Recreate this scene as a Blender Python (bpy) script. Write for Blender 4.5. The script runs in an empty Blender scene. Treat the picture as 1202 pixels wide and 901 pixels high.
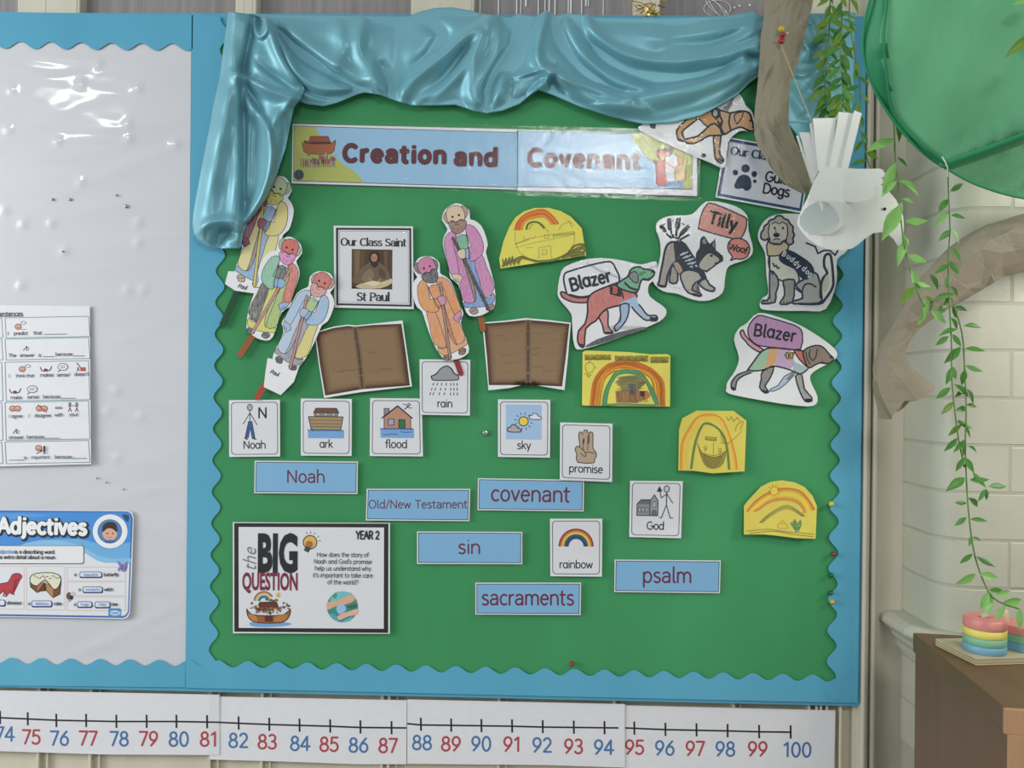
import bpy, bmesh, math, random
import numpy as np
from mathutils import Vector, Matrix
random.seed(7)
SC = bpy.context.scene
COL = SC.collection
PI = math.pi
# ---------------------------------------------------------------- camera
FPX = 904.0                      # focal length in pixels of the 1202 x 901 frame
CAMZ, DIST = 1.45, 1.446         # lens height above the floor, distance from the wall
VPX, VPY, ROLL = 619.0, 458.0, math.radians(0.80)
def _cam_rot():
    v = Vector(((VPX-601)/FPX, -(VPY-450.5)/FPX, -1)).normalized()     # world +Y seen from the lens
    up = Vector((math.sin(ROLL), math.cos(ROLL), 0)); up = (up-v*up.dot(v)).normalized()
    x = v.cross(up)
    return Matrix((x, v, up))            # rows: world X, Y, Z written in lens axes -> lens-to-world
ROT = _cam_rot()
CAM = Vector((0, -DIST, CAMZ))
cd = bpy.data.cameras.new('camera'); cam = bpy.data.objects.new('camera', cd); COL.objects.link(cam)
cd.sensor_width = 36; cd.lens = FPX/1202*36; cd.clip_start = .02
cam.matrix_world = Matrix.Translation(CAM) @ ROT.to_4x4()
SC.camera = cam
# ---------------------------------------------------------------- light
SC.view_settings.view_transform = 'Standard'; SC.view_settings.look = 'None'
SC.view_settings.gamma = 1; SC.view_settings.exposure = 0.0
SC.cycles.use_denoising = True; SC.cycles.denoising_prefilter = 'ACCURATE'
SC.cycles.max_bounces = 8; SC.cycles.transparent_max_bounces = 12
w = bpy.data.worlds.new('world'); SC.world = w; w.use_nodes = True
w.node_tree.nodes['Background'].inputs[0].default_value = (.93, .97, 1, 1)
w.node_tree.nodes['Background'].inputs[1].default_value = 0.43
def area(name, loc, aim, sx, sy, power, col=(1, 1, 1)):
    l = bpy.data.lights.new(name, 'AREA'); l.shape = 'RECTANGLE'; l.size = sx; l.size_y = sy; l.energy = power; l.color = col
    o = bpy.data.objects.new(name, l); COL.objects.link(o); o.location = loc
    o.rotation_euler = (Vector(aim)-Vector(loc)).to_track_quat('-Z', 'Y').to_euler()
    return o
area('ceiling_light', (.42, -2.9, 2.75), (.42, -2.9, 0), .6, .9, 50, (1, .98, .95))
area('ceiling_light', (-1.98, -1.95, 2.75), (-1.98, -1.95, 0), .30, .16, 12, (1, .98, .95))
area('window_light', (-3.2, -1.5, 2.0), (0, 0, 1.5), 1.6, 1.5, 62, (.95, .98, 1))
area('pier_glow_helper', (1.25, -.60, 1.80), (1.02, -.15, 1.58), .22, .22, 4.2, (1, .96, .84))  # added lamp outside the frame, brightens the upper bricks of the pier
# ---------------------------------------------------------------- pixel -> point at a distance in front of the wall
def ray(px, py):
    return ROT @ Vector(((px-601)/FPX, -(py-450.5)/FPX, -1))
def W(px, py, d=0.0):
    r = ray(px, py); t = (-d-CAM.y)/r.y
    return CAM + r*t
def WZ(px, py, z):
    r = ray(px, py); return CAM + r*((z-CAM.z)/r.z)
PXM = DIST/FPX                    # metres per pixel at the wall
# ---------------------------------------------------------------- colours and materials
def lin(h):
    if isinstance(h, (tuple, list)): return tuple(h[:3])
    v = [int(h[i:i+2], 16)/255 for i in (0, 2, 4)]
    return tuple(c/12.92 if c <= .04045 else ((c+.055)/1.055)**2.4 for c in v)
class NT:
    def __init__(s, name):
        s.m = bpy.data.materials.new(name); s.m.use_nodes = True; s.n = s.m.node_tree.nodes; s.l = s.m.node_tree.links
        s.b = s.n['Principled BSDF']; s.out = s.n['Material Output']
    def add(s, t, ins=None, **kw):
        n = s.n.new(t)
        for k, v in kw.items(): setattr(n, k, v)
        for k, v in (ins or {}).items():
            if isinstance(v, bpy.types.NodeSocket): s.l.new(v, n.inputs[k])
            else: n.inputs[k].default_value = v
        return n
    def coord(s, scale=(1, 1, 1), rot=(0, 0, 0), kind='Object'):
        t = s.add('ShaderNodeTexCoord'); m = s.add('ShaderNodeMapping', {'Scale': scale, 'Rotation': rot, 'Vector': t.outputs[kind]})
        return m.outputs[0]
    def noise(s, vec, scale, detail=3, rough=.5, dist=0.0):
        return s.add('ShaderNodeTexNoise', {'Vector': vec, 'Scale': scale, 'Detail': detail, 'Roughness': rough, 'Distortion': dist}).outputs['Fac']
    def ramp(s, fac, *stops):
        r = s.add('ShaderNodeValToRGB', {'Fac': fac}); e = r.color_ramp.elements
        while len(e) < len(stops): e.new(.5)
        for i, (p, c) in enumerate(stops): e[i].position = p; e[i].color = (*lin(c), 1) if not isinstance(c, (int, float)) else (c, c, c, 1)
        return r.outputs[0]
    def mix(s, fac, a, b, mode='MIX'):
        n = s.add('ShaderNodeMix', data_type='RGBA', blend_type=mode)
        for k, v in ((0, fac), (6, a), (7, b)):
            if isinstance(v, bpy.types.NodeSocket): s.l.new(v, n.inputs[k])
            elif k == 0: n.inputs[0].default_value = v
            else: n.inputs[k].default_value = (*lin(v), 1) if isinstance(v, str) else (*v[:3], 1)
        return n.outputs[2]
    def bump(s, h, strength=.3, dist=.002, normal=None):
        n = s.add('ShaderNodeBump', {'Height': h, 'Strength': strength, 'Distance': dist})
        if normal: s.l.new(normal, n.inputs['Normal'])
        return n.outputs[0]
    def set(s, **kw):
        for k, v in kw.items():
            k = k.replace('_', ' ')
            if isinstance(v, bpy.types.NodeSocket): s.l.new(v, s.b.inputs[k])
            elif isinstance(v, str): s.b.inputs[k].default_value = (*lin(v), 1)
            elif isinstance(v, tuple): s.b.inputs[k].default_value = (*v[:3], 1)
            else: s.b.inputs[k].default_value = v
        return s.m
def simple(name, col, rough=.6, var=.08, scale=30, bump=.0, bscale=200, spec=.3, stretch=(1, 1, 1), **kw):
    t = NT(name); v = t.coord(stretch); n = t.noise(v, scale, 4)
    c = lin(col); dk = tuple(x*(1-var) for x in c); lt = tuple(min(1, x*(1+var)) for x in c)
    base = t.mix(t.ramp(n, (.3, 0.0), (.7, 1.0)), dk, lt)
    t.set(Base_Color=base, Roughness=rough, Specular_IOR_Level=spec, **kw)
    if bump: t.set(Normal=t.bump(t.noise(v, bscale, 3), bump, .001))
    return t.m
M = {}
def mat_print(name, rough=.55, coat=0.0):
    t = NT(name); a = t.add('ShaderNodeVertexColor', layer_name='Col')
    v = t.coord((1, 1, .10), (0, .45, 0)); n = t.noise(v, 760, 2, .7)
    n2 = t.noise(t.coord((.3, 1, 1), (0, .3, 0)), 600, 2, .6)
    f = t.add('ShaderNodeMath', {0: t.ramp(n, (.36, 0.1), (.60, 1.0)), 1: t.ramp(n2, (.35, .5), (.65, 1.0))}, operation='MULTIPLY')
    inv = t.add('ShaderNodeMath', {0: 1.0, 1: a.outputs['Alpha']}, operation='SUBTRACT')
    k = t.add('ShaderNodeMath', {0: f.outputs[0], 1: inv.outputs[0]}, operation='MULTIPLY')
    t.set(Base_Color=t.mix(k.outputs[0], a.outputs['Color'], (.62, .62, .60)), Roughness=rough, Specular_IOR_Level=.3, Coat_Weight=coat, Coat_Roughness=.15)
    return t.m
M['print'] = mat_print('printed_ink', .5)
M['white'] = simple('white_card', 'e4e5ea', .5, .02, 60, .05, 900)
M['sheet'] = simple('cut_white_paper', 'e6e7ea', .6, .02, 60, .06, 700)
M['yellow'] = simple('yellow_paper', 'e4da64', .6, .05, 25, .06, 700)
M['yellow2'] = simple('golden_paper', 'dacb5c', .6, .05, 25, .06, 700)
def mat_film():
    t = NT('laminating_film'); v = t.coord()
    n1 = t.noise(v, 55, 3, .55, .6); n2 = t.noise(t.coord((1, 1, .5)), 330, 2, .6, .4)
    b = t.bump(n2, .30, .0012, t.bump(n1, .13, .006))
    fr = t.add('ShaderNodeFresnel', {'IOR': 1.5, 'Normal': b})
    g = t.add('ShaderNodeBsdfGlossy', {'Roughness': .06, 'Color': (1, 1, 1, 1), 'Normal': b})
    tr = t.add('ShaderNodeBsdfTransparent', {'Color': (.985, .99, .985, 1)})
    ge = t.add('ShaderNodeNewGeometry'); inv = t.add('ShaderNodeMath', {0: 1.0, 1: ge.outputs['Backfacing']}, operation='SUBTRACT')
    fc = t.add('ShaderNodeMath', {0: fr.outputs[0], 1: inv.outputs[0]}, operation='MULTIPLY')   # a thin film has no inner total reflection
    mx = t.add('ShaderNodeMixShader', {0: fc.outputs[0], 1: tr.outputs[0], 2: g.outputs[0]})
    t.l.new(mx.outputs[0], t.out.inputs[0]); return t.m
M['film'] = mat_film()
def mat_satin():
    t = NT('blue_satin'); v = t.coord(); n = t.noise(v, 9, 3)
    base = t.mix(n, '62a3b3', '7cb6c2')
    weave = t.noise(t.coord((1, 1, 3)), 900, 2)
    return t.set(Base_Color=base, Metallic=.24, Roughness=.42, Specular_IOR_Level=.6, Anisotropic=.3, Sheen_Weight=.3, Sheen_Roughness=.4, Normal=t.bump(weave, .04, .0005))
M['satin'] = mat_satin()
def mat_board(name, a, b, rough=.75, spec=.25):
    t = NT(name); v = t.coord((1, 1, .35)); n = t.noise(v, 3.2, 4, .55); f = t.noise(t.coord(), 900, 2)
    return t.set(Base_Color=t.mix(t.ramp(n, (.3, 0.0), (.72, 1.0)), a, b), Roughness=rough, Specular_IOR_Level=spec,
                 Normal=t.bump(f, .08, .0004, t.bump(t.noise(t.coord(), 7, 3), .25, .008)))
M['green'] = mat_board('green_backing_paper', '3a8a57', '469a64')
M['blue'] = mat_board('blue_border_paper', '54a1bf', '60adca')
def mat_cling():
    t = NT('grey_sheet_under_clear_plastic'); n = t.noise(t.coord((.5, 1, 1.6)), 6, 4, .5, .8)
    return t.set(Base_Color=t.mix(n, 'c6c9ce', 'd2d4d9'), Roughness=.4, Coat_Weight=.45, Coat_Roughness=.08,
                 Coat_Normal=t.bump(t.noise(t.coord((.45, 1, 1.8), (0, .25, 0)), 7, 2, .4, .6), .14, .02), Normal=t.bump(n, .1, .01))
M['cling'] = mat_cling()
def mat_kraft():
    t = NT('brown_kraft_paper'); n = t.noise(t.coord(), 8, 4); f = t.noise(t.coord((1, 1, .3)), 260, 3)
    vo = t.add('ShaderNodeTexVoronoi', {'Vector': t.coord(), 'Scale': 26.0}, feature='DISTANCE_TO_EDGE')
    return t.set(Base_Color=t.mix(n, '857e6d', '98907e'), Roughness=.75, Specular_IOR_Level=.2,
                 Normal=t.bump(f, .1, .001, t.bump(t.ramp(vo.outputs['Distance'], (0, 0.0), (.06, 1.0)), .18, .002)))
M['kraft'] = mat_kraft()
def mat_canopy():
    t = NT('green_nylon'); v = t.coord(); n = t.noise(v, 5, 4, .55, .8)
    w2 = t.noise(t.coord((1, 1, .25), (0, .5, 0)), 22, 3)
    base = t.mix(n, '6cc08f', '82cea0'); nm = t.bump(w2, .45, .008)
    t.set(Base_Color=base, Roughness=.6, Specular_IOR_Level=.25, Sheen_Weight=.1, Normal=nm)
    tl = t.add('ShaderNodeBsdfTranslucent', {'Color': base, 'Normal': nm})
    mx = t.add('ShaderNodeMixShader', {0: .38, 1: t.b.outputs[0], 2: tl.outputs[0]}); t.l.new(mx.outputs[0], t.out.inputs[0]); return t.m
M['canopy'] = mat_canopy()
M['hem'] = simple('green_nylon_hem', '2f8a5e', .5, .1, 12, .1, 90)
M['cream'] = simple('cream_gloss_paint', 'd2ccb8', .35, .06, 6, .08, 40, .5, (3, 1, .4))
M['trimpaint'] = simple('stone_gloss_paint', 'c6c1b0', .35, .08, 6, .12, 60, .5, (3, 1, .4))
M['brick'] = simple('painted_brick', 'b6b7a6', .42, .06, 9, .5, 45, .5)
M['mortar'] = simple('painted_mortar', 'a9aa99', .5, .06, 20, .4, 60, .4)
M['wood'] = simple('beech_front', 'b08a68', .45, .1, 5, .05, 80, .4, (8, 8, .6))
M['veneer'] = simple('brown_veneer', '6a5239', .45, .1, 6, .05, 60, .45, (6, .6, .6))
M['veneer_side'] = simple('brown_side_veneer', '6c5340', .5, .08, 6, .05, 60, .4, (5, 5, .5))
M['ply'] = simple('pale_plywood', 'bdb495', .5, .08, 8, .05, 60, .4, (1, 5, 1))
M['peg'] = simple('peg_wood', 'c9b998', .5, .06, 20)
M['leaf'] = None
def mat_leaf(name, a, b):
    t = NT(name); n = t.noise(t.coord((1, 1, 1)), 3, 3); base = t.mix(n, a, b)
    t.set(Base_Color=base, Roughness=.4, Specular_IOR_Level=.4)
    tl = t.add('ShaderNodeBsdfTranslucent', {'Color': base})
    mx = t.add('ShaderNodeMixShader', {0: .25, 1: t.b.outputs[0], 2: tl.outputs[0]}); t.l.new(mx.outputs[0], t.out.inputs[0]); return t.m
M['leaf'] = [mat_leaf('leaf_green', '4b8738', '5f9a45'), mat_leaf('leaf_light', '7cb95c', '94cb74'), mat_leaf('leaf_dark', '3c6f30', '4f8439'), mat_leaf('leaf_olive', '5f8a2c', '7c9c35')]
M['stem'] = simple('vine_stem', '5f8040', .5)
M['gold'] = simple('gold_foil', 'c9a83c', .25, .2, 60, 0, 1, .5, Metallic=.8)
M['string'] = simple('string', 'b8ad84', .8)
M['dovepaper'] = simple('dove_paper', 'f7f7f5', .6, .02, 20, .04, 300)
M['doveshade'] = simple('dove_paper_painted_shade', 'd6dedc', .6, .02, 20, .04, 300)  # same white paper, greyed: the shade inside the roll is in the colour
M['frost'] = None
def mat_frost():
    t = NT('obscure_glass'); a = t.noise(t.coord((1, 1, .04)), 60, 4, .6); b = t.noise(t.coord((1, 1, .5)), 7, 3)
    base = t.mix(t.ramp(a, (.35, 0.0), (.75, 1.0)), t.mix(b, '77716c', '8d8b90'), 'a09a97')
    return t.set(Base_Color=base, Roughness=.28, Specular_IOR_Level=.5, Coat_Weight=.3, Normal=t.bump(a, .3, .003))
M['frost'] = mat_frost()
M['streak'] = simple('white_streak', 'e4e6ea', .3)
M['floor'] = simple('grey_vinyl_floor', '8f8a84', .5, .05, 3)
M['dark'] = simple('painted_interior_shade', '2a1612', .6)  # bookcase back panel: the shade between the shelves is put into its colour
M['black'] = simple('black_ink', '1d1c20', .5)
def plast(name, col): return simple(name, col, .25, .02, 20, 0, 1, .5)
# ---------------------------------------------------------------- object helpers
def tag(o, label=None, cat=None, group=None, kind=None):
    for k, v in (('label', label), ('category', cat), ('group', group), ('kind', kind)):
        if v: o[k] = v
    return o
def empty(name, loc, label=None, cat=None, group=None, kind=None):
    o = bpy.data.objects.new(name, None); COL.objects.link(o); o.location = loc; o.empty_display_size = .02
    return tag(o, label, cat, group, kind)
def origin_of(p):
    return p.get('_o') and Vector(p['_o']) or Vector((0, 0, 0))
ORG = {}
def mesh_obj(name, verts, faces, mat, parent=None, smooth=False, origin=None, cols=None):
    """verts in world coordinates"""
    o_ = Vector(origin) if origin is not None else (ORG[parent.name] if parent else sum((Vector(v) for v in verts), Vector())/max(1, len(verts)))
    me = bpy.data.meshes.new(name); me.from_pydata([tuple(Vector(v)-o_) for v in verts], [], faces)
    mats = mat if isinstance(mat, list) else [mat]
    for m in mats: me.materials.append(m)
    if smooth: me.shade_smooth()
    if smooth == 'angle': me.set_sharp_from_angle(angle=.5)
    ob = bpy.data.objects.new(name, me); COL.objects.link(ob)
    if parent:
        ob.parent = parent; ob.location = o_-ORG[parent.name]
    else: ob.location = o_
    ORG[ob.name] = o_.copy()
    return ob
def thing(name, loc, label, cat, group=None, kind=None):
    o = empty(name, loc, label, cat, group, kind); ORG[o.name] = Vector(loc); return o
class MB:
    def __init__(s): s.v = []; s.f = []; s.mi = []
    def put(s, vs, fs, mi=0):
        n = len(s.v); s.v += [Vector(v) for v in vs]; s.f += [tuple(i+n for i in f) for f in fs]; s.mi += [mi]*len(fs)
    def box(s, x0, x1, y0, y1, z0, z1, mi=0, bev=0.0):
        if bev <= 0:
            s.put([(x, y, z) for x in (x0, x1) for y in (y0, y1) for z in (z0, z1)],
                  [(0, 1, 3, 2), (4, 6, 7, 5), (0, 4, 5, 1), (2, 3, 7, 6), (0, 2, 6, 4), (1, 5, 7, 3)], mi); return
        b = bev; bm = bmesh.new(); bmesh.ops.create_cube(bm, size=1)
        for v in bm.verts: v.co = Vector(((x0+x1)/2+v.co.x*(x1-x0), (y0+y1)/2+v.co.y*(y1-y0), (z0+z1)/2+v.co.z*(z1-z0)))
        bmesh.ops.bevel(bm, geom=bm.edges[:], offset=b, segments=2, affect='EDGES', profile=.5)
        s.bm(bm, mi)
    def bm(s, bm, mi=0):
        bm.verts.index_update(); s.put([v.co.copy() for v in bm.verts], [[v.index for v in f.verts] for f in bm.faces], mi); bm.free()
    def tube(s, pts, r, n=6, cap=True, mi=0):
        pts = [Vector(p) for p in pts]; rs = r if isinstance(r, list) else [r]*len(pts); vs = []; fs = []
        for i, p in enumerate(pts):
            t = (pts[min(i+1, len(pts)-1)]-pts[max(i-1, 0)]).normalized()
            a = t.cross(Vector((0, 1, 0)) if abs(t.y) < .9 else Vector((1, 0, 0))).normalized(); b = t.cross(a)
            vs += [p+(a*math.cos(k*2*PI/n)+b*math.sin(k*2*PI/n))*rs[i] for k in range(n)]
        for i in range(len(pts)-1):
            for k in range(n): fs.append((i*n+k, i*n+(k+1) % n, (i+1)*n+(k+1) % n, (i+1)*n+k))
        if cap: fs += [tuple(range(n))[::-1], tuple((len(pts)-1)*n+k for k in range(n))]
        s.put(vs, fs, mi)
    def lathe(s, prof, c, n=24, axis='z', mi=0):
        vs = []; fs = []; m = len(prof)
        for k in range(n):
            a = 2*PI*k/n
            for r, h in prof:
                vs.append(Vector(c)+(Vector((r*math.cos(a), r*math.sin(a), h)) if axis == 'z' else Vector((r*math.cos(a), -h, r*math.sin(a)))))
        for k in range(n):
            for j in range(m-1): fs.append((k*m+j, ((k+1) % n)*m+j, ((k+1) % n)*m+j+1, k*m+j+1))
        s.put(vs, fs, mi)
    def build(s, name, mat, parent=None, smooth=False, origin=None):
        o = mesh_obj(name, s.v, s.f, mat, parent, smooth, origin)
        if any(s.mi): o.data.polygons.foreach_set('material_index', s.mi)
        return o
# ---------------------------------------------------------------- 2D helpers (photo pixels, mapped on to real planes)
def cr(pts, n=5, closed=True):
    """Catmull-Rom smoothing"""
    P = [np.array(p, float) for p in pts]; L = len(P); out = []
    rng = range(L) if closed else range(L-1)
    for i in rng:
        if closed: a, b, c, d = P[i-1], P[i], P[(i+1) % L], P[(i+2) % L]
        else: a, b, c, d = P[max(i-1, 0)], P[i], P[i+1], P[min(i+2, L-1)]
        for k in range(n):
            t = k/n
            out.append(tuple(.5*((2*b)+(-a+c)*t+(2*a-5*b+4*c-d)*t*t+(-a+3*b-3*c+d)*t**3)))
    if not closed: out.append(tuple(P[-1]))
    return out
def arc(cx, cy, rx, ry, a0, a1, n=12):
    return [(cx+rx*math.cos(math.radians(a0+(a1-a0)*k/n)), cy+ry*math.sin(math.radians(a0+(a1-a0)*k/n))) for k in range(n+1)]
def rrect(x0, y0, x1, y1, r, n=4):
    p = []
    for cx, cy, a in ((x1-r, y0+r, -90), (x1-r, y1-r, 0), (x0+r, y1-r, 90), (x0+r, y0+r, 180)): p += arc(cx, cy, r, r, a, a+90, n)
    return p
def quadmap(q):
    """unit square -> quad TL,TR,BR,BL (bilinear)"""
    a, b, c, d = [np.array(p, float) for p in q]
    return lambda u, v: tuple((a*(1-u)+b*u)*(1-v)+(d*(1-u)+c*u)*v)
STEP = 6e-6
class Canvas:
    """flat print drawn in photo pixels; each shape sits 9 microns above the one before"""
    def __init__(s, card=None, d=0.0, warp=None):
        s.items = []; s.gids = []; s.card = card; s.d = d if card is None else card.d; s.warp = warp if card is None else card.warp
        s.T = lambda x, y: (x, y); s.k = 1.0; s._layer = 0
    @property
    def layer(s): return s.card.layer if s.card else s._layer
    def mark(s): s.gid = getattr(s, 'gid', 0)+(0 if getattr(s, 'hold', False) else 1)
    def nxt(s):
        while len(s.gids) < len(s.items): s.gids.append(getattr(s, 'gid', 0))
        if s.card: s.card.layer += 1
        else: s._layer += 1
    def zoom(s, ox, oy, k):
        s.T = lambda x, y: (ox+x/k, oy+y/k); s.k = 1/k; return s
    def local(s, ox, oy, ang=0, k=1.0, mirror=False):
        c, n = math.cos(math.radians(ang)), math.sin(math.radians(ang)); m = -1 if mirror else 1
        s.T = lambda x, y: (ox+k*(m*x*c-y*n), oy+k*(m*x*n+y*c)); s.k = k; return s
    def free(s, f, k): s.T = f; s.k = k; return s
    def reset(s): s.T = lambda x, y: (x, y); s.k = 1.0; return s
    def poly(s, pts, col, pencil=0.0, sm=0):
        if sm: pts = cr(pts, sm)
        q = [s.T(*p) for p in pts]
        s.items.append(([(x, y, s.layer) for x, y in q], [tuple(range(len(q)))], lin(col), 1-pencil)); s.nxt()
    def tri(s, pts, faces, col, pencil=0.0):
        s.items.append(([(*s.T(x, y), s.layer) for x, y in pts], faces, lin(col), 1-pencil)); s.nxt()
    def stroke(s, pts, w, col, closed=False, sm=0, nib=None, pencil=0.0, cap=True):
        if sm: pts = cr(pts, sm, closed)
        if nib is None and len(pts) > 2:                 # split at sharp corners so that both limbs keep their width
            P_ = list(pts); m_ = len(P_)
            if closed and math.hypot(P_[0][0]-P_[-1][0], P_[0][1]-P_[-1][1]) < 1e-6: P_.pop(); m_ -= 1
            def sharp(i):
                a_, b_, c_ = P_[i-1], P_[i], P_[(i+1) % m_]; u1 = (b_[0]-a_[0], b_[1]-a_[1]); u2 = (c_[0]-b_[0], c_[1]-b_[1])
                l_ = math.hypot(*u1)*math.hypot(*u2)
                return l_ > 1e-9 and (u1[0]*u2[0]+u1[1]*u2[1])/l_ < .45
            sh = [i for i in (range(m_) if closed else range(1, m_-1)) if sharp(i)]
            if sh and len(sh) < 14:
                if closed: P_ = P_[sh[0]:]+P_[:sh[0]+1]; sh = [i-sh[0] for i in sh[1:]]
                cuts = [0]+sh+[len(P_)-1]
                for a_, b_ in zip(cuts[:-1], cuts[1:]): s.stroke(P_[a_:b_+1], w, col, pencil=pencil, cap=cap, nib=-1)
                return
        if nib == -1: nib = None
        q = [np.array(s.T(*p)) for p in pts]
        q = [p for i, p in enumerate(q) if i == 0 or np.linalg.norm(p-q[i-1]) > 1e-6]
        if closed and len(q) > 2 and np.linalg.norm(q[0]-q[-1]) < 1e-6: q.pop()
        n = len(q)
        if n < 2: return
        w = w*s.k*getattr(s, 'wk', 1.0)
        ws = w if nib is None else None
        L = []; R = []; idx = list(range(n))
        for i in idx:
            if closed: a, b = q[i]-q[i-1], q[(i+1) % n]-q[i]
            else: a = q[i]-q[i-1] if i else q[1]-q[0]; b = q[i+1]-q[i] if i < n-1 else q[i]-q[i-1]
            a = a/np.linalg.norm(a); b = b/np.linalg.norm(b); t = a+b; tn = np.linalg.norm(t)
            if tn < .3: t = a; tn = 1.0
            t = t/tn; nr = np.array([-t[1], t[0]]); na = np.array([-a[1], a[0]])
            ms = 1/max(.6, float(nr@na)); hw = w/2*ms
            if nib: hw = w/2*(nib+(1-nib)*abs(t[1]))
            if not closed and cap and i == 0: q0 = q[0]-a*w*.35; L.append(q0+nr*hw*.6); R.append(q0-nr*hw*.6)
            L.append(q[i]+nr*hw); R.append(q[i]-nr*hw)
            if not closed and cap and i == n-1: q1 = q[i]+b*w*.35; L.append(q1+nr*hw*.6); R.append(q1-nr*hw*.6)
        m = len(L); vs = []
        for i in range(m): f = i/m*.8; vs += [(*L[i], s.layer+f), (*R[i], s.layer+f)]
        fs = [(2*i, 2*i+1, 2*i+3, 2*i+2) for i in range(m-1)]
        if closed: fs.append((2*m-2, 2*m-1, 1, 0))
        s.items.append((vs, fs, lin(col), 1-pencil)); s.nxt()
    def shape(s, pts, fill, line='26242a', w=8, sm=3, pencil=0.0):
        if fill: s.poly(pts, fill, pencil, sm)
        if line: s.stroke(pts, w, line, True, sm)
    def ell(s, cx, cy, rx, ry, fill, line=None, w=6, n=18, pencil=0.0, rot=0):
        c, r = math.cos(rot), math.sin(rot)
        p = [(cx+(x*c-y*r), cy+(x*r+y*c)) for x, y in arc(0, 0, rx, ry, 0, 360, n)[:-1]]
        if fill: s.poly(p, fill, pencil)
        if line: s.stroke(p, w, line, True)
    def band(s, cx, cy, r0, r1, a0, a1, col, ky=1.0, n=20, pencil=0.0):
        p = arc(cx, cy, r1, r1*ky, a0, a1, n)+arc(cx, cy, r0, r0*ky, a1, a0, n); s.poly(p, col, pencil)
    def scribble(s, cx, cy, w, h, n, col, lw=3, ang=-60, seed=1):
        r = random.Random(seed); p = []
        for i in range(n): p.append((cx-w/2+w*i/n+r.uniform(-1, 1), cy+(h/2 if i % 2 else -h/2)*r.uniform(.7, 1)))
        s.stroke(p, lw, col)
    def build(s, name, parent, mat=None):
        if name in ('lettering', 'numeral') and len(set(s.gids)) > 1:
            al = s.items; out = None
            for g in sorted(set(s.gids)):
                s.items = [a for a, b in zip(al, s.gids) if b == g]; out = s._build(name, parent, mat)
            return out
        return s._build(name, parent, mat)
    def _build(s, name, parent, mat=None):
        bm = bmesh.new(); cl = bm.loops.layers.float_color.new('Col')
        for vs, fs, c, a in s.items:
            bv = [bm.verts.new(v) for v in vs]
            for f in fs:
                try: fc = bm.faces.new([bv[i] for i in f])
                except ValueError: continue
                for l in fc.loops: l[cl] = (*c, a)
        cut(bm, s.warp)
        for f in bm.faces: f.normal_update()
        for v in bm.verts:
            v.co = W(v.co.x, v.co.y, s.d+.00012+v.co.z*STEP+wdep(s.warp, v.co.x, v.co.y))
        bmesh.ops.triangulate(bm, faces=[f for f in bm.faces if len(f.verts) > 4])
        o = ORG[parent.name]
        for v in bm.verts: v.co -= o
        me = bpy.data.meshes.new(name)
        flip = [f for f in bm.faces if f.normal.y > 0]
        bm.normal_update(); flip = [f for f in bm.faces if f.normal.y > 0]
        bmesh.ops.reverse_faces(bm, faces=flip)
        bm.to_mesh(me); bm.free(); me.materials.append(mat or M['print'])
        ob = bpy.data.objects.new(name, me); COL.objects.link(ob); ob.parent = parent; ORG[ob.name] = o
        return ob
def cut(bm, warp):
    if not warp: return
    (ux, uy), kn = warp
    for t, _ in kn[1:-1]:
        bmesh.ops.bisect_plane(bm, geom=bm.verts[:]+bm.edges[:]+bm.faces[:], plane_co=(ux*t, uy*t, 0), plane_no=(ux, uy, 0))
def wdep(warp, x, y):
    if not warp: return 0.0
    (ux, uy), kn = warp
    return float(np.interp(ux*x+uy*y, [k[0] for k in kn], [k[1] for k in kn]))
def mkwarp(pts, ang=90, amp=.003, lift=.0, n=6, seed=0):
    """gentle curl of a sheet: piecewise linear along one direction"""
    r = random.Random(seed); u = (math.cos(math.radians(ang)), math.sin(math.radians(ang)))
    t = [u[0]*x+u[1]*y for x, y in pts]; a, b = min(t)-1, max(t)+1; ph = r.uniform(0, 6)
    return (u, [(a+(b-a)*i/n, lift*(i/n)**2+amp*(.5+.5*math.sin(ph+i*2*PI/n*r.uniform(.6, 1.0)))) for i in range(n+1)])
class Card:
    pass
def card(name, label, cat, pts, d, mat, group=None, warp=None, thick=.0005, film=None, extra=None):
    c = Card(); c.d = d; c.warp = warp; c.layer = 0; c.pts = pts
    polys = [pts]+(extra or [])
    allp = [p for q in polys for p in q]
    bm = bmesh.new()
    for k, q in enumerate(polys):
        bm.faces.new([bm.verts.new((x, y, -k*.00003)) for x, y in q])
    cut(bm, warp)
    for f in bm.faces: f.normal_update()
    r = bmesh.ops.extrude_face_region(bm, geom=bm.faces[:]); back = {v for v in r['geom'] if isinstance(v, bmesh.types.BMVert)}
    for v in bm.verts:
        b = v in back; v.co = W(v.co.x, v.co.y, d+v.co.z+wdep(warp, v.co.x, v.co.y)-(thick if b else 0))
    bmesh.ops.recalc_face_normals(bm, faces=bm.faces[:])
    bmesh.ops.triangulate(bm, faces=[f for f in bm.faces if len(f.verts) > 4])
    o = sum((v.co for v in bm.verts), Vector())/len(bm.verts)
    for v in bm.verts: v.co -= o
    me = bpy.data.meshes.new(name); bm.to_mesh(me); bm.free(); me.materials.append(mat)
    ob = bpy.data.objects.new(name, me); COL.objects.link(ob); ob.location = o; ORG[ob.name] = o.copy()
    tag(ob, label, cat, group); c.ob = ob
    if film:
        bm = bmesh.new(); bm.faces.new([bm.verts.new((x, y, 0)) for x, y in film]); cut(bm, warp)
        for v in bm.verts: v.co = W(v.co.x, v.co.y, d+.0030+wdep(warp, v.co.x, v.co.y))-o
        bm.normal_update()
        for f in bm.faces:
            if f.normal.y > 0: f.normal_flip()
        me = bpy.data.meshes.new('laminate_film'); bm.to_mesh(me); bm.free(); me.materials.append(M['film'])
        fo = bpy.data.objects.new('laminate_film', me); COL.objects.link(fo); fo.parent = ob; fo['label'] = 'clear shiny laminate'
    return c
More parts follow.
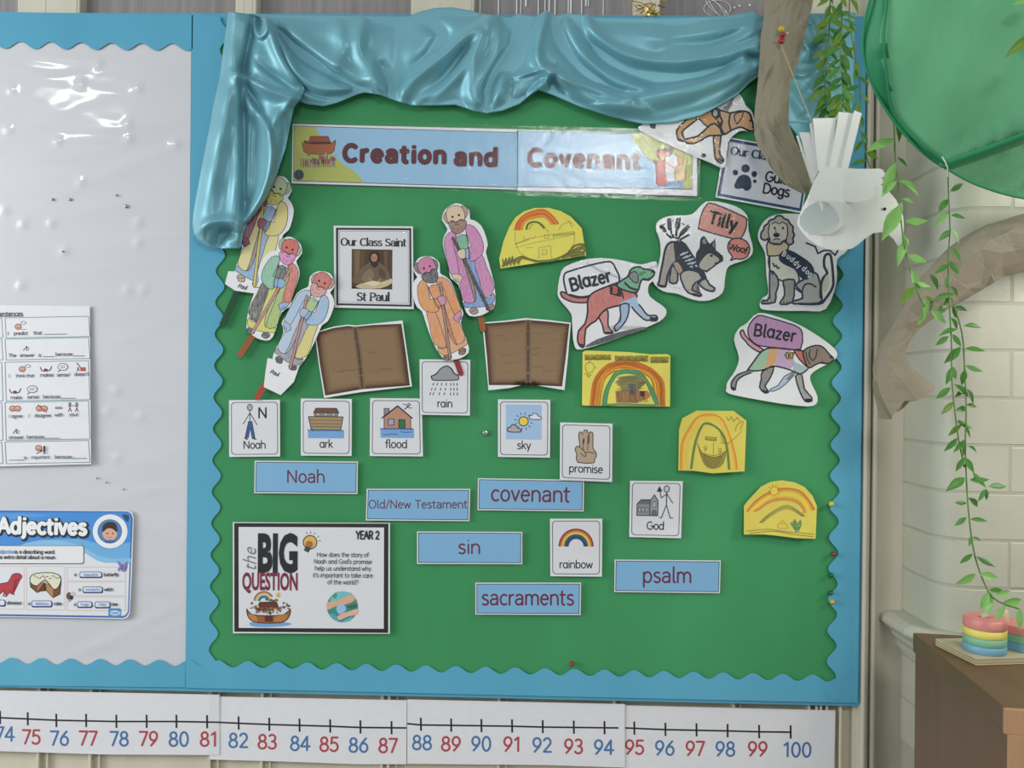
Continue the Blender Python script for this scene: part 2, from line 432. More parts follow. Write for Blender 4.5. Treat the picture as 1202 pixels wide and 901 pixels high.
def grow(q, l, t=None, r=None, b=None):
    """enlarge a quad TL,TR,BR,BL by pixel margins"""
    t = l if t is None else t; r = l if r is None else r; b = l if b is None else b
    (ax, ay), (bx, by), (cx, cy), (dx, dy) = q
    return [(ax-l, ay-t), (bx+r, by-t), (cx+r, cy+b), (dx-l, dy+b)]
# ---------------------------------------------------------------- a small stroke alphabet (em units, baseline 0, y up)
def _A(cx, cy, rx, ry, a0, a1, n=10): return [(cx+rx*math.cos(math.radians(a0+(a1-a0)*k/n)), cy+ry*math.sin(math.radians(a0+(a1-a0)*k/n))) for k in range(n+1)]
_O = lambda cx=.23, rx=.185: _A(cx, .25, rx, .25, 90, 450, 16)
GL = {
 'a': (.50, [_O(), [(.42, .5), (.42, 0)]]),
 'b': (.50, [[(.07, .76), (.07, 0)], _O(.25)]), 'd': (.50, [_O(), [(.42, .76), (.42, 0)]]),
 'c': (.42, [_A(.24, .25, .19, .25, 50, 310)]), 'e': (.47, [[(.06, .27), (.41, .27)]+_A(.235, .25, .18, .25, 8, 315)]),
 'f': (.31, [_A(.26, .62, .13, .14, 70, 180, 6)+[(.13, 0)], [(.02, .48), (.27, .48)]]),
 'g': (.50, [_O(), [(.42, .5), (.42, -.06)]+_A(.24, -.06, .18, .16, 0, -150, 8)]),
 'h': (.50, [[(.07, .76), (.07, 0)], [(.07, .28)]+_A(.245, .3, .175, .2, 170, 0, 8)+[(.42, 0)]]),
 'i': (.16, [[(.08, .49), (.08, 0)], [(.08, .69), (.08, .70)]]), 'j': (.2, [[(.12, .49), (.12, -.08)]+_A(.02, -.08, .1, .13, 0, -80, 5), [(.12, .69), (.12, .70)]]),
 'k': (.44, [[(.07, .76), (.07, 0)], [(.36, .49), (.09, .22)], [(.17, .29), (.39, 0)]]), 'l': (.2, [[(.08, .76), (.08, .08), (.12, .01), (.17, .01)]]),
 'm': (.76, [[(.07, .49), (.07, 0)], [(.07, .3)]+_A(.22, .32, .15, .18, 170, 0, 7)+[(.37, 0)], [(.37, .3)]+_A(.53, .32, .155, .18, 170, 0, 7)+[(.685, 0)]]),
 'n': (.50, [[(.07, .49), (.07, 0)], [(.07, .28)]+_A(.245, .3, .175, .2, 170, 0, 8)+[(.42, 0)]]),
 'o': (.49, [_O(.24, .19)]), 'p': (.50, [[(.07, .49), (.07, -.24)], _O(.25)]), 'q': (.5, [_O(), [(.42, .5), (.42, -.24)]]),
 'r': (.32, [[(.07, .49), (.07, 0)], [(.07, .28)]+_A(.24, .28, .17, .21, 165, 80, 5)]),
 's': (.40, [_A(.205, .37, .14, .125, 40, 200, 7)+[(.2, .25)]+_A(.19, .125, .15, .13, 70, -145, 8)]),
 't': (.32, [[(.12, .66), (.12, .12)]+_A(.21, .12, .09, .12, 180, 290, 5), [(.01, .49), (.27, .49)]]),
 'u': (.50, [[(.07, .49), (.07, .2)]+_A(.235, .2, .165, .2, 180, 350, 8), [(.42, .49), (.42, 0)]]),
 'v': (.42, [[(.03, .49), (.205, .01), (.38, .49)]]), 'w': (.62, [[(.03, .49), (.165, .01), (.3, .44), (.435, .01), (.57, .49)]]),
 'x': (.42, [[(.04, .49), (.37, 0)], [(.37, .49), (.04, 0)]]), 'y': (.42, [[(.03, .49), (.21, .02)], [(.38, .49), (.14, -.23)]]),
 'z': (.40, [[(.05, .48), (.34, .48), (.05, .01), (.36, .01)]]),
 'A': (.60, [[(.03, 0), (.29, .7), (.56, 0)], [(.12, .25), (.47, .25)]]),
 'B': (.54, [[(.08, 0), (.08, .7), (.26, .7)]+_A(.27, .53, .17, .17, 90, -90, 8)+[(.1, .36)], [(.27, .36)]+_A(.28, .18, .2, .18, 90, -90, 8)+[(.08, 0)]]),
 'C': (.58, [_A(.33, .35, .27, .36, 50, 310, 14)]), 'D': (.62, [[(.08, 0), (.08, .7), (.24, .7)]+_A(.26, .35, .3, .35, 88, -88, 12)+[(.08, 0)]]),
 'E': (.48, [[(.42, .7), (.08, .7), (.08, 0), (.43, 0)], [(.08, .37), (.38, .37)]]),
 'G': (.64, [_A(.33, .35, .27, .36, 50, 350, 14)+[(.58, .33), (.38, .33)]]), 'H': (.62, [[(.08, .7), (.08, 0)], [(.53, .7), (.53, 0)], [(.08, .37), (.53, .37)]]),
 'I': (.2, [[(.1, .7), (.1, 0)]]), 'N': (.64, [[(.08, 0), (.08, .7), (.54, 0), (.54, .7)]]), 'O': (.68, [_A(.34, .35, .28, .36, 90, 450, 20)]),
 'P': (.52, [[(.08, 0), (.08, .7), (.26, .7)]+_A(.27, .51, .19, .19, 90, -90, 8)+[(.08, .32)]]),
 'Q': (.68, [_A(.34, .35, .28, .36, 90, 450, 20), [(.4, .15), (.6, -.05)]]),
 'S': (.50, [_A(.25, .53, .18, .17, 35, 210, 8)+[(.24, .36)]+_A(.24, .18, .2, .18, 70, -150, 9)]),
 'R': (.54, [[(.08, 0), (.08, .7), (.26, .7)]+_A(.27, .51, .19, .19, 90, -90, 8)+[(.08, .32)], [(.26, .32), (.47, 0)]]),
 'T': (.52, [[(.02, .69), (.5, .69)], [(.26, .69), (.26, 0)]]), 'U': (.62, [[(.08, .7), (.08, .24)]+_A(.31, .24, .23, .25, 180, 360, 10)+[(.54, .7)]]),
 'W': (.86, [[(.03, .7), (.22, .01), (.43, .65), (.64, .01), (.83, .7)]]), 'Y': (.54, [[(.02, .7), (.27, .33), (.52, .7)], [(.27, .33), (.27, 0)]]),
 '0': (.54, [_A(.27, .35, .2, .355, 90, 450, 18)]), '1': (.40, [[(.08, .56), (.26, .7), (.26, 0)]]), '2': (.52, [_A(.25, .5, .18, .2, 160, -30, 9)+[(.08, .01), (.46, .01)]]),
 '3': (.50, [_A(.22, .53, .17, .17, 145, -85, 9), [(.2, .365)]+_A(.22, .18, .2, .185, 80, -150, 10)]), '4': (.54, [[(.36, 0), (.36, .7), (.04, .2), (.5, .2)]]),
 '5': (.50, [[(.42, .69), (.12, .69), (.09, .38)]+_A(.22, .22, .21, .22, 110, -145, 10)]), '6': (.52, [[(.38, .7), (.16, .45), (.07, .27)]+_A(.26, .22, .19, .22, 170, -190, 16)]),
 '7': (.48, [[(.04, .69), (.44, .69), (.17, 0)]]), '8': (.52, [_A(.26, .53, .16, .165, -90, 270, 14), _A(.26, .18, .2, .185, 90, 450, 16)]),
 '9': (.52, [[(.14, 0), (.36, .25), (.45, .43)]+_A(.26, .48, .19, .22, -10, 350, 16)]),
 "'": (.14, [[(.07, .74), (.07, .6)]]), '?': (.42, [_A(.2, .53, .16, .17, 160, -60, 8)+[(.2, .28), (.2, .2)], [(.2, .04), (.2, .03)]]), '/': (.34, [[(.03, -.06), (.31, .76)]]),
 '.': (.16, [[(.08, .04), (.08, .03)]]), ',': (.16, [[(.09, .05), (.05, -.1)]]), '_': (.5, [[(0, -.06), (.5, -.06)]]), '!': (.18, [[(.09, .7), (.09, .2)], [(.09, .04), (.09, .03)]]), '-': (.3, [[(.04, .27), (.26, .27)]]),
}
# two-storey a
GL['@'] = (.48, [_A(.225, .36, .165, .14, 155, 0, 8)+[(.39, 0)], [(.39, .3), (.2, .28)]+_A(.2, .145, .15, .14, 100, 270, 8)+[(.3, .03), (.39, .13)]])
def twidth(txt, size, sx=1.0, track=0.0): return sum((GL[c][0] if c in GL else .28)+track for c in txt)*size*sx
SERIF = {'r': [(.07, 0, .1), (.05, .49, .06)], 'u': [(.05, .49, .06), (.4, .49, .05), (.44, .01, .06)], 'l': [(.08, .01, .1), (.05, .75, .06)], 'i': [(.08, 0, .1), (.05, .49, .06)],
         'n': [(.07, 0, .1), (.42, 0, .1), (.05, .49, .06)], 't': [], 'P': [(.08, 0, .12), (.06, .7, .08)], 'a': [(.45, .01, .05)], 'C': [], 'S': [], 'O': [], 's': [], 'h': [(.07, 0, .1), (.42, 0, .1)]}
def text(cv, txt, x, y, size, col, wt=.09, ang=0, align='c', sx=1.0, nib=None, serif=False, track=0.0, slant=0.0, wob=0.0, seed=0):
    """x,y = anchor on the baseline, in the canvas' current frame"""
    cv.mark()
    W_ = twidth(txt, size, sx, track); x0 = {'c': -W_/2, 'l': 0, 'r': -W_}[align]
    ca, sa = math.cos(math.radians(ang)), math.sin(math.radians(ang)); r = random.Random(seed+len(txt))
    for ch in txt:
        if ch not in GL: x0 += (.28+track)*size*sx; continue
        adv, st = GL[ch]; dy = r.uniform(-wob, wob)*size; ro = r.uniform(-wob, wob)*.6
        def tp(u, v):
            u, v = u+slant*v-ro*v, v+ro*u
            a, b = x0+u*size*sx, -v*size+dy
            return (x+a*ca-b*sa, y+a*sa+b*ca)
        if serif and ch in 'l': st = [[(.1, .76), (.1, 0)]]
        for s_ in st: cv.stroke([tp(u, v) for u, v in s_], wt*size, col, nib=nib)
        if serif:
            for u, v, hw in SERIF.get(ch, []): cv.stroke([tp(u-hw-.02, v+(.02 if v < .1 else -.02)), tp(u+hw+.02, v+(.02 if v < .1 else -.02))], .05*size, col, cap=False)
        x0 += (adv+track)*size*sx
_FC = {}
def glyphs(txt, offset=0.0, shear=0.0):
    k = (txt, offset, shear)
    if k in _FC: return _FC[k]
    cu = bpy.data.curves.new('t', 'FONT'); cu.body = txt; cu.size = 1; cu.offset = offset; cu.shear = shear; cu.resolution_u = 3
    ob = bpy.data.objects.new('t', cu); COL.objects.link(ob)
    me = ob.evaluated_get(bpy.context.evaluated_depsgraph_get()).to_mesh()
    vs = [(v.co.x, v.co.y) for v in me.vertices]; fs = [tuple(p.vertices) for p in me.polygons]
    ob.to_mesh_clear(); bpy.data.objects.remove(ob); bpy.data.curves.remove(cu)
    _FC[k] = (vs, fs); return _FC[k]
def solid(cv, txt, box, col, offset=0.0, ang=0, shear=0.0):
    """built-in font, stretched to box = (x_left, baseline_y, width, height) turned by ang about its left baseline corner"""
    cv.mark(); vs, fs = glyphs(txt, offset, shear); xs = [v[0] for v in vs]; ys = [v[1] for v in vs]
    x0, bl, wd, ht = box; a, b = min(xs), max(xs); h = max(ys)
    ca, sa = math.cos(math.radians(ang)), math.sin(math.radians(ang)); P = []
    for u, v in vs:
        p, q = (u-a)/(b-a)*wd, -v/h*ht
        P.append((x0+p*ca-q*sa, bl+p*sa+q*ca))
    cv.tri(P, fs, col)
# ================================================================ the setting
XL, XR = W(-60, 450).x-1.2, W(1010, 500).x
ZB0, ZB1 = W(500, 813.5).z, W(500, 21.5).z          # foot and head of the noticeboard
FL = MB(); FL.box(-3.2, 3.2, -5.0, 0.3, -.02, 0); tag(FL.build('floor', M['floor']), kind='structure')
wall = thing('wall_back', (0, 0, 0), None, None, kind='structure')
b = MB(); b.box(XL, W(1062, 500).x, .012, .10, 0, ZB1-.01); b.build('lower_boarding', M['cream'], wall)
b = MB(); b.box(XL, W(1300, 500).x, .05, .10, 2.5, 2.75); b.build('upper_boarding', M['cream'], wall)
# stiles of the glazed partition: photo column at the head of the board
for x0, x1 in ((-190, -110), (15, 89), (273, 298), (481, 556), (745, 776), (955, 1012)):
    a0, a1 = W(x0, 10).x, W(x1, 10).x
    b = MB(); b.box(a0, a1, .013, .06, ZB1-.009, 2.55, bev=.002)
    if x1-x0 > 40:
        m = a0+(a1-a0)*.42
        b.box(m, m+.004, .0125, .014, ZB1-.009, 2.55)
        b.box(a1-.016, a1-.006, -.0+.0122, .0145, ZB1-.009, 2.55)
    else:
        b.box(a0+.012, a0+.016, .0125, .014, ZB1-.009, 2.55); b.box(a1-.012, a1-.008, .0125, .014, ZB1-.009, 2.55)
    b.build('stile', M['cream'], wall)
for x0, x1 in ((-110, 15), (89, 273), (298, 481), (556, 745), (776, 955)):
    b = MB(); b.box(W(x0-4, 10).x, W(x1+4, 10).x, 0.036, .042, ZB1-.009, 2.52); p = b.build('pane', M['frost'], wall)
    if x0 == 556:  # thin white upright lines of random width and length on this pane
        b = MB(); r = random.Random(3)
        for px in (562, 584, 606, 611, 617, 632, 640, 645, 652, 668, 671, 684, 689, 692, 710):
            x = W(px, 10).x; z = W(px, r.choice((8, 20, 21, 21, 21)), -.035).z; ww = r.uniform(.0007, .0016)
            b.box(x-ww, x+ww, .0335, .0355, z, 2.4)
        s = b.build('thin_white_line', M['streak'], p); s['kind'] = 'stuff'
    if x0 == 776:
        b = MB(); r = random.Random(5)
        c = W(842, 10, -.034)
        for k in range(3):
            rx, rz = .026-.004*k, .016+.003*k
            b.tube([c+Vector((rx*math.cos(a*.35+k), 0, rz*math.sin(a*.35))) for a in range(19)], .0006, 4)
        for px, py in ((862, 9), (868, 7), (880, 6), (852, 14)): 
            q = W(px, py, -.034); b.lathe([(0, 0), (.0022, .0), (.0022, .0006), (0, .001)], q, 8, 'y')
        s = b.build('white_scribble', M['streak'], p); s['kind'] = 'stuff'
# mouldings of the boarding below the number line
b = MB()
for px in (45, 106, 246, 307, 448, 456, 585, 720, 860):
    x = W(px, 890).x; b.box(x-.003, x+.003, -.003, .02, 0, ZB0+.05, bev=.0012); b.box(x+.012, x+.016, .004, .02, 0, ZB0+.05)
tag(b.build('trim_1', M['cream'], None), kind='structure')
# painted door-frame moulding between the board and the brick pier
X = lambda px: W(px, 500).x
b = MB()
b.box(X(1004), X(1066), -.002, .09, 0, 2.75)
b.box(X(1008), X(1013), -.026, 0, 0, 2.7, bev=.003); b.box(X(1014), X(1018), -.016, 0, 0, 2.7, bev=.002)
b.box(X(1019.5), X(1025), -.021, 0, 0, 2.7, bev=.003); b.box(X(1026.5), X(1029), -.009, 0, 0, 2.7, bev=.001)
r = random.Random(8)
tag(b.build('trim_2', M['trimpaint'], None), kind='structure')
b = MB()
for px in (948, 957, 962, 969, 985):
    x = W(px, 870).x; b.box(x-.002, x+.0025, -.006, .02, 0, ZB0+.02, bev=.001)
tag(b.build('trim_3', M['cream'], None), kind='structure')
# brick pier
PX0, PD = W(1060, 480).x, .15
R_ = .055
pier = thing('wall_right', (PX0, -PD/2, 0), None, None, kind='structure')
R_ = .055
def corner_prof(Lf, Ls):
    """plan outline of a bullnose brick: side face towards the trim, front face towards the room"""
    p = [(PX0+Lf, -PD+.02), (PX0+Lf, -PD)]+[(PX0+R_-R_*math.sin(a*PI/2/8), -PD+R_-R_*math.cos(a*PI/2/8)) for a in range(9)]+[(PX0, -PD+Ls), (PX0+.02, -PD+Ls)]
    return p
mp = [(PX0+1.0, .1), (PX0+1.0, -PD+.0009)]+[(PX0+R_-(R_-.0009)*math.sin(a*PI/2/8), -PD+R_-(R_-.0009)*math.cos(a*PI/2/8)) for a in range(9)]+[(PX0+.0014, .1)]
n = len(mp); mesh_obj('mortar_bed', [(x, y, z) for z in (0, 2.75) for x, y in mp], [tuple(range(n))[::-1], tuple(range(n, 2*n))]+[(i, (i+1) % n, n+(i+1) % n, n+i) for i in range(n)], M['mortar'], pier)
zb = W(1150, 467, PD).z                # a bed joint read off the photograph
zz = zb-.079*11; k = 0
rb = random.Random(4)
while zz < 2.2:
    z0, z1 = zz+.0018, zz+.0772
    vis = .78 < zz < 2.1
    if vis:
        Lf = .102 if k % 2 else .208
        pr = corner_prof(Lf, .149)
        n = len(pr); jit = rb.uniform(-.0002, .0002)
        vs = []
        e = .0016
        cxy = (PX0+.07, -PD+.07)
        for zc, s_ in ((z0, e), (z0+e, 0), (z1-e, 0), (z1, e)):
            for x, y in pr:
                dx, dy = cxy[0]-x, cxy[1]-y; L = math.hypot(dx, dy) or 1
                vs.append((x+dx/L*s_+jit, y+dy/L*s_+jit, zc))
        fs = [tuple(range(n))[::-1], tuple(3*n+i for i in range(n))]
        for l in range(3): fs += [(l*n+i, l*n+(i+1) % n, (l+1)*n+(i+1) % n, (l+1)*n+i) for i in range(n)]
        mesh_obj('brick', vs, fs, M['brick'], pier, 'angle')
        x = PX0+Lf+.005
        while x < PX0+.62:
            j = rb.uniform(-.001, .001); bb = MB(); bb.box(x, x+.2185, -PD+j, -PD+.03, z0+rb.uniform(-.0007, .0007), z1, bev=.0016); o = bb.build('brick', M['brick'], pier)
            x += .223
    zz += .079; k += 1
# dado moulding that wraps the pier
zt = W(1050, 719, .02).z
prof = [(-.005, 0), (.026, 0), (.040, -.006), (.042, -.016), (.032, -.026), (.022, -.032), (.020, -.042), (.012, -.052), (.010, -.066), (-.005, -.068)]
path = [((PX0, .0), (-1, 0)), ((PX0, -PD+.055), (-1, 0)), ((PX0+.016, -PD+.016), (-.7, -.7)), ((PX0+.055, -PD), (0, -1)), ((PX0+.8, -PD), (0, -1))]
vs = []; fs = []; n = len(prof)
for (x, y), (nx, ny) in path:
    for o_, h in prof: vs.append((x+nx*o_, y+ny*o_, zt+h))
for i in range(len(path)-1): fs += [(i*n+j, i*n+j+1, (i+1)*n+j+1, (i+1)*n+j) for j in range(n-1)]
fs.append(tuple(range(n)))
d_ = mesh_obj('trim_4', vs, fs, M['brick']); tag(d_, kind='structure')
m_ = d_.modifiers.new('b', 'BEVEL'); m_.width = .003; m_.segments = 2; m_.limit_method = 'ANGLE'

# ================================================================ the noticeboard
bd = thing('noticeboard', W(500, 817), 'long noticeboard papered in blue, green and grey with scalloped borders', 'noticeboard')
b = MB(); b.box(W(-150, 450).x, W(1007, 600).x, -.016, .011, ZB0, ZB1, bev=.001); b.build('board_core', M['blue'], bd)
def sheet(name, pts, d, mat, parent=bd, thick=.0004, warp=None, label=None):
    bm = bmesh.new(); bm.faces.new([bm.verts.new((x, y, 0)) for x, y in pts]); cut(bm, warp)
    bmesh.ops.extrude_face_region(bm, geom=bm.faces[:])
    n = len(bm.verts)//2
    bm.verts.ensure_lookup_table()
    for i, v in enumerate(bm.verts): v.co = W(v.co.x, v.co.y, d+wdep(warp, v.co.x, v.co.y)-(0 if i < n else thick))
    bmesh.ops.recalc_face_normals(bm, faces=bm.faces[:])
    me = bpy.data.meshes.new(name); o = ORG[parent.name]
    bmesh.ops.triangulate(bm, faces=[f for f in bm.faces if len(f.verts) > 4])
    for v in bm.verts: v.co -= o
    bm.to_mesh(me); bm.free(); me.materials.append(mat)
    ob = bpy.data.objects.new(name, me); COL.objects.link(ob); ob.parent = parent; ORG[ob.name] = o.copy()
    if label: ob['label'] = label
    return ob
def hf(u, v):                                      # soft waviness of the backing
    return .0012*math.sin(u*9+v*4)+.0010*math.sin(v*13-u*5)
def rippled(name, x0, x1, y0, y1, d, mat, amp, nx, ny, label, fn):
    vs = []; fs = []
    for j in range(ny+1):
        for i in range(nx+1):
            px, py = x0+(x1-x0)*i/nx, y0+(y1-y0)*j/ny
            vs.append(W(px, py, d+amp*fn(px, py)))
    for j in range(ny):
        for i in range(nx): a = j*(nx+1)+i; fs.append((a, a+1, a+nx+2, a+nx+1)[::-1])
    o = mesh_obj(name, vs, fs, mat, bd, True); o['label'] = label; return o
def f_green(px, py):
    return .5+.25*math.sin(px*.021+py*.013)+.25*math.sin(py*.03-px*.008)
rippled('backing_paper', 243, 992, 40, 800, .0166, M['green'], .0014, 60, 60, 'green backing paper', f_green)
_rc = random.Random(21); _cr = [(_rc.uniform(0, 225), _rc.uniform(60, 770), _rc.uniform(-.5, .4), _rc.uniform(3, 9), _rc.uniform(.3, 1), _rc.uniform(40, 120)) for _ in range(46)]
_dm = [(x, y, 1.1) for x, y in ((14, 105), (95, 98), (115, 75), (162, 103), (150, 145), (68, 166), (10, 152), (151, 163), (206, 169), (95, 213), (162, 261), (5, 247), (27, 263), (75, 295), (162, 285), (60, 262), (150, 340), (168, 340), (165, 488), (136, 458), (126, 483), (137, 538), (24, 335))]
def f_cling(px, py):
    h = .5+.3*math.sin(px*.03+py*.01)*math.sin(py*.02+1)
    for cx, cy, a, w_, m, L in _cr:
        dx, dy = px-cx, py-cy; u = dx*math.cos(a)+dy*math.sin(a); v = -dx*math.sin(a)+dy*math.cos(a)
        if abs(u) < 2.5*L: h += .35*m*math.exp(-(v/w_)**2-(u/L)**2)
    for cx, cy, a in _dm:
        h += a*math.exp(-((px-cx)**2+(py-cy)**2)/22)
    return h
vs = []; fs = []
nx, ny = 84, 200
for j in range(ny+1):
    for i in range(nx+1):
        py = 44+(786-44)*j/ny; xr = 224.5-6.5*(py-55)/720; px = -110+(xr+110)*i/nx
        vs.append(W(px, py, .0168+.0018*f_cling(px, py)))
for j in range(ny):
    for i in range(nx): a = j*(nx+1)+i; fs.append((a, a+1, a+nx+2, a+nx+1)[::-1])
o = mesh_obj('backing_sheet', vs, fs, M['cling'], bd, True); o['label'] = 'pale grey sheet under wrinkled clear plastic'
def wave(t0, t1, per, amp, f, ph=0.0, sharp=0.0):
    n = max(8, int(abs(t1-t0)/per*14)); out = []
    for i in range(n+1):
        t = t0+(t1-t0)*i/n; s = math.sin(2*PI*t/per+ph); s = s if not sharp else (1-sharp)*s+sharp*(2*abs(math.sin(PI*t/per+ph/2))-1)*-1
        out.append((t, f(t)+amp*s))
    return out
BD = .0200
# head and foot of the left panel
top = wave(-110, 226, 35.6, 4.2, lambda t: 52.8+.012*t, .5)
sheet('border_strip', [(-120, 12), (226.5, 17.5)]+[p for p in top[::-1]], BD, M['blue'], label='blue scalloped paper border')
bot = wave(-110, 219, 34.6, 3.6, lambda t: 775+.014*t, 2.2)
sheet('border_strip', bot+[(219, 806.5), (-120, 803)], BD, M['blue'], label='blue scalloped paper border')
# strip between the two panels (straight on its left, scalloped over the green)
lft = wave(20, 803, 37, 5.2, lambda t: 264-(t-20)*.0185, 1.0)
sheet('border_strip', [(225.2, 15.5)]+[(x, y) for y, x in lft]+[(217.5, 806.5)], BD, M['blue'], label='blue scalloped paper border')
bt2 = wave(218, 1004, 34.9, 4.0, lambda t: 778.5+(t-250)*.0238, 2.6)
sheet('border_strip', bt2+[(1006.5, 825), (218, 807)], BD+.0009, M['blue'], label='blue scalloped paper border')
rgt = wave(20, 820, 36.3, 5.6, lambda t: 990-(t-20)*.0185, 2.4)
sheet('border_strip', [(1017, 20)]+[(1006.8, 825)]+[(x, y) for y, x in rgt[::-1]], BD+.0018, M['blue'], warp=((1, 0), [(960, .0), (1003, .0), (1030, .003)]), label='blue scalloped paper border')
sheet('border_strip', [(300, 18.5), (1017, 21.5), (1015, 52), (300, 46)], BD+.0005, M['blue'], label='blue paper border')
# ================================================================ printed cards on the board
INK, GREY, WORD = '232228', '6b6d74', '6a2c42'
MAR = '5f2a33'
def zq(ox, oy, k, pts): return [(ox+x/k, oy+y/k) for x, y in pts]
# ---- title banner, two laminated halves
q1 = [(343.5, 145.5), (607, 151.5), (606, 222.5), (342.5, 215)]
c = card('banner_card', 'left half of the blue title banner, with an ark printed beside the words', 'sign', q1, .0225, M['white'], 'title banner halves', mkwarp(q1, 0, .0015, 0, 6, 3), film=grow(q1, 2, 5, 0, 4))
v = Canvas(c).zoom(330, 130, 4.623)
v.poly([(68, 80), (1285, 117), (1283, 418), (66, 382)], '4a4a50'); v.poly([(71, 84), (1282, 120), (1280, 414), (69, 378)], '98c2e2')
v.poly([(71, 84), (185, 88), (215, 140), (250, 210), (330, 285), (400, 330), (450, 385), (450, 389), (69, 378)], 'b3bb62')
v.shape([(112, 155), (130, 175), (200, 180), (270, 178), (295, 158), (290, 195), (270, 232), (140, 232), (120, 200)], 'a8643a', '5c3326', 4, 2)
v.shape([(150, 172), (158, 138), (255, 138), (270, 176)], '9a4a30', '5c3326', 3, 0); v.poly([(160, 178), (265, 178), (265, 168), (160, 168)], '3c2a22')
v.poly([(110, 150), (122, 160), (122, 176), (114, 172)], 'd8c060')
r = random.Random(2)
for k in range(34):
    x, y = 100+r.uniform(0, 195), 238+r.uniform(0, 50); v.ell(x, y, r.uniform(6, 12), r.uniform(8, 16), r.choice(['8d6a5c', 'b39a94', '6e4a3e', 'a79aa4', 'd7a882', '7a6a72', '94604a']), None, n=8)
for k in range(16):
    x = 108+k*12; v.stroke([(x, 262), (x+2, 305)], 5, r.choice(['6e4a3e', '8f8590', 'a4705c']))
v.ell(96, 347, 27, 28, '26323c', n=20); v.ell(96, 347, 20, 21, None, '4c6474', 3); v.stroke([(90, 358), (96, 332), (104, 358)], 5, '3c5870')
v.build('printed_picture', c.ob)
v = Canvas(c).zoom(330, 130, 4.623)
v.hold = True
for wt_, col in ((.235, '4a3038'), (.185, MAR)):
    text(v, 'Cre@tion', 336, 270, 118, col, wt_, 1.2, 'l', sx=1.13, track=.125)
    text(v, '@nd', 942, 290, 118, col, wt_, 1.2, 'l', sx=1.15, track=.11)
v.build('lettering', c.ob)
q2 = [(608, 152), (818, 158), (818, 230), (607, 223.5)]
c = card('banner_card', 'right half of the blue title banner, with a hugging family printed at its end', 'sign', q2, .0225, M['white'], 'title banner halves', mkwarp(q2, 0, .002, .001, 6, 5), film=grow(q2, 0, 5, 4, 6))
v = Canvas(c).zoom(590, 130, 4.623)
v.poly([(78, 108), (1032, 128), (1030, 428), (72, 414)], '4a4a50'); v.poly([(81, 112), (1029, 132), (1027, 424), (75, 410)], '98c2e2')
v.poly([(695, 125), (1029, 132), (1027, 424), (945, 423), (985, 380), (930, 330), (840, 300), (770, 240), (710, 160)], 'b3bb62')
v.poly([(835, 370), (985, 375), (985, 410), (940, 423), (890, 421), (870, 400), (835, 400)], '7fa6cf')
for pts, col in (([(835, 275), (885, 270), (885, 350), (838, 350)], 'd7857a'), ([(838, 350), (887, 350), (887, 402), (838, 402)], 'cf5f54'),
                 ([(880, 250), (900, 235), (940, 240), (950, 290), (940, 375), (890, 378)], 'd8dce4'), ([(940, 300), (985, 295), (990, 375), (938, 378)], 'e0c48c')):
    v.shape(pts, col, '5a4038', 3, 2)
v.ell(856, 232, 20, 27, 'b5604a', '6a2f28', 3); v.ell(868, 242, 12, 16, 'dfa285'); v.ell(900, 222, 24, 25, '463432', '2c2224', 3); v.ell(893, 234, 14, 14, 'dca183')
v.ell(965, 268, 20, 20, 'd99a58', '8a4a30', 3); v.ell(958, 276, 12, 13, 'e0a888'); v.ell(826, 275, 9, 14, '7a4a3c')
v.stroke([(850, 290), (885, 280), (930, 310)], 9, 'e3ab90'); v.stroke([(945, 330), (965, 345), (985, 325)], 6, 'e3ab90')
v.build('printed_picture', c.ob)
v = Canvas(c).zoom(590, 130, 4.623)
v.hold = True
for wt_, col in ((.235, '4a3038'), (.185, MAR)): text(v, 'Coven@nt', 136, 294, 118, col, wt_, 1.6, 'l', sx=1.13, track=.118)
v.build('lettering', c.ob)
# ---- class card with a painted portrait
q = zq(360, 250, 3.914, [(124, 58), (488, 61), (492, 441), (127, 434)])
c = card('portrait_card', 'white square card with black border and painting of a bearded man writing', 'card', q, .0235, M['white'], None, mkwarp(q, 90, .001, .001, 5, 1), film=grow(q, 1))
v = Canvas(c).zoom(360, 250, 3.914)
v.poly([(134, 67), (480, 69), (483, 430), (136, 423)], '2a2a2e'); v.poly([(145, 77), (471, 79), (473, 421), (146, 414)], 'dcdde2')
v.stroke([(151, 83), (466, 85), (468, 414), (152, 407)], 2, '8a8a90', True)
v.poly([(207, 165), (394, 168), (393, 351), (206, 347)], '463320')
v.poly([(210, 170), (270, 170), (262, 300), (212, 300)], '5c442b'); v.poly([(220, 170), (245, 170), (240, 285), (222, 290)], '7d6140'); v.poly([(350, 172), (392, 172), (392, 290), (360, 290)], '4f3a25')
v.poly([(355, 175), (372, 175), (368, 280), (360, 280)], '6a5234')
v.poly([(215, 320), (235, 270), (275, 235), (300, 225), (340, 232), (372, 262), (385, 310), (330, 325)], '6d5a44', sm=3)
v.poly([(250, 300), (290, 255), (310, 290), (280, 318)], '857056', sm=3); v.poly([(330, 250), (362, 270), (360, 300), (335, 290)], '54432f', sm=2)
v.ell(311, 204, 26, 30, '1e1510'); v.ell(310, 205, 15, 19, 'b08260'); v.poly([(292, 215), (300, 222), (318, 222), (328, 212), (328, 238), (312, 252), (296, 240)], '2c1f18', sm=2)
v.stroke([(300, 204), (305, 204)], 3, '3a2418'); v.stroke([(314, 204), (319, 204)], 3, '3a2418'); v.stroke([(309, 207), (308, 216)], 3, '8c5f42')
v.poly([(225, 335), (275, 318), (340, 322), (388, 300), (391, 322), (340, 345), (250, 346)], 'c9b98f', sm=2)
v.poly([(262, 322), (300, 310), (345, 318), (310, 336)], 'ddd2b2'); v.poly([(340, 318), (388, 302), (390, 318), (350, 330)], 'd0c29c')
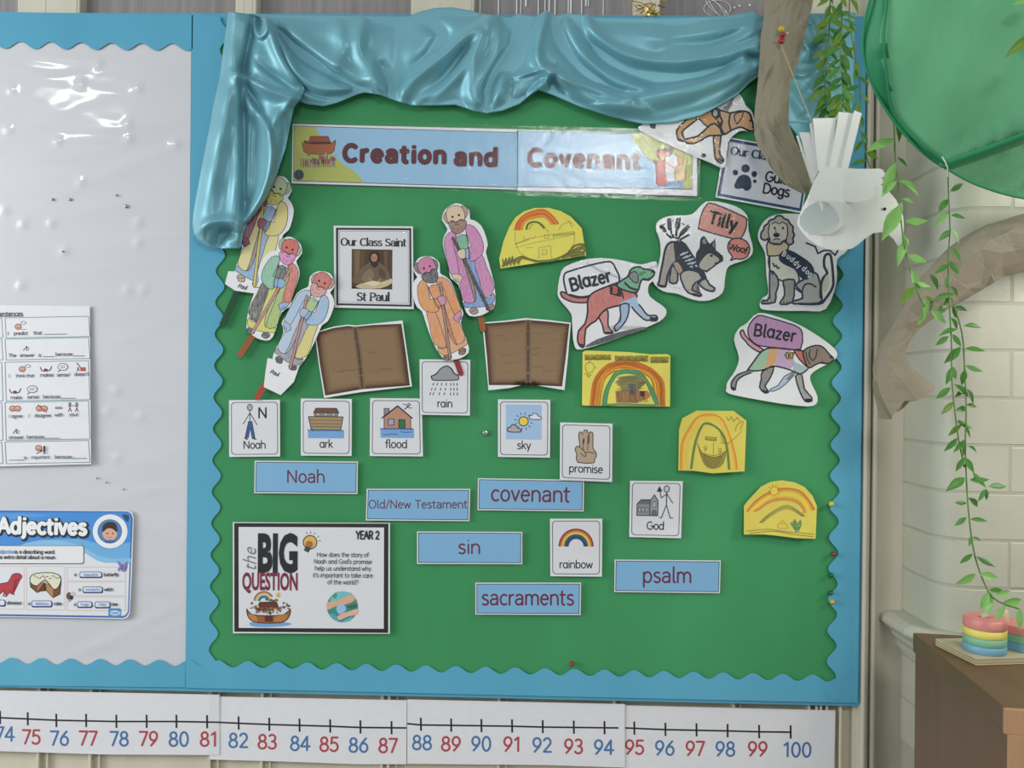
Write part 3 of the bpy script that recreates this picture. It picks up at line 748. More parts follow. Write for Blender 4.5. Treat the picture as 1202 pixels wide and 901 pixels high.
v.stroke([(285, 300), (300, 310)], 9, 'a87a58'); v.stroke([(340, 305), (330, 312)], 9, 'a87a58'); v.poly([(208, 335), (250, 346), (206, 347)], '1c120c')
v.build('printed_picture', c.ob)
v = Canvas(c).zoom(360, 250, 3.914)
text(v, 'Our Cl@ss S@int', 307, 150, 46, INK, .17, .8, 'c', sx=1.08, nib=.42, serif=True)
text(v, 'St P@ul', 306, 402, 50, INK, .17, .8, 'c', sx=1.08, nib=.42, serif=True)
v.build('lettering', c.ob)
# ---- two printed open books
def book(pts, inner, spine, label, d, seed, curl):
    c = card('book_picture', label, 'picture', pts, d, M['white'], 'open book pictures', mkwarp(pts, 90, .002, curl, 6, seed))
    v = Canvas(c); v.poly(inner, '4a3527')
    n = len(inner)
    cx = sum(p[0] for p in inner)/n; cy = sum(p[1] for p in inner)/n
    for k, s_ in enumerate((.97, .93, .90, .86, .80)):
        v.poly([(cx+(x-cx)*s_, cy+(y-cy)*s_) for x, y in inner], ('57412d', '6a523b', '7a6148', '846a4f', '8b7154')[k])
    for k, (w_, col) in enumerate(((7, '7a6450'), (3.6, '66523f'), (1.5, '4f3d2f'))): v.stroke(spine, w_, col, cap=False)
    r = random.Random(seed)
    for k in range(26):
        x, y = cx+r.uniform(-34, 34), cy+r.uniform(-28, 26); L = r.uniform(5, 20)
        v.stroke([(x, y), (x+L*.5, y+r.uniform(-1, 1)), (x+L, y+r.uniform(-1.5, 1.5))], r.uniform(.4, 1.6), r.choice(['7e6953', '8d765f', '7a644f', '89725b']))
    v.build('printed_picture', c.ob); return c
k = 3.914
book(zq(360, 250, k, [(35, 548), (120, 522), (190, 512), (225, 516), (300, 508), (440, 493), (460, 630), (484, 796), (250, 822), (80, 849), (55, 690)]),
     zq(360, 250, k, [(42, 552), (120, 528), (190, 518), (222, 522), (300, 514), (435, 508), (455, 640), (474, 792), (262, 808), (235, 812), (85, 838), (60, 690)]),
     zq(360, 250, k, [(221, 522), (240, 650), (256, 806)]), 'picture of an old brown open book, tilted, left of the orange puppet', .024, 4, .003)
k = 3.607
book(zq(560, 230, k, [(22, 535), (120, 527), (205, 516), (300, 524), (397, 536), (385, 680), (370, 821), (280, 806), (214, 794), (140, 812), (48, 822), (35, 680)]),
     zq(560, 230, k, [(28, 540), (120, 533), (208, 524), (300, 531), (391, 541), (376, 680), (360, 806), (280, 802), (215, 790), (140, 800), (50, 800), (42, 680)]),
     zq(560, 230, k, [(216, 524), (216, 660), (216, 790)]), 'picture of an old brown open book, upright, under the magenta puppet', .024, 9, .006)
# ---- symbol cards
SYM = 'small white symbol cards'
def symcard(q, label, d, seed, film, word, art, tx=.5, ts=.30, ang=None):
    """unit frame: u,v in 0..100 x 0..114 over the card"""
    c = card('symbol_card', label, 'card', q, d, M['white'], SYM, mkwarp(q, 90, .0012, .0008, 5, seed), film=film)
    f = quadmap(q); T = lambda x, y: f(x/100, y/114); k = (q[1][0]-q[0][0])/100
    v = Canvas(c).free(T, k); v.poly(rrect(4, 4, 96, 110, 7), '62656c'); v.poly(rrect(5.6, 5.6, 94.4, 108.4, 6), 'dfe0e5')
    art(v); v.build('printed_picture', c.ob)
    v = Canvas(c).free(T, k); text(v, word, 50, 97.5, 21, INK, .10, 0, 'c', seed=seed); v.build('lettering', c.ob); return c
def a_person(v):
    v.ell(41, 15, 5, 6.5, 'b9a5a2', INK, 1.4); v.stroke([(41, 22), (41, 45)], 1.6, INK); v.stroke([(41, 26), (28, 48)], 1.6, INK); v.stroke([(41, 26), (55, 50)], 1.6, INK)
    v.shape([(38, 43), (45, 43), (51, 76), (45, 76), (41.5, 56), (38, 76), (31, 76)], '2f5a94', INK, 1, 0); v.stroke([(31, 77), (36, 79)], 2.4, INK); v.stroke([(46, 77), (53, 79)], 2.4, INK)
    text(v, 'N', 66, 36, 29, INK, .11)
symcard([(268.8, 469.5), (328.5, 469), (328.8, 535.5), (269, 536)], 'white symbol card of a stick man in blue trousers, far left of the row', .0235, 1, grow([(268.8, 469.5), (328.5, 469), (328.8, 535.5), (269, 536)], 1, 1, 1, 3), 'Noah', a_person)
def a_ark(v):
    v.shape([(25, 28), (30, 19), (70, 19), (75, 28)], '6e4a30', INK, 1.5, 0); v.shape([(26, 28), (73, 28), (72, 36), (27, 36)], '8f8378', INK, 1.3, 0)
    for x in (34, 49, 64): v.ell(x, 31.5, 3, 3, 'b9bcc4', INK, .8, 10)
    v.poly([(14, 63), (85, 63), (85, 79), (14, 79)], '77a9dd')
    v.shape([(15, 36), (83, 36), (79, 60), (74, 63), (24, 63), (20, 60)], 'a58d63', INK, 1.6, 0)
    for y, a, b in ((43, 18, 80), (50, 20, 78), (56, 21, 77)): v.stroke([(a, y), (b, y)], .9, INK)
    v.stroke([(14+i*3, 62+(i % 2)*2.2) for i in range(24)], 1.6, '2c4f86')
symcard([(353, 467.5), (413, 468), (412.7, 535), (353.2, 534.5)], 'white symbol card of a brown boat on blue water, second in the row', .0235, 2, grow([(353, 467.5), (413, 468), (412.7, 535), (353.2, 534.5)], 1), 'ark', a_ark)
def a_flood(v):
    v.shape([(27, 37), (27, 20), (37, 20), (37, 30)], '8f8890', INK, 1.3, 0); v.shape([(27, 60), (27, 37), (53, 16), (78, 37), (78, 60)], 'b98d75', INK, 1.5, 0)
    v.stroke([(23, 39), (53, 15), (81, 39)], 2.6, INK); v.shape([(35, 41), (46, 41), (46, 53), (35, 53)], 'a9a6c8', INK, 1.4, 0); v.shape([(55, 42), (67, 42), (67, 60), (55, 60)], '2f6e43', INK, 1.4, 0)
    v.poly([(20, 60), (84, 60), (84, 78), (20, 78)], '77a9dd'); v.stroke([(20+i*3, 59+(i % 2)*2.4) for i in range(22)], 1.6, '2c4f86')
    v.stroke([(58, 66), (68, 67), (80, 66)], 1.4, '2c4f86'); v.stroke([(25, 71), (32, 72), (42, 70), (52, 71)], 1.4, '2c4f86')
    v.stroke([(66, 22), (72, 17), (78, 12)], 1.8, INK); v.stroke([(64, 11), (70, 13), (73, 18), (80, 19)], 1.5, INK); v.ell(75, 12, 2.4, 2.4, None, INK, 1.2, 8)
q = [(434.5, 467), (495, 467.5), (496.5, 535.5), (434, 535)]
symcard(q, 'white symbol card of a house standing in water, partly under the cloud card', .0235, 3, grow(q, 2, 2, 3, 4), 'flood', a_flood)
def a_rain(v):
    v.poly(cr([(24, 42), (22, 34), (30, 30), (36, 24), (42, 17), (54, 12), (64, 18), (70, 28), (77, 31), (78, 40), (72, 43), (48, 44), (30, 44)], 3), INK)
    v.poly(cr([(26, 41), (24.5, 35), (32, 32), (38, 25), (43, 19), (54, 14.5), (62, 20), (68, 30), (75, 33), (76, 39), (71, 41), (48, 42), (30, 42)], 3), '9b9b9f')
    for x0, x1 in ((28, 19), (36, 25), (44, 38), (53, 48), (62, 61), (68, 68), (74, 75)):
        for t in (0, .36, .7): 
            if x1 > 60 and x0 != 68 and t > .8: continue
            v.stroke([(x0+(x1-x0)*t, 48+28*t), (x0+(x1-x0)*(t+.2), 48+28*(t+.2))], 1.8, INK, cap=False)
q = [(492.5, 421.5), (552, 422), (551.5, 487.5), (493, 486.5)]
symcard(q, 'white symbol card of a grey rain cloud, higher than the row of cards', .0265, 4, grow(q, 1, 0, 6, 4), 'rain', a_rain)
def a_sky(v):
    v.poly([(15, 10), (84, 10), (84, 79), (15, 79)], 'a3c3e6')
    for k in range(12): a = k*PI/6+.2; v.stroke([(49+13*math.cos(a), 43+13*math.sin(a)), (49+18*math.cos(a), 43+18*math.sin(a))], 1.3, INK, cap=False)
    v.ell(49, 43, 9, 9, 'edcf55', INK, 1.7)
    cl = [(0, 10), (1, 5), (5, 4), (8, 0), (14, 1), (17, 5), (22, 7), (23, 11), (18, 12), (6, 12)]
    v.shape([(60+x, 27+y) for x, y in cl], 'dfe3ee', INK, 1.5, 3); v.shape([(18+x*1.15, 50+y*1.2) for x, y in cl], 'b6a9ae', INK, 1.8, 3)
q = [(584.5, 468.5), (646, 469), (645.5, 537), (584.5, 536)]
symcard(q, 'white symbol card of a sun between two clouds, below the upright book picture', .0235, 5, grow(q, 1, 3, 6, 4), 'sky', a_sky)
def a_hand(v):
    sk = 'b9a388'
    pts = [(34, 78), (32, 62), (29, 52), (33, 46), (38, 47), (36, 30), (36, 20), (40, 18), (43, 21), (44, 38), (46, 38), (45, 17), (49, 14), (53, 17), (53, 38), (55, 38), (56, 19), (60, 18), (63, 22), (63, 48), (68, 56), (70, 64), (66, 71), (64, 78)]
    v.shape(pts, sk, INK, 1.7, 2); v.stroke([(38, 48), (45, 54), (50, 62), (47, 66), (40, 60)], 1.5, INK, sm=2); v.stroke([(48, 58), (58, 57), (66, 60)], 1.4, INK, sm=2); v.stroke([(44, 38), (45, 52)], 1.3, INK); v.stroke([(53, 38), (53, 54)], 1.3, INK)
q = [(657.5, 495.5), (719, 497), (718.5, 565.5), (657, 563)]
symcard(q, 'white symbol card of a raised hand with three fingers up', .0265, 6, grow(q, 1, 2, 6, 5), 'promise', a_hand)
def a_rainbow(v):
    for k, col in enumerate(('8a2f2c', 'cf5f38', 'e0a23c', 'e3d36a', '2e6f5c', '2c4a7a', '3c3a72')): 
        v.band(50, 55, 15+(6-k)*2.6, 18+(6-k)*2.6+.3, 180, 360, col, 1.05)
    v.band(50, 55, 14, 15.2, 180, 360, '6a6aa0', 1.05)
q = [(645.5, 608.5), (707, 608.5), (706.5, 676.5), (646, 676)]
symcard(q, 'white symbol card of a rainbow, lowest of the symbol cards', .0235, 7, grow(q, 1, 2, 1, 1), 'rainbow', a_rainbow)
def a_church(v):
    v.shape([(14, 47), (22, 38), (42, 38), (42, 70), (14, 70)], '8f8f92', INK, 1.6, 0); v.poly([(15, 47), (23, 39), (41, 39), (41, 47)], '6b6b6e')
    v.shape([(39, 70), (39, 40), (47, 28), (54, 40), (54, 70)], '9c9c9f', INK, 1.8, 0)
    for x in (17, 24, 31): v.shape([(x, 54), (x+4, 54), (x+4, 63), (x, 63)], 'b9b9bc', INK, 1, 0)
    v.shape([(44, 42), (50, 42), (50, 53), (44, 53)], 'b9b9bc', INK, 1, 0); v.shape([(43, 70), (43, 62), (47, 58), (51, 62), (51, 70)], '6b6b6e', INK, 1, 0)
    v.ell(70, 16, 5, 6.5, 'c9c9cd', INK, 1.7); v.stroke([(70, 23), (70, 48)], 1.8, INK); v.stroke([(70, 26), (60, 34), (56, 16)], 1.6, INK); v.stroke([(70, 25), (82, 44)], 1.6, INK)
    v.stroke([(70, 48), (61, 74), (57, 73)], 1.7, INK); v.stroke([(70, 48), (78, 74), (83, 74)], 1.7, INK); v.poly([(51, 22), (56, 10), (62, 21)], INK)
q = [(739.5, 564), (801.5, 564.5), (799.5, 631.5), (738.5, 630)]
symcard(q, 'white symbol card of a grey church beside a stick figure', .0235, 8, grow(q, 1, 1, 7, 4), 'God', a_church)
# ---- blue word cards
def wordcard(q, label, word, size, seed, film, d=.0232, sx=1.0):
    c = card('word_card', label, 'card', q, d, M['white'], 'blue word cards', mkwarp(q, 0, .0010, .0, 5, seed), film=film)
    v = Canvas(c); (ax, ay), (bx, by), (cx, cy), (dx, dy) = q
    i = grow(q, -1.3); v.poly(i, '3d4a5a'); v.poly(grow(q, -2.2), '80b4dc'); v.build('printed_picture', c.ob)
    v = Canvas(c); ang = math.degrees(math.atan2(by-ay, bx-ax))
    mx, my = (ax+bx+cx+dx)/4, (ay+by+cy+dy)/4
    text(v, word, mx, my+size*.30, size, WORD, .095, ang, 'c', sx=sx, track=.02); v.build('lettering', c.ob)
wordcard([(299, 540.5), (420, 541.5), (419.5, 579.5), (298.5, 578.5)], 'blue word card under the stick man and boat cards', 'No@h', 20, 1, grow([(299, 540.5), (420, 541.5), (419.5, 579.5), (298.5, 578.5)], 2, 2, 1, 2), sx=1.05)
wordcard([(430.5, 573.5), (552, 573.5), (551, 611.5), (429.5, 610.5)], 'blue word card with three small words, right end lost in glare', 'Old/New Test@ment', 13, 2, grow([(430.5, 573.5), (552, 573.5), (551, 611.5), (429.5, 610.5)], 2, 3, 4, 3), sx=1.08)
wordcard([(561, 561), (685.5, 563), (685, 600), (560.5, 598.5)], 'blue word card tucked under the raised hand card', 'coven@nt', 25, 3, grow([(561, 561), (685.5, 563), (685, 600), (560.5, 598.5)], 4, 1, 5, 2), sx=1.0)
wordcard([(489.5, 623.5), (613, 624), (613, 662), (489.5, 661.5)], 'blue word card with a three-letter word, right of the framed poster', 'sin', 22, 4, grow([(489.5, 623.5), (613, 624), (613, 662), (489.5, 661.5)], 1, 3, 4, 2), sx=1.12)
wordcard([(558, 683.5), (682, 683.5), (681.5, 721.5), (558, 721)], 'blue word card lowest of all, under the rainbow symbol card', 's@craments'.replace('@cra', '@cr@'), 24, 5, grow([(558, 683.5), (682, 683.5), (681.5, 721.5), (558, 721)], 5, 4, 4, 3), sx=.96)
wordcard([(721.5, 656.5), (846, 657.5), (845, 696), (721, 694.5)], 'blue word card furthest right, under the church card', 'ps@lm', 24, 6, grow([(721.5, 656.5), (846, 657.5), (845, 696), (721, 694.5)], 2, 3, 7, 3), sx=1.0)
# ---- question poster
q = [(273.3, 612.6), (457.7, 613.6), (457.7, 743.6), (273.5, 743)]
c = card('question_poster', 'white framed question poster with thick black border at lower left', 'poster', q, .0235, M['white'], None, mkwarp(q, 90, .001, .001, 4, 5), film=grow(q, .5))
v = Canvas(c).zoom(260, 600, 5.724)
v.poly([(85, 78), (1122, 82), (1120, 816), (86, 808)], '262022'); v.poly([(115, 104), (1092, 108), (1090, 788), (116, 782)], 'e0e2e7')
v.ell(595, 207, 46, 46, 'e6b35f', '3a3638', 7); v.ell(590, 222, 25, 25, 'a5713c'); v.poly([(566, 232), (602, 245), (585, 278), (552, 262)], '3c4a48')
for a in (-1.9, -1.5, -1.1, -.6, -.15): v.stroke([(595+60*math.cos(a), 207+60*math.sin(a)), (595+72*math.cos(a), 207+72*math.sin(a))], 5, '3a3638')
# ark
for kk, col in enumerate(('8d5a44', 'd9a76a', 'd8cf96', '4c93a8', '2f5f80')): v.band(285, 605, 60-kk*9, 70-kk*9, 185, 330, col)
v.ell(382, 562, 17, 20, 'd8c496'); v.ell(382, 562, 9, 11, 'c9a95c')
v.poly([(190, 748), (240, 740), (320, 752), (440, 745), (470, 760), (400, 772), (280, 778), (200, 770)], '79a6d6', sm=2)
v.shape([(170, 655), (200, 690), (300, 700), (420, 692), (462, 655), (458, 700), (420, 742), (350, 750), (250, 748), (200, 732), (176, 700)], '9c6236', '3c2418', 6, 2)
v.poly([(180, 690), (230, 700), (240, 740), (200, 728)], 'c28648', sm=2); v.poly([(360, 705), (440, 690), (430, 728), (360, 742)], 'b87c42', sm=2)
v.shape([(235, 665), (255, 610), (370, 608), (390, 665)], '6a3424', '3a1c14', 5, 0); v.poly([(262, 668), (380, 668), (380, 645), (262, 645)], '8f5638')
v.poly([(290, 700), (345, 700), (345, 742), (292, 740)], '5c2c22')
r = random.Random(11)
for kk in range(60):
    x = r.uniform(178, 455); y = 672+r.uniform(-24, 14)-8*abs(x-315)/140+(r.uniform(-40, 0) if 200 < x < 250 or x > 395 else 0)
    v.ell(x, y, r.uniform(5, 11), r.uniform(5, 11), r.choice(['7a5a44', 'b89a80', '5a3a30', '9a8a90', 'd9c4a8', '6f6f86', '8f4a34', '566b3c', '9c9ab8']), None, n=7)
for kk in range(9): v.ell(300+kk*9, 600+r.uniform(-14, 4), 7, 8, r.choice(['4f6a3c', '7a8c50', '6a4a38']), None, n=7)
# globe with hands
v.ell(812, 640, 104, 104, '3f8f86', n=28); v.poly([(760, 545), (830, 538), (880, 560), (800, 610), (730, 600)], '79c0c6', sm=2); v.poly([(740, 570), (775, 545), (770, 585)], '4c9c6c', sm=2)
v.poly([(710, 610), (780, 600), (860, 560), (895, 575), (890, 600), (830, 625), (760, 640), (712, 660)], 'dfae92', sm=2)
v.poly([(770, 650), (800, 620), (835, 640), (830, 670), (790, 690)], '9cc3e8', sm=2); v.poly([(838, 640), (900, 620), (915, 640), (870, 655)], '2f6e5a', sm=2)
v.poly([(770, 715), (800, 690), (860, 670), (913, 655), (912, 690), (850, 705), (800, 728), (775, 725)], 'e3b79c', sm=2)
v.poly([(720, 690), (760, 690), (790, 735), (760, 728)], '57a7b4', sm=2); v.poly([(820, 735), (880, 705), (860, 735), (815, 744)], '6ab5c6', sm=2)
v.build('printed_picture', c.ob)
v = Canvas(c).zoom(260, 600, 5.724)
solid(v, 'BIG', (243, 396, 268, 253), '1f1f24', .045, .4)
solid(v, 'QUESTION', (139, 524, 372, 116), '7c2740', .03, .4)
solid(v, 'the', (232, 388, 150, 90), '77777c', -.008, -90, .35)
text(v, 'YEAR 2', 982, 185, 74, INK, .14, .5, 'c', sx=.72)
for kk, (ln, y) in enumerate((('How does the story of', 305), ("Noah and God's promise", 351), ('help us understand why', 397), ("it's important to take care", 443), ('of the world?', 489))):
    text(v, ln, 815, y, 40, '44444c', .10, .4, 'c', sx=(1.0 if kk != 3 else .98))
v.build('lettering', c.ob)
# ---- sentence sheet on the grey panel
q = [(-70, 357), (105.5, 359), (107, 544.5), (-68, 549)]
c = card('sentence_sheet', 'white worksheet of sentence starters in thin boxes on grey panel', 'sheet', q, .0225, M['white'], None, mkwarp(q, 90, .002, .003, 5, 6))
v = Canvas(c).zoom(0, 340, 4.093)
BX = '5c8a94'
for y0, y1 in ((132, 228), (234, 334), (345, 531), (538, 720), (728, 832)):
    v.stroke([(24, y0+3), (425, y0-5), (432, y1-4), (30, y1+3)], 3, BX, True); v.stroke([(-200, y0+8), (8, y0+4), (14, y1+2), (-200, y1+6)], 3, BX, True)
sk = 'c98a72'
def face(x, y): v.ell(x, y, 15, 13, 'd9a58c', '6a3a30', 3, 12); v.stroke([(x-5, y+5), (x+5, y+5)], 3, '7a2a24')
face(87, 177); v.ell(112, 158, 12, 7, None, '555', 2, 12) if False else v.ell(112, 158, 12, 7, None, '55585e', 2, 12); v.stroke([(100, 190), (125, 190)], 2, '55585e')
v.stroke([(112, 292), (128, 270), (128, 292)], 3, '55585e'); v.ell(132, 283, 6, 8, None, '55585e', 2, 8)
face(106, 381); v.ell(133, 366, 13, 7, None, '55585e', 2, 12)
for x in (193, 45): 
    y = 372 if x == 193 else 478
    v.stroke([(x, y), (x+8, y+16), (x+25, y+18), (x+46, y+14), (x+54, y-4)], 4, '3c2c30', sm=2); v.ell(x+26, y+12, 10, 6, '7a2a30', None, n=10)
for x, y in ((302, 370), (155, 477)): v.ell(x, y, 24, 17, 'e3e3e8', '44474e', 3); v.stroke([(x-12, y-4), (x+12, y-4)], 2.5, '44474e'); v.stroke([(x-12, y+4), (x+10, y+4)], 2.5, '44474e'); v.stroke([(x-14, y+16), (x-24, y+24)], 3, '44474e')
v.stroke([(368, 350), (395, 385)], 4, '8f2f34'); v.poly([(385, 372), (410, 372), (412, 390), (386, 390)], 'b5524c'); v.stroke([(370, 390), (374, 372), (380, 390)], 3, '44474e')
for x in (60, 84, 188, 212): face(x, 570)
v.stroke([(182, 552), (222, 588)], 4, 'a83c38'); v.ell(274, 567, 8, 4, None, '44474e', 3, 10); v.ell(290, 567, 8, 4, None, '44474e', 3, 10)
for x in (335, 368): v.ell(x, 547, 5, 5, None, '2c2c30', 3, 8); v.stroke([(x, 552), (x, 568)], 3, '2c2c30'); v.stroke([(x-7, 584), (x, 568), (x+7, 584)], 3, '2c2c30'); v.stroke([(x-7, 560), (x, 555), (x+7, 558)], 3, '2c2c30')
v.stroke([(345, 556), (358, 556)], 3, 'a83c38')
v.stroke([(62, 690), (78, 668), (78, 690)], 3, '55585e'); v.ell(85, 682, 6, 8, None, '55585e', 2, 8)
face(185, 760); v.stroke([(175, 785), (200, 775)], 3, '2c2c30'); v.ell(198, 772, 6, 6, '555860', None, n=8)
v.build('printed_picture', c.ob)
v = Canvas(c).zoom(0, 340, 4.093)
def tl(s, x, y, sz=22, wt=.11): text(v, s, x, y, sz, '3c3c44', wt, -.8, 'l', sx=1.15)
text(v, 'Sentences', 110, 124, 28, '2f2f36', .11, -.8, 'r', sx=1.12); v.stroke([(-60, 129), (110, 126)], 2.5, '2f2f36')
tl('I', 36, 217); tl('predict', 66, 217); tl('that', 160, 215); tl('______', 210, 212, 32, .07)
tl('The', 40, 323); tl('answer', 94, 322); tl('is', 184, 321); tl('___', 206, 319, 32, .07); tl('because', 266, 317); tl('___', 350, 316, 32, .07)
tl('I', 42, 421); tl('think that', 76, 420, 20); tl('makes', 192, 417); tl('sense/', 272, 416); tl("doesn't", 356, 413)
tl('make', 50, 525); tl('sense', 130, 522); tl('because', 206, 521); tl('____', 288, 519, 32, .07)
tl('I agree', 42, 614, 21); tl('/', 134, 613); tl('disagree', 164, 611, 21); tl('with', 262, 608); tl('your', 332, 606)
tl('answer', 42, 716); tl('because', 128, 714); tl('____', 210, 711, 32, .07)
tl('____', 42, 816, 32, .07); tl('is', 114, 813); tl('important', 150, 811, 20); tl('because', 262, 810); tl('____', 342, 808, 32, .07)
text(v, '!', 213, 786, 48, '2c2c30', .2, 0)
v.build('lettering', c.ob)
# ---- adjectives poster
Z = lambda p: zq(0, 580, 5.3, p)
q = Z([(-420, 88), (-300, 92)]+[(400, 98), (790, 100), (820, 112), (832, 145), (822, 480), (808, 740), (795, 765), (770, 775), (300, 766), (-420, 756)])
c = card('grammar_poster', 'blue-edged word class poster with a cake and a red dinosaur', 'poster', q, .0225, M['white'], None, mkwarp(q, 90, .001, .002, 5, 7), film=q)
v = Canvas(c).zoom(0, 580, 5.3)
v.poly([(-410, 96), (790, 106), (815, 120), (826, 150), (802, 735), (785, 760), (765, 768), (-410, 750)], '3a68b4')
v.poly([(-410, 108), (785, 112), (808, 124), (817, 152), (795, 730), (780, 750), (762, 757), (-410, 738)], 'e3e6ec')
v.poly([(-410, 108), (785, 112), (808, 124), (817, 152), (806, 430), (760, 425), (650, 425), (600, 410), (530, 350), (450, 330), (200, 330), (-410, 340)], '6fb2e4')
v.poly([(-410, 108), (785, 112), (808, 124), (817, 152), (812, 300), (700, 310), (590, 300), (480, 275), (330, 280), (200, 315), (0, 320), (-410, 300)], '4691dc')
v.poly([(120, 320), (250, 285), (400, 290), (520, 330), (600, 375), (700, 400), (808, 395), (806, 430), (700, 425), (600, 410), (500, 350), (330, 325)], '8cc2ea', sm=2)
v.poly([(-60, 122), (120, 118), (330, 128), (150, 150), (-60, 160)], '5a9fe4')
v.ell(685, 230, 112, 110, '3f84c8'); v.ell(685, 230, 108, 106, 'f0f2f4', n=28); v.ell(683, 230, 77, 76, '4f83bc', n=24)
v.poly([(760, 125), (800, 130), (800, 165), (785, 168)], '1f4f6a', sm=2)
v.ell(683, 243, 46, 44, 'dfb095', n=20); v.poly([(638, 235), (640, 195), (670, 172), (710, 175), (728, 200), (728, 235), (700, 215), (668, 212)], '3c2624', sm=3)
v.ell(668, 243, 5, 6, '5a3428', n=8); v.ell(702, 243, 5, 6, '5a3428', n=8); v.stroke([(672, 265), (684, 270), (697, 265)], 3, 'a84a40'); v.poly([(645, 290), (685, 282), (722, 290), (705, 303), (660, 303)], '4b5ea0')
v.poly(rrect(-300, 318, 525, 434, 16), '454a58'); v.poly(rrect(-300, 321, 519, 428, 14), 'ecEdf0'.lower())
for x0, x1, y0, y1 in ((-160, 150, 447, 714), (165, 403, 447, 717), (418, 780, 452, 538), (418, 780, 545, 630), (418, 780, 637, 722)):
    v.stroke([(x0, y0), (x1, y0), (x1, y1), (x0, y1)], 3, 'e0b8a8', True)
v.shape([(-60, 590), (0, 555), (50, 545), (75, 500), (110, 490), (135, 505), (130, 525), (95, 535), (90, 570), (80, 595), (85, 620), (60, 610), (40, 632), (20, 600), (0, 620), (-60, 600)], 'b93a46', '5c1820', 4, 2)
v.stroke([(30, 600), (20, 630), (40, 634)], 7, '8f2832'); v.stroke([(60, 600), (70, 618), (88, 622)], 7, '8f2832')
v.shape([(185, 520), (190, 575), (230, 610), (245, 605), (275, 550), (290, 600), (330, 642), (372, 620), (380, 540)], '7a4a2c', '2c1c14', 5, 0)
v.poly([(230, 608), (275, 545), (280, 520), (235, 560)], 'a87448'); v.poly([(285, 545), (330, 590), (330, 640), (290, 598)], 'b98656')
v.shape([(186, 530), (200, 500), (250, 488), (330, 488), (375, 510), (378, 540), (360, 580), (330, 588), (282, 530), (232, 568), (196, 556)], 'e6e2cc', '2c1c14', 5, 2)
for a in range(9): x = 210+a*19; v.stroke([(x, 505+(a % 3)*9), (x+14, 510+(a % 2)*12)], 5, '5c5a44')
def pill(x0, x1, y0, y1): v.poly(rrect(x0, y0+3, x1+4, y1+5, 11), '2f4478'); v.poly(rrect(x0, y0, x1, y1, 11), '2f4478'); v.poly(rrect(x0+4, y0+4, x1-4, y1-4, 9), 'dfe6f2')
for a in ((495, 633, 480, 516), (515, 637, 573, 610), (480, 572, 665, 702), (590, 684, 666, 704), (196, 322, 660, 698), (-60, 32, 655, 693)): pill(*a)
v.poly([(728, 420), (745, 418), (760, 440), (790, 415), (793, 440), (772, 455), (785, 475), (765, 482), (758, 462), (740, 480), (732, 462), (745, 450)], '8c7cc0', sm=2); v.stroke([(760, 432), (757, 478)], 4, '3c3470')
v.ell(432, 632, 20, 24, '6a4a38'); v.ell(445, 640, 10, 16, '332824'); v.ell(452, 618, 16, 12, 'c3c9d2'); v.stroke([(425, 665), (440, 660)], 4, '2c2020')
v.poly(rrect(674, 708, 752, 764, 10), '4a8fd0'); v.poly([(684, 740), (690, 726), (715, 722), (742, 728), (748, 742), (730, 752), (695, 750)], 'dfe8f2', sm=2)
v.build('printed_picture', c.ob)
v = Canvas(c).zoom(0, 580, 5.3)
v.mark(); v.hold = True
# bold outlined heading
text(v, '@djectives'.replace('@', 'A'), 550, 254, 128, '15202e', .34, 1.2, 'r', sx=.98, track=.05)
text(v, 'Adjectives', 545, 249, 128, 'f2f4f6', .19, 1.2, 'r', sx=.98, track=.05)
v.hold = False
tx = lambda s, x, y, sz, col='3a3440', al='l', wt=.15: text(v, s, x, y, sz, col, wt, .3, al, sx=1.05)
tx('is a describing word.', 342, 369, 30, al='r'); tx('adjective', 92, 367, 30, '7fa4cc', 'r'); tx('gives us extra detail about a noun.', 347, 402, 30, al='r')
tx('a', 462, 508, 26); tx('beautiful', 564, 508, 24, '6f94c8', 'c', .1); tx('butterfly', 645, 508, 26)
tx('a', 488, 600, 26); tx('wonderful', 576, 599, 22, '6f94c8', 'c', .1); tx('witch', 648, 600, 26)
tx('a', 460, 692, 26); tx('huge', 526, 691, 24, '6f94c8', 'c', .1); tx(',', 578, 692, 26); tx('hairy', 637, 692, 24, '6f94c8', 'c', .1); tx('bee', 692, 692, 26)
tx('a', 175, 688, 26); tx('delicious', 259, 687, 24, '6f94c8', 'c', .1); tx('cake', 333, 688, 26); tx('dinosaur', 42, 683, 26)
tx('twinkl', 712, 743, 20, '4a8fd0', 'c', .12)
v.build('lettering', c.ob)
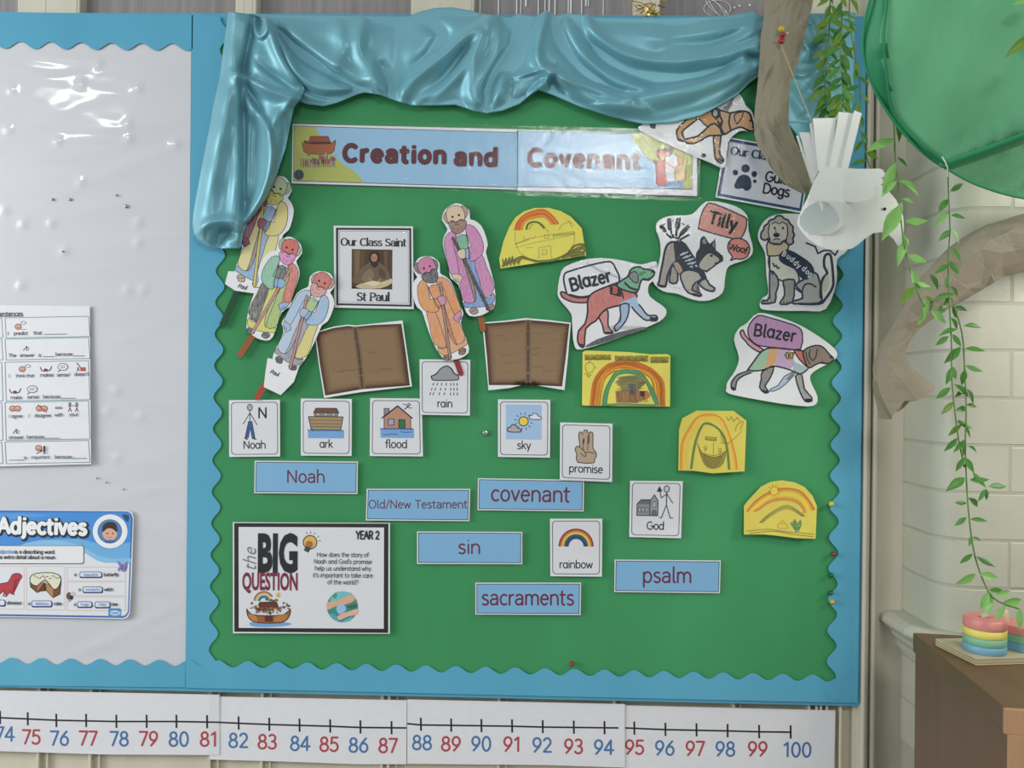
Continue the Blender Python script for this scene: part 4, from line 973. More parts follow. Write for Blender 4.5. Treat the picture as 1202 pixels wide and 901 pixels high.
# ---- number line, four overlapping strips of laminated paper
NLX = [(-60, 842), (0, 842), (66, 845), (136, 846.5), (207, 846.5), (258, 847.4)]
def nstrip(q, film, label, line, ticks, d, seed):
    c = card('number_strip', label, 'number line', q, d, M['white'], 'number line strips', mkwarp([(0, 800), (0, 900)], 90, .0012, .0, 4, seed), film=film)
    v = Canvas(c); v.stroke(line, 2.0, '1c1b20', cap=False)
    for n, tx_, ty, lx, ly in ticks: v.stroke([(tx_, ty-8), (tx_+.2, ty+7.5)], 2.2, '1c1b20', cap=False)
    v.build('printed_line', c.ob)
    v = Canvas(c)
    for n, tx_, ty, lx, ly in ticks:
        text(v, str(n), lx, ly+8.2, 23.2, '4877ad' if n % 2 == 0 else 'b5434f', .105, .6, 'c', sx=.97, track=.02)
    v.build('numeral', c.ob)
nstrip([(-70, 808.5), (257.5, 815), (257.5, 885.8), (120, 885), (-70, 879)], [(-70, 801), (258.5, 807), (258.5, 886), (-70, 880)], 'white number line strip at the left, running up to 81', NLX,
       [(74, 0, 842, 6, 861), (75, 32.5, 843.5, 37, 864.5), (76, 66, 845.5, 70, 866), (77, 101, 845.5, 103.5, 866), (78, 136.5, 846.5, 140, 866.5), (79, 172, 846.5, 174.5, 866.5), (80, 207, 846.5, 210, 867), (81, 243, 847, 245, 867)], .0098, 1)
nstrip([(246.5, 817), (477.5, 821.5), (477, 896.5), (420, 896.5), (320, 893), (246, 891)], [(246, 808), (479, 815), (478.5, 897), (245, 892)], 'white number line strip second from left, 82 to 87', [(246.5, 847), (280, 848.5), (316, 850), (387, 852), (423, 853.5), (477, 854)],
       [(82, 280, 848.5, 280, 868.5), (83, 316, 850, 314, 870), (84, 351.5, 851, 352.5, 872), (85, 387.5, 852, 386.5, 873), (86, 423, 853, 421, 874), (87, 459.5, 854, 455.5, 874.5)], .0080, 2)
nstrip([(478, 820.5), (733.5, 826), (733.5, 900.5), (640, 897.5), (478, 896)], [(477, 811), (735, 819), (735, 901), (477, 897)], 'white number line strip third from left, 88 to 94', [(478, 849), (494, 850.5), (530, 851), (601, 852), (637, 853), (726, 854)],
       [(88, 494, 850, 495.5, 871), (89, 529.5, 851, 529.5, 872.5), (90, 565, 851.5, 565, 872.5), (91, 601, 852, 601, 873), (92, 637, 852.8, 636.5, 874), (93, 673.5, 853.3, 673.5, 875.5), (94, 709.5, 854, 709, 876.5)], .0092, 3)
nstrip([(733.8, 827.5), (980.5, 833.5), (979, 906), (733.5, 902)], [(733.8, 820), (981.5, 827), (980, 908), (733.8, 904)], 'white number line strip at the right, 95 to 100', [(733.8, 854), (781, 856), (853, 857.5), (890, 858.5), (928.5, 859)],
       [(95, 744.5, 854.5, 745, 876.5), (96, 781, 856, 780.5, 877.5), (97, 817.5, 856.5, 816, 878), (98, 854, 857.5, 851.5, 878.5), (99, 891, 858.5, 889.5, 878.5), (100, 928, 859, 936, 879.5)], .0065, 4)
# ================================================================ hand-coloured cut-outs
LN = '2c2a30'
PUP = dict(
 outline=[(55, 90), (85, 55), (145, 22), (200, 35), (250, 75), (255, 140), (285, 150), (340, 190), (375, 270), (390, 340), (375, 390), (400, 480), (440, 640), (447, 760), (432, 820), (380, 850), (330, 872), (250, 872), (210, 800), (170, 640), (110, 590), (95, 520), (70, 420), (50, 320), (65, 260), (85, 215), (45, 150)],
 slv=[(115, 235), (75, 270), (60, 320), (75, 420), (105, 550), (150, 560), (172, 553), (155, 440), (130, 330), (150, 270)],
 hand=[(115, 560), (150, 556), (175, 560), (200, 580), (192, 600), (180, 625), (150, 610), (128, 590)],
 lpan=[(150, 255), (165, 420), (200, 450), (245, 600), (290, 765), (212, 765), (185, 690), (170, 560), (150, 440), (130, 330)],
 tun=[(160, 275), (225, 262), (245, 350), (222, 368), (180, 372)],
 rpan=[(290, 455), (345, 410), (380, 500), (440, 660), (370, 735), (320, 580)],
 arm=[(230, 185), (290, 200), (340, 280), (358, 350), (345, 410), (290, 455), (250, 450), (245, 355), (266, 350), (225, 240)],
 skirt=[(222, 420), (260, 440), (300, 470), (372, 740), (432, 700), (440, 760), (385, 800), (220, 810), (215, 768), (295, 765), (245, 600)],
 lining=[(200, 435), (222, 430), (300, 690), (288, 762), (245, 600)],
 head=[(75, 100), (85, 65), (115, 44), (160, 40), (198, 60), (214, 100), (215, 150), (205, 200), (165, 240), (120, 220), (90, 170)],
 hairl=[(62, 150), (55, 115), (78, 85), (84, 130), (98, 175), (80, 172)], hairr=[(190, 42), (228, 52), (240, 90), (228, 125), (214, 128), (206, 80)],
 beard=[(95, 168), (125, 152), (150, 165), (180, 145), (215, 148), (229, 172), (210, 225), (175, 250), (160, 255), (125, 238), (103, 205)],
 fist=[(160, 385), (205, 365), (225, 390), (220, 435), (185, 442), (165, 420)], cuff=[(220, 368), (246, 362), (247, 440), (222, 436)])
def puppet(label, head, foot, mirror, cols, stick, stickcol, d, seed, base=None, stickw=7.0, caption=None, stick_lab=None):
    th = (150, 130); tf = (330, 840); k0 = 1/6.4375
    def cplx(p): return complex(p[0], p[1])
    a, b = cplx(th), cplx(tf)
    if mirror: a, b = complex(-a.real, a.imag), complex(-b.real, b.imag)
    A = (cplx(foot)-cplx(head))/(b-a); B = cplx(head)-A*a
    def T(x, y):
        z = A*(complex(-x, y) if mirror else complex(x, y))+B; return (z.real, z.imag)
    out = cr([T(x, y) for x, y in PUP['outline']], 2)
    c = card('paper_puppet', label, 'puppet', out, d, M['sheet'], 'cut-out paper puppets', mkwarp(out, 90, .002, .003, 5, seed), extra=[base] if base else None)
    k = abs(A); v = Canvas(c).free(T, k)
    L = 5
    order = [('skirt', 'skirt'), ('lining', 'lining'), ('lpan', 'lpan'), ('rpan', 'rpan'), ('tun', 'tun')]
    for nm, key in order: v.shape(PUP[nm], cols[key], LN, 4, 2, .55)
    v.shape(PUP['slv'], cols['slv'], LN, 4, 2, .5); v.shape(PUP['arm'], cols['arm'], LN, 4, 2, .5)
    v.shape(PUP['hand'], cols.get('hand', cols['skin']), LN, 4, 2, .3)
    for xx in (140, 152, 165): v.stroke([(xx, 590), (xx+6, 612)], 3, LN)
    # sandals
    v.shape([(250, 835), (270, 812), (305, 815), (318, 845), (280, 862)], cols.get('shoe', 'b49a86'), LN, 4, 2, .4); v.shape([(375, 815), (400, 790), (432, 785), (440, 815), (400, 838)], cols.get('shoe', 'b49a86'), LN, 4, 2, .4)
    v.stroke([(262, 845), (300, 825)], 4, LN); v.stroke([(385, 822), (430, 798)], 4, LN)
    # staff
    st = [(125, 285), (205, 430), (300, 630), (398, 828)] if not cols.get('staffpts') else cols['staffpts']
    v.stroke(st, 24, LN); v.stroke(st, 17, cols['staff'], pencil=.3)
    v.shape(PUP['fist'], cols.get('hand', cols['skin']), LN, 4, 2, .3); v.shape(PUP['cuff'], cols['cuff'], LN, 4, 0, .3)
    # head
    v.shape(PUP['hairl'], cols['hair'], LN, 3, 3, .4); v.shape(PUP['hairr'], cols['hair'], LN, 3, 3, .4)
    v.shape(PUP['head'], cols['skin'], LN, 4, 3, .25); v.shape(PUP['beard'], cols['beard'], LN, 4, 3, .3)
    v.ell(123, 125, 9, 9, '3a2430', None); v.ell(172, 112, 9, 9, '3a2430', None)
    v.stroke([(110, 168), (130, 158), (152, 170), (175, 150), (205, 158)], 5, LN, sm=3); v.stroke([(140, 182), (158, 186), (176, 176)], 4, LN, sm=2)
    v.stroke([(120, 205), (135, 225)], 3, LN); v.stroke([(160, 210), (165, 235)], 3, LN); v.stroke([(190, 200), (188, 222)], 3, LN)
    v.stroke([(250, 450), (258, 400), (240, 352)], 3, LN, sm=2); v.stroke([(225, 240), (245, 345)], 4, LN)
    v.stroke([(180, 262), (196, 285), (212, 258)], 5, cols['cuff'])
    v.build('coloured_drawing', c.ob)
    if caption:
        v = Canvas(c); text(v, 'Paul', caption[0], caption[1], 6.2, '3a3238', .12, caption[2], 'c', slant=.2); v.build('lettering', c.ob)
    (x0, y0), (x1, y1) = stick; dx, dy = x1-x0, y1-y0; L_ = math.hypot(dx, dy); nx_, ny_ = -dy/L_*stickw/2, dx/L_*stickw/2
    bx, by = x0-dx/L_*45, y0-dy/L_*45
    pts = [(bx+nx_, by+ny_), (x1+nx_, y1+ny_)]+[(x1+dx/L_*e*stickw*.5+nx_*s_, y1+dy/L_*e*stickw*.5+ny_*s_) for s_, e in ((.7, .7), (0, 1), (-.7, .7))]+[(x1-nx_, y1-ny_), (bx-nx_, by-ny_)]
    vs = [W(x, y, d-.0007) for x, y in pts]+[W(x, y, d-.0024) for x, y in pts]; n = len(pts)
    o = mesh_obj('lolly_stick', vs, [tuple(range(n)), tuple(range(2*n-1, n-1, -1))]+[(i, i+n, (i+1) % n+n, (i+1) % n) for i in range(n)], stickcol, c.ob)
    if stick_lab: o['label'] = stick_lab
    return c
SW = lambda n, c_: simple('stick_'+n, c_, .6, .08, 40, 0, 1, .3, (1, 1, .2))
puppet('paper puppet in a yellow coat with maroon sleeve, beside the satin tail', (324.9, 222.1), (288.4, 331), False,
       dict(skin='b9c9a2', beard='d3cc6a', hair='a9b890', slv='8f3d5c', hand='8a4060', arm='e2d477', lpan='e0d488', rpan='e2da80', tun='8fb4da', skirt='7fa9d6', lining='8a7f78', cuff='6f8fc0', staff='d8c24c', shoe='b9a680'),
       ((279, 340), (261, 381)), SW('green', '1f4a30'), .0258, 1, base=[(268, 318), (264, 333), (276, 341), (290, 343), (303, 345), (307, 331), (300, 320)], caption=(284, 338.5, 14), stick_lab='dark green stick')
puppet('paper puppet with pink beard, one green sleeve and one orange sleeve', (339.5, 293.3), (305.3, 393.5), True,
       dict(skin='c9685c', beard='dd8fc0', hair='9fb39a', slv='cf6f58', hand='8fb0dc', arm='7fc0a0', lpan='a5bf5c', rpan='4a4548', tun='3a3638', skirt='d8cf52', lining='a9c070', cuff='86aee0', staff='c08a80', shoe='5a5458'),
       ((297, 393), (282, 416)), SW('brown', '9a5a34'), .0276, 2, stick_lab='brown stick')
puppet('paper puppet in a pale blue coat with pink face, lowest of the left three', (377, 332.4), (332, 427), False,
       dict(skin='cc7468', beard='dba49c', hair='b58a7c', slv='a9c6e4', hand='a9bcd6', arm='98bde0', lpan='b4cbe4', rpan='dccf6a', tun='a6c87c', skirt='8f96a4', lining='9d9aa6', cuff='8fb2dc', staff='c07f78', shoe='4a464c'),
       ((312, 450), (302, 466)), SW('red', 'a8483c'), .0294, 3, base=[(314, 420), (311.5, 437), (309.5, 454), (329.5, 463.5), (345, 448), (352, 428), (340, 425)], caption=(321.5, 439.5, 22), stick_lab='red stick')
puppet('paper puppet in a magenta coat with brown beard and black staff', (535.3, 255.2), (563.2, 365.5), False,
       dict(skin='dfc4a6', beard='9a7868', hair='b09080', slv='cf7fb8', arm='cd78b4', lpan='c86cae', rpan='c973b2', tun='5fae86', skirt='5f8fcc', lining='7d5a48', cuff='8aaed8', staff='3c3238', shoe='9c8478', hand='ddc6ac'),
       ((563, 366), (567, 386)), SW('tan', '9c6038'), .0276, 4, stick_lab='tan stick')
puppet('paper puppet in an orange coat with grey beard, overlapping the cloud card', (501.7, 315.2), (537.5, 416.5), True,
       dict(skin='cc78a0', beard='5c6064', hair='5a5c62', slv='dd8a3c', hand='c98ab4', arm='e0923e', lpan='df8f42', rpan='dd8c40', tun='de8c3c', skirt='dc9a58', lining='c0603a', cuff='dd8a3c', staff='a07868', shoe='7a5040'),
       ((536, 424), (541, 438)), SW('crimson', '8f2436'), .0300, 5, stick_lab='crimson stick', stickw=6.5)
# ---- dog cut-outs
NV = '222c46'
def dogcard(label, pts, d, ox, oy, k, seed, filmgrow=1.01):
    out = zq(ox, oy, k, cr(pts, 3)); cx = sum(p[0] for p in out)/len(out); cy = sum(p[1] for p in out)/len(out)
    c = card('dog_cutout', label, 'picture', out, d, M['sheet'], 'laminated dog cut-outs', mkwarp(out, 90, .002, .002, 5, seed), film=[(cx+(x-cx)*filmgrow, cy+(y-cy)*filmgrow) for x, y in out])
    cv = Canvas(c).zoom(ox, oy, k); cv.wk = 1.3; return c, cv
c, v = dogcard('laminated walking dog with green head and red body', [(100, 370), (130, 200), (200, 140), (350, 95), (500, 90), (640, 110), (780, 140), (900, 115), (905, 200), (880, 270), (842, 310), (850, 400), (980, 500), (960, 580), (850, 640), (620, 730), (300, 830), (235, 790), (220, 640), (210, 540), (130, 440)], .0250, 640, 290, 6.93, 1)
v.stroke([(345, 130), (440, 190), (620, 255)], 16, 'a9bfd8', pencil=.4); v.stroke([(830, 180), (905, 150)], 12, 'a9bfd8', pencil=.4)
v.stroke([(175, 375), (160, 320), (150, 260), (160, 215), (200, 195), (350, 150), (500, 118), (548, 130), (575, 180), (600, 230), (602, 275)], 11, INK, sm=3)
v.stroke([(200, 385), (290, 405), (390, 385), (480, 330), (600, 285)], 12, INK, sm=3)
v.shape([(125, 368), (150, 365), (200, 392), (270, 412), (350, 410), (345, 448), (230, 447), (160, 420), (135, 400)], 'c46660', INK, 10, 3, .3)
v.shape([(430, 550), (470, 520), (510, 520), (512, 640), (552, 690), (520, 702), (480, 695), (465, 630)], 'cf7a76', INK, 10, 3, .4)
v.shape([(700, 480), (760, 465), (830, 550), (900, 555), (910, 590), (860, 592), (800, 585)], '9cb8d6', INK, 10, 3, .4)
v.shape([(370, 385), (450, 340), (560, 308), (640, 340), (730, 375), (745, 405), (700, 440), (620, 470), (500, 500), (440, 560), (410, 600), (330, 660), (318, 800), (292, 810), (265, 770), (272, 680), (325, 620), (345, 520), (345, 440)], 'c6605a', INK, 11, 2, .35)
v.poly([(610, 450), (740, 400), (760, 470), (690, 485), (680, 500), (612, 500)], '9fbfe0', .3)
v.shape([(610, 470), (680, 462), (672, 560), (640, 620), (600, 665), (570, 682), (560, 645), (608, 600), (614, 540)], '8fb2d8', INK, 9, 2, .35)
v.shape([(580, 300), (670, 240), (690, 190), (725, 165), (770, 160), (805, 178), (880, 190), (885, 225), (840, 268), (790, 262), (770, 300), (745, 368), (660, 355), (610, 335)], '5fa886', INK, 11, 2, .25)
v.shape([(690, 212), (740, 200), (757, 262), (742, 292), (705, 270), (685, 240)], '6f7078', INK, 7, 3, .3); v.poly([(745, 235), (770, 205), (815, 195), (790, 230)], '4f8c5c', sm=2)
v.ell(872, 200, 12, 9, INK); v.ell(812, 205, 5, 5, INK); v.stroke([(800, 250), (830, 262), (850, 245)], 5, INK)
v.stroke([(648, 288), (690, 330), (752, 348)], 13, INK, sm=2); v.stroke([(625, 370), (635, 415)], 10, INK)
v.poly([(525, 318), (628, 340), (616, 405), (525, 382)], '2a2226'); text(v, 'B', 566, 372, 62, 'c8605a', .17, 8)
v.poly([(320, 815), (380, 770), (450, 738), (600, 690), (790, 650), (830, 662), (640, 722), (450, 785)], '2e3038', .3, 2)
v.stroke([(280, 790), (318, 800)], 12, INK); v.stroke([(480, 695), (550, 692)], 12, INK); v.stroke([(562, 650), (572, 684)], 12, INK); v.scribble(885, 585, 60, 40, 9, INK, 8); v.scribble(640, 655, 330, 34, 40, '8d9098', 4)
v.build('coloured_drawing', c.ob); v = Canvas(c).zoom(640, 290, 6.93)
text(v, 'Blazer', 380, 315, 140, '1e2434', .15, -13, 'c', sx=.95, wob=.04, track=.03); v.build('lettering', c.ob)
# terrier
c, v = dogcard('laminated crouching grey terrier cut-out with a salmon speech bubble', [(95, 270), (130, 210), (220, 180), (370, 170), (450, 90), (540, 72), (700, 110), (785, 180), (795, 290), (830, 440), (780, 510), (650, 560), (620, 640), (600, 760), (500, 820), (380, 815), (260, 770), (150, 750), (75, 680), (100, 600), (130, 480), (125, 370)], .0252, 755, 225, 6.436, 2)
v.shape([(480, 97), (540, 92), (765, 190), (780, 225), (775, 280), (740, 350), (700, 360), (440, 288), (422, 262), (440, 170)], 'd3857a', NV, 8, 2, .25)
v.shape([(640, 400), (665, 362), (720, 350), (780, 375), (805, 430), (785, 490), (735, 510), (700, 505), (660, 518), (675, 490), (645, 450)], 'd87a70', NV, 8, 2, .2)
for a, b_, w_ in (((135, 262), (165, 295), 24), ((178, 318), (212, 348), 13), ((196, 212), (202, 280), 26), ((208, 290), (228, 345), 14), ((268, 208), (258, 268), 30), ((254, 280), (246, 350), 14), ((342, 262), (288, 318), 26), ((285, 322), (262, 355), 13), ((345, 325), (278, 362), 12), ((150, 250), (165, 240), 7), ((222, 220), (236, 218), 7), ((295, 240), (310, 248), 7)): v.stroke([a, b_], w_, INK)
v.shape([(235, 380), (190, 392), (165, 440), (150, 520), (132, 610), (120, 680), (112, 705), (168, 715), (182, 640), (215, 560), (250, 520), (262, 440)], '9a8f86', NV, 13, 2, .35)
v.shape([(215, 560), (250, 580), (262, 640), (250, 690), (198, 682), (205, 620)], '8f8982', NV, 11, 2, .35)
v.poly([(232, 376), (300, 372), (345, 425), (380, 480), (430, 540), (470, 620), (480, 670), (420, 690), (350, 640), (290, 600), (250, 560), (238, 470)], '25303c', 0, 2)
v.shape([(225, 540), (265, 530), (300, 590), (290, 620), (262, 615)], 'a48a72', NV, 6, 2, .3)
v.shape([(280, 622), (340, 590), (420, 610), (445, 655), (390, 690), (370, 740), (435, 770), (428, 790), (340, 762), (300, 700)], 'aaa39a', NV, 10, 2, .35)
v.shape([(420, 690), (470, 655), (500, 700), (540, 728), (525, 752), (465, 735)], 'a59d92', NV, 11, 2, .35)
for kk in range(10): x = 312+kk*11; y = 452+kk*12; v.stroke([(x-22, y+10), (x-4, y), (x+14, y-10)], 6, 'c9d2d8') if kk % 2 else v.stroke([(x-30, y+24), (x-16, y+14), (x, y+6)], 5, 'c9d2d8')
for kk in range(5): v.stroke([(280+kk*18, 480+kk*22), (300+kk*18, 472+kk*22)], 5, 'c9d2d8')
v.poly([(400, 460), (425, 425), (432, 350), (462, 330), (495, 385), (510, 388), (545, 352), (548, 440), (600, 480), (606, 520), (560, 548), (480, 610), (420, 580), (395, 520)], '252e3a', 0, 0)
v.poly([(445, 372), (462, 350), (480, 388), (455, 395)], '8f8982'); v.poly([(522, 400), (538, 372), (538, 425)], '8f8982')
v.poly([(455, 500), (490, 468), (520, 470), (560, 495), (575, 515), (550, 540), (480, 592), (430, 575), (425, 545)], 'a9a399', .35, 2)
v.ell(515, 483, 12, 10, INK); v.ell(590, 500, 14, 18, INK); v.stroke([(540, 540), (575, 530)], 6, INK)
v.stroke([(380, 560), (420, 600), (440, 640)], 14, NV)
for kk in range(40): v.ell(190+kk*6+r.uniform(-3, 3), 705+kk*1.5+r.uniform(-12, 14), 2.5, 2.5, '6a6a70', None, n=5)
v.stroke([(120, 708), (165, 716)], 14, INK); v.stroke([(380, 770), (430, 785)], 10, INK)
v.build('coloured_drawing', c.ob); v = Canvas(c).zoom(755, 225, 6.436)
text(v, 'Tilly', 596, 262, 128, '20262f', .17, 16, 'c', sx=1.0, wob=.03, track=.05); text(v, 'Woof', 712, 452, 68, '20262f', .13, 14, 'c', sx=1.0, wob=.05); v.build('lettering', c.ob)
# curly dog
c, v = dogcard('laminated sitting curly dog cut-out in a navy coat, below the dove', [(130, 240), (180, 150), (280, 105), (450, 105), (640, 130), (780, 250), (800, 380), (725, 450), (720, 620), (640, 820), (480, 835), (200, 830), (140, 800), (160, 740), (205, 700), (190, 560), (180, 400), (135, 310)], .0252, 870, 235, 6.44, 3)
v.shape([(210, 420), (290, 415), (400, 500), (440, 600), (400, 640), (300, 605), (240, 570), (215, 520)], 'd5d2c6', NV, 9, 2, .2)
v.shape([(410, 640), (470, 600), (555, 545), (590, 600), (608, 720), (590, 775), (400, 782), (398, 760), (460, 742), (455, 690)], 'a9a8a4', NV, 11, 2, .4)
v.stroke([(465, 742), (462, 690), (480, 640), (520, 630), (565, 655)], 10, NV, sm=3); v.stroke([(398, 655), (440, 690), (460, 700)], 8, NV)
v.shape([(215, 535), (270, 575), (282, 640), (262, 700), (255, 770), (160, 782), (165, 755), (215, 738)], '8d8b88', NV, 10, 2, .4)
v.shape([(320, 605), (400, 600), (402, 660), (388, 770), (300, 786), (300, 762), (328, 720), (325, 660)], '8d8882', NV, 10, 2, .4)
v.shape([(205, 300), (345, 320), (352, 370), (300, 412), (215, 420), (198, 400)], 'c9bb9a', NV, 8, 2, .2)
v.shape([(285, 412), (350, 370), (450, 420), (530, 480), (555, 545), (520, 590), (470, 600), (430, 560), (400, 520), (340, 492), (295, 462)], '20304a', None, 0, 2)
v.stroke([(600, 735), (602, 650), (618, 590), (650, 550), (628, 500), (630, 430), (655, 405), (680, 430), (696, 590), (690, 660), (640, 740), (590, 782), (440, 782)], 15, NV, sm=3)
v.poly([(612, 680), (625, 600), (655, 560), (665, 620), (640, 690)], 'd9cdb4', .3, 2)
cur = [(150, 285), (152, 245), (168, 225), (175, 195), (200, 178), (218, 150), (250, 140), (270, 118), (305, 118), (325, 138), (355, 150), (370, 178), (392, 200), (390, 235), (402, 262), (390, 290), (395, 318), (370, 335), (345, 325), (335, 300), (310, 315), (300, 330), (250, 328), (215, 318), (205, 290), (180, 302)]
v.shape(cur, 'b3aba2', NV, 10, 3, .25); v.poly([(215, 200), (250, 165), (320, 168), (345, 200), (345, 260), (325, 300), (240, 300), (210, 260)], 'cfc8ba', .2, 3)
v.stroke([(215, 180), (205, 240), (218, 300)], 7, NV, sm=3); v.stroke([(345, 175), (352, 240), (342, 300)], 7, NV, sm=3); v.stroke([(235, 178), (262, 165), (285, 178), (312, 165), (335, 180)], 6, NV, sm=3)
v.ell(254, 210, 8, 11, NV); v.ell(316, 210, 8, 11, NV); v.ell(267, 262, 25, 18, NV); v.stroke([(245, 298), (268, 290), (292, 298)], 7, NV, sm=3); v.stroke([(242, 333), (292, 334)], 8, NV); v.stroke([(262, 225), (262, 238)], 5, NV)
v.stroke([(240, 475), (252, 500), (266, 492), (275, 515), (290, 508)], 9, NV); v.stroke([(215, 420), (215, 520), (240, 560)], 9, NV)
v.stroke([(492, 322), (560, 350), (580, 402), (625, 378), (672, 380), (710, 415), (735, 372)], 10, NV)
for x in (175, 200, 225, 320, 345, 365): v.stroke([(x, 765), (x+4, 780)], 6, INK)
for kk in range(46): v.ell(220+kk*9+r.uniform(-3, 3), 798+r.uniform(-9, 12), 2.5, 2.5, '6a6a70', None, n=5)
v.build('coloured_drawing', c.ob); v = Canvas(c).zoom(870, 235, 6.44)
for ch, x, y, a in (('B', 318, 420, 28), ('u', 350, 440, 32), ('d', 376, 460, 38), ('d', 402, 486, 42), ('y', 426, 508, 42), ('d', 466, 530, 38), ('o', 492, 554, 40), ('g', 516, 574, 34)): text(v, ch, x, y, 52, 'd8dde2', .15, a)
v.build('lettering', c.ob)
# rainbow dog
c, v = dogcard('laminated walking dog cut-out with rainbow striped body and purple bubble', [(100, 640), (155, 560), (190, 450), (150, 300), (190, 210), (250, 170), (350, 85), (520, 120), (700, 190), (890, 310), (985, 400), (960, 470), (800, 560), (770, 630), (830, 770), (790, 840), (600, 830), (350, 790), (110, 740), (88, 690)], .0252, 840, 355, 6.93, 4)
v.shape([(262, 235), (280, 170), (345, 105), (430, 120), (600, 170), (672, 200), (706, 250), (690, 378), (560, 372), (440, 362), (340, 345), (280, 295)], 'b57fb4', INK, 8, 2, .3)
v.shape([(200, 240), (222, 222), (240, 262), (262, 290), (320, 340), (385, 380), (352, 402), (270, 348), (250, 320), (212, 280)], 'cf8f9c', INK, 9, 2, .3)
v.shape([(270, 545), (330, 552), (230, 592), (172, 640), (160, 708), (130, 700), (130, 645), (180, 585), (250, 560)], '6f6d6e', INK, 9, 2, .5)
v.shape([(380, 560), (475, 520), (440, 620), (402, 680), (432, 722), (400, 735), (358, 690), (372, 620)], '73716f', INK, 9, 2, .45)
v.shape([(560, 600), (655, 558), (600, 632), (520, 700), (452, 722), (446, 702), (510, 672)], 'a9bcd8', '5a6a86', 7, 2, .45)
v.shape([(650, 600), (702, 588), (722, 700), (782, 770), (772, 802), (730, 802), (688, 730)], '8d8f94', INK, 9, 2, .5)
v.poly([(650, 548), (610, 630), (570, 628), (620, 570)], '5a5654', .5)
v.poly([(372, 400), (440, 368), (400, 530), (300, 570), (262, 545), (310, 480)], '8fbf9c', .35); v.poly([(440, 368), (512, 368), (482, 500), (400, 535)], 'd79858', .35)
v.poly([(512, 368), (605, 382), (650, 500), (600, 545), (482, 515)], 'c39cc6', .4); v.poly([(640, 392), (712, 396), (745, 522), (700, 485)], 'c8585c', .25); v.poly([(640, 480), (745, 530), (700, 590), (630, 545)], '9fb8c4', .45)
v.poly([(572, 402), (645, 402), (628, 458), (580, 462), (558, 430)], '5a4430', .2, 0); v.ell(600, 430, 22, 24, 'd9b862'); text(v, 'B', 600, 445, 42, '3c2c20', .16)
v.stroke([(262, 545), (310, 480), (372, 400), (450, 368), (600, 380), (712, 392)], 10, INK, sm=3); v.stroke([(262, 548), (340, 555), (420, 535), (475, 515), (600, 545), (690, 580), (750, 540)], 9, INK, sm=3); v.stroke([(640, 395), (680, 460), (740, 520)], 8, INK, sm=2)
v.shape([(712, 396), (780, 355), (850, 350), (892, 380), (930, 425), (960, 452), (942, 482), (900, 497), (850, 490), (800, 512), (755, 532), (725, 470)], '7d6a58', INK, 9, 2, .25)
v.stroke([(770, 385), (760, 430), (790, 470), (815, 440), (828, 380)], 7, INK, sm=3); v.ell(940, 445, 14, 10, INK); v.stroke([(860, 480), (900, 492)], 6, INK); v.stroke([(735, 400), (742, 450), (765, 500)], 6, INK, sm=2)
v.stroke([(135, 690), (160, 706)], 12, INK); v.stroke([(380, 715), (430, 728)], 12, INK); v.stroke([(735, 795), (778, 795)], 22, INK)
v.build('coloured_drawing', c.ob); v = Canvas(c).zoom(840, 355, 6.93)
text(v, 'Blazer', 480, 292, 132, '20202c', .13, 9.5, 'c', sx=.98, wob=.03, track=.05); v.build('lettering', c.ob)
# golden dog, half behind the drape
c, v = dogcard('laminated golden dog cut-out half hidden behind the satin swag', [(60, 262), (200, 200), (420, 120), (640, 50), (705, 62), (740, 130), (785, 180), (795, 295), (740, 292), (690, 300), (625, 370), (605, 525), (520, 500), (330, 420), (140, 335), (65, 290)], .0262, 740, 100, 5.464, 5, 1.0)
v.shape([(400, 190), (350, 228), (300, 285), (298, 320), (310, 352), (345, 358), (342, 335), (328, 300), (372, 262), (440, 205)], 'c69456', INK, 9, 2, .2)
v.shape([(420, 190), (545, 148), (590, 230), (545, 262), (490, 262), (450, 225)], 'c98d45', INK, 8, 2, .15)
v.shape([(535, 320), (580, 320), (572, 400), (575, 445), (598, 478), (580, 500), (545, 470), (538, 400)], 'b98f66', INK, 9, 2, .2)
v.shape([(540, 245), (600, 310), (560, 322), (500, 325), (425, 370), (362, 372), (358, 345), (430, 328), (490, 275)], 'c69a60', INK, 9, 2, .2)
v.shape([(560, 158), (640, 178), (700, 165), (760, 175), (778, 220), (792, 270), (785, 295), (745, 285), (705, 268), (645, 290), (600, 318), (575, 280), (590, 230)], 'c79c74', INK, 9, 2, .15)
v.stroke([(640, 180), (632, 240), (645, 288)], 9, INK, sm=2); v.stroke([(560, 230), (600, 310)], 9, INK); v.shape([(672, 185), (722, 170), (712, 212), (682, 248), (668, 215)], 'c79c74', INK, 6, 2)
v.ell(768, 228, 6, 8, INK); v.ell(788, 268, 10, 9, INK)
v.poly([(515, 165), (545, 145), (575, 152), (580, 195), (550, 225), (520, 195)], '2a2a30'); text(v, 'B', 545, 192, 42, 'c9ccd2', .16)
v.poly([(590, 150), (665, 75), (650, 130), (625, 165)], '6a6c70', .2); v.poly([(120, 250), (165, 240), (160, 280), (130, 275)], '2a2a30', .2)
v.ell(468, 450, 18, 13, '3a3c44'); v.stroke([(562, 470), (595, 488)], 12, INK); v.stroke([(360, 350), (360, 372)], 12, INK); v.stroke([(305, 345), (345, 355)], 12, INK)
for kk in range(46):
    for jj in range(4): v.ell(175+kk*9, 300+kk*4.6+jj*8, 1.8, 1.8, '5c5c62', None, n=4)
v.build('coloured_drawing', c.ob)
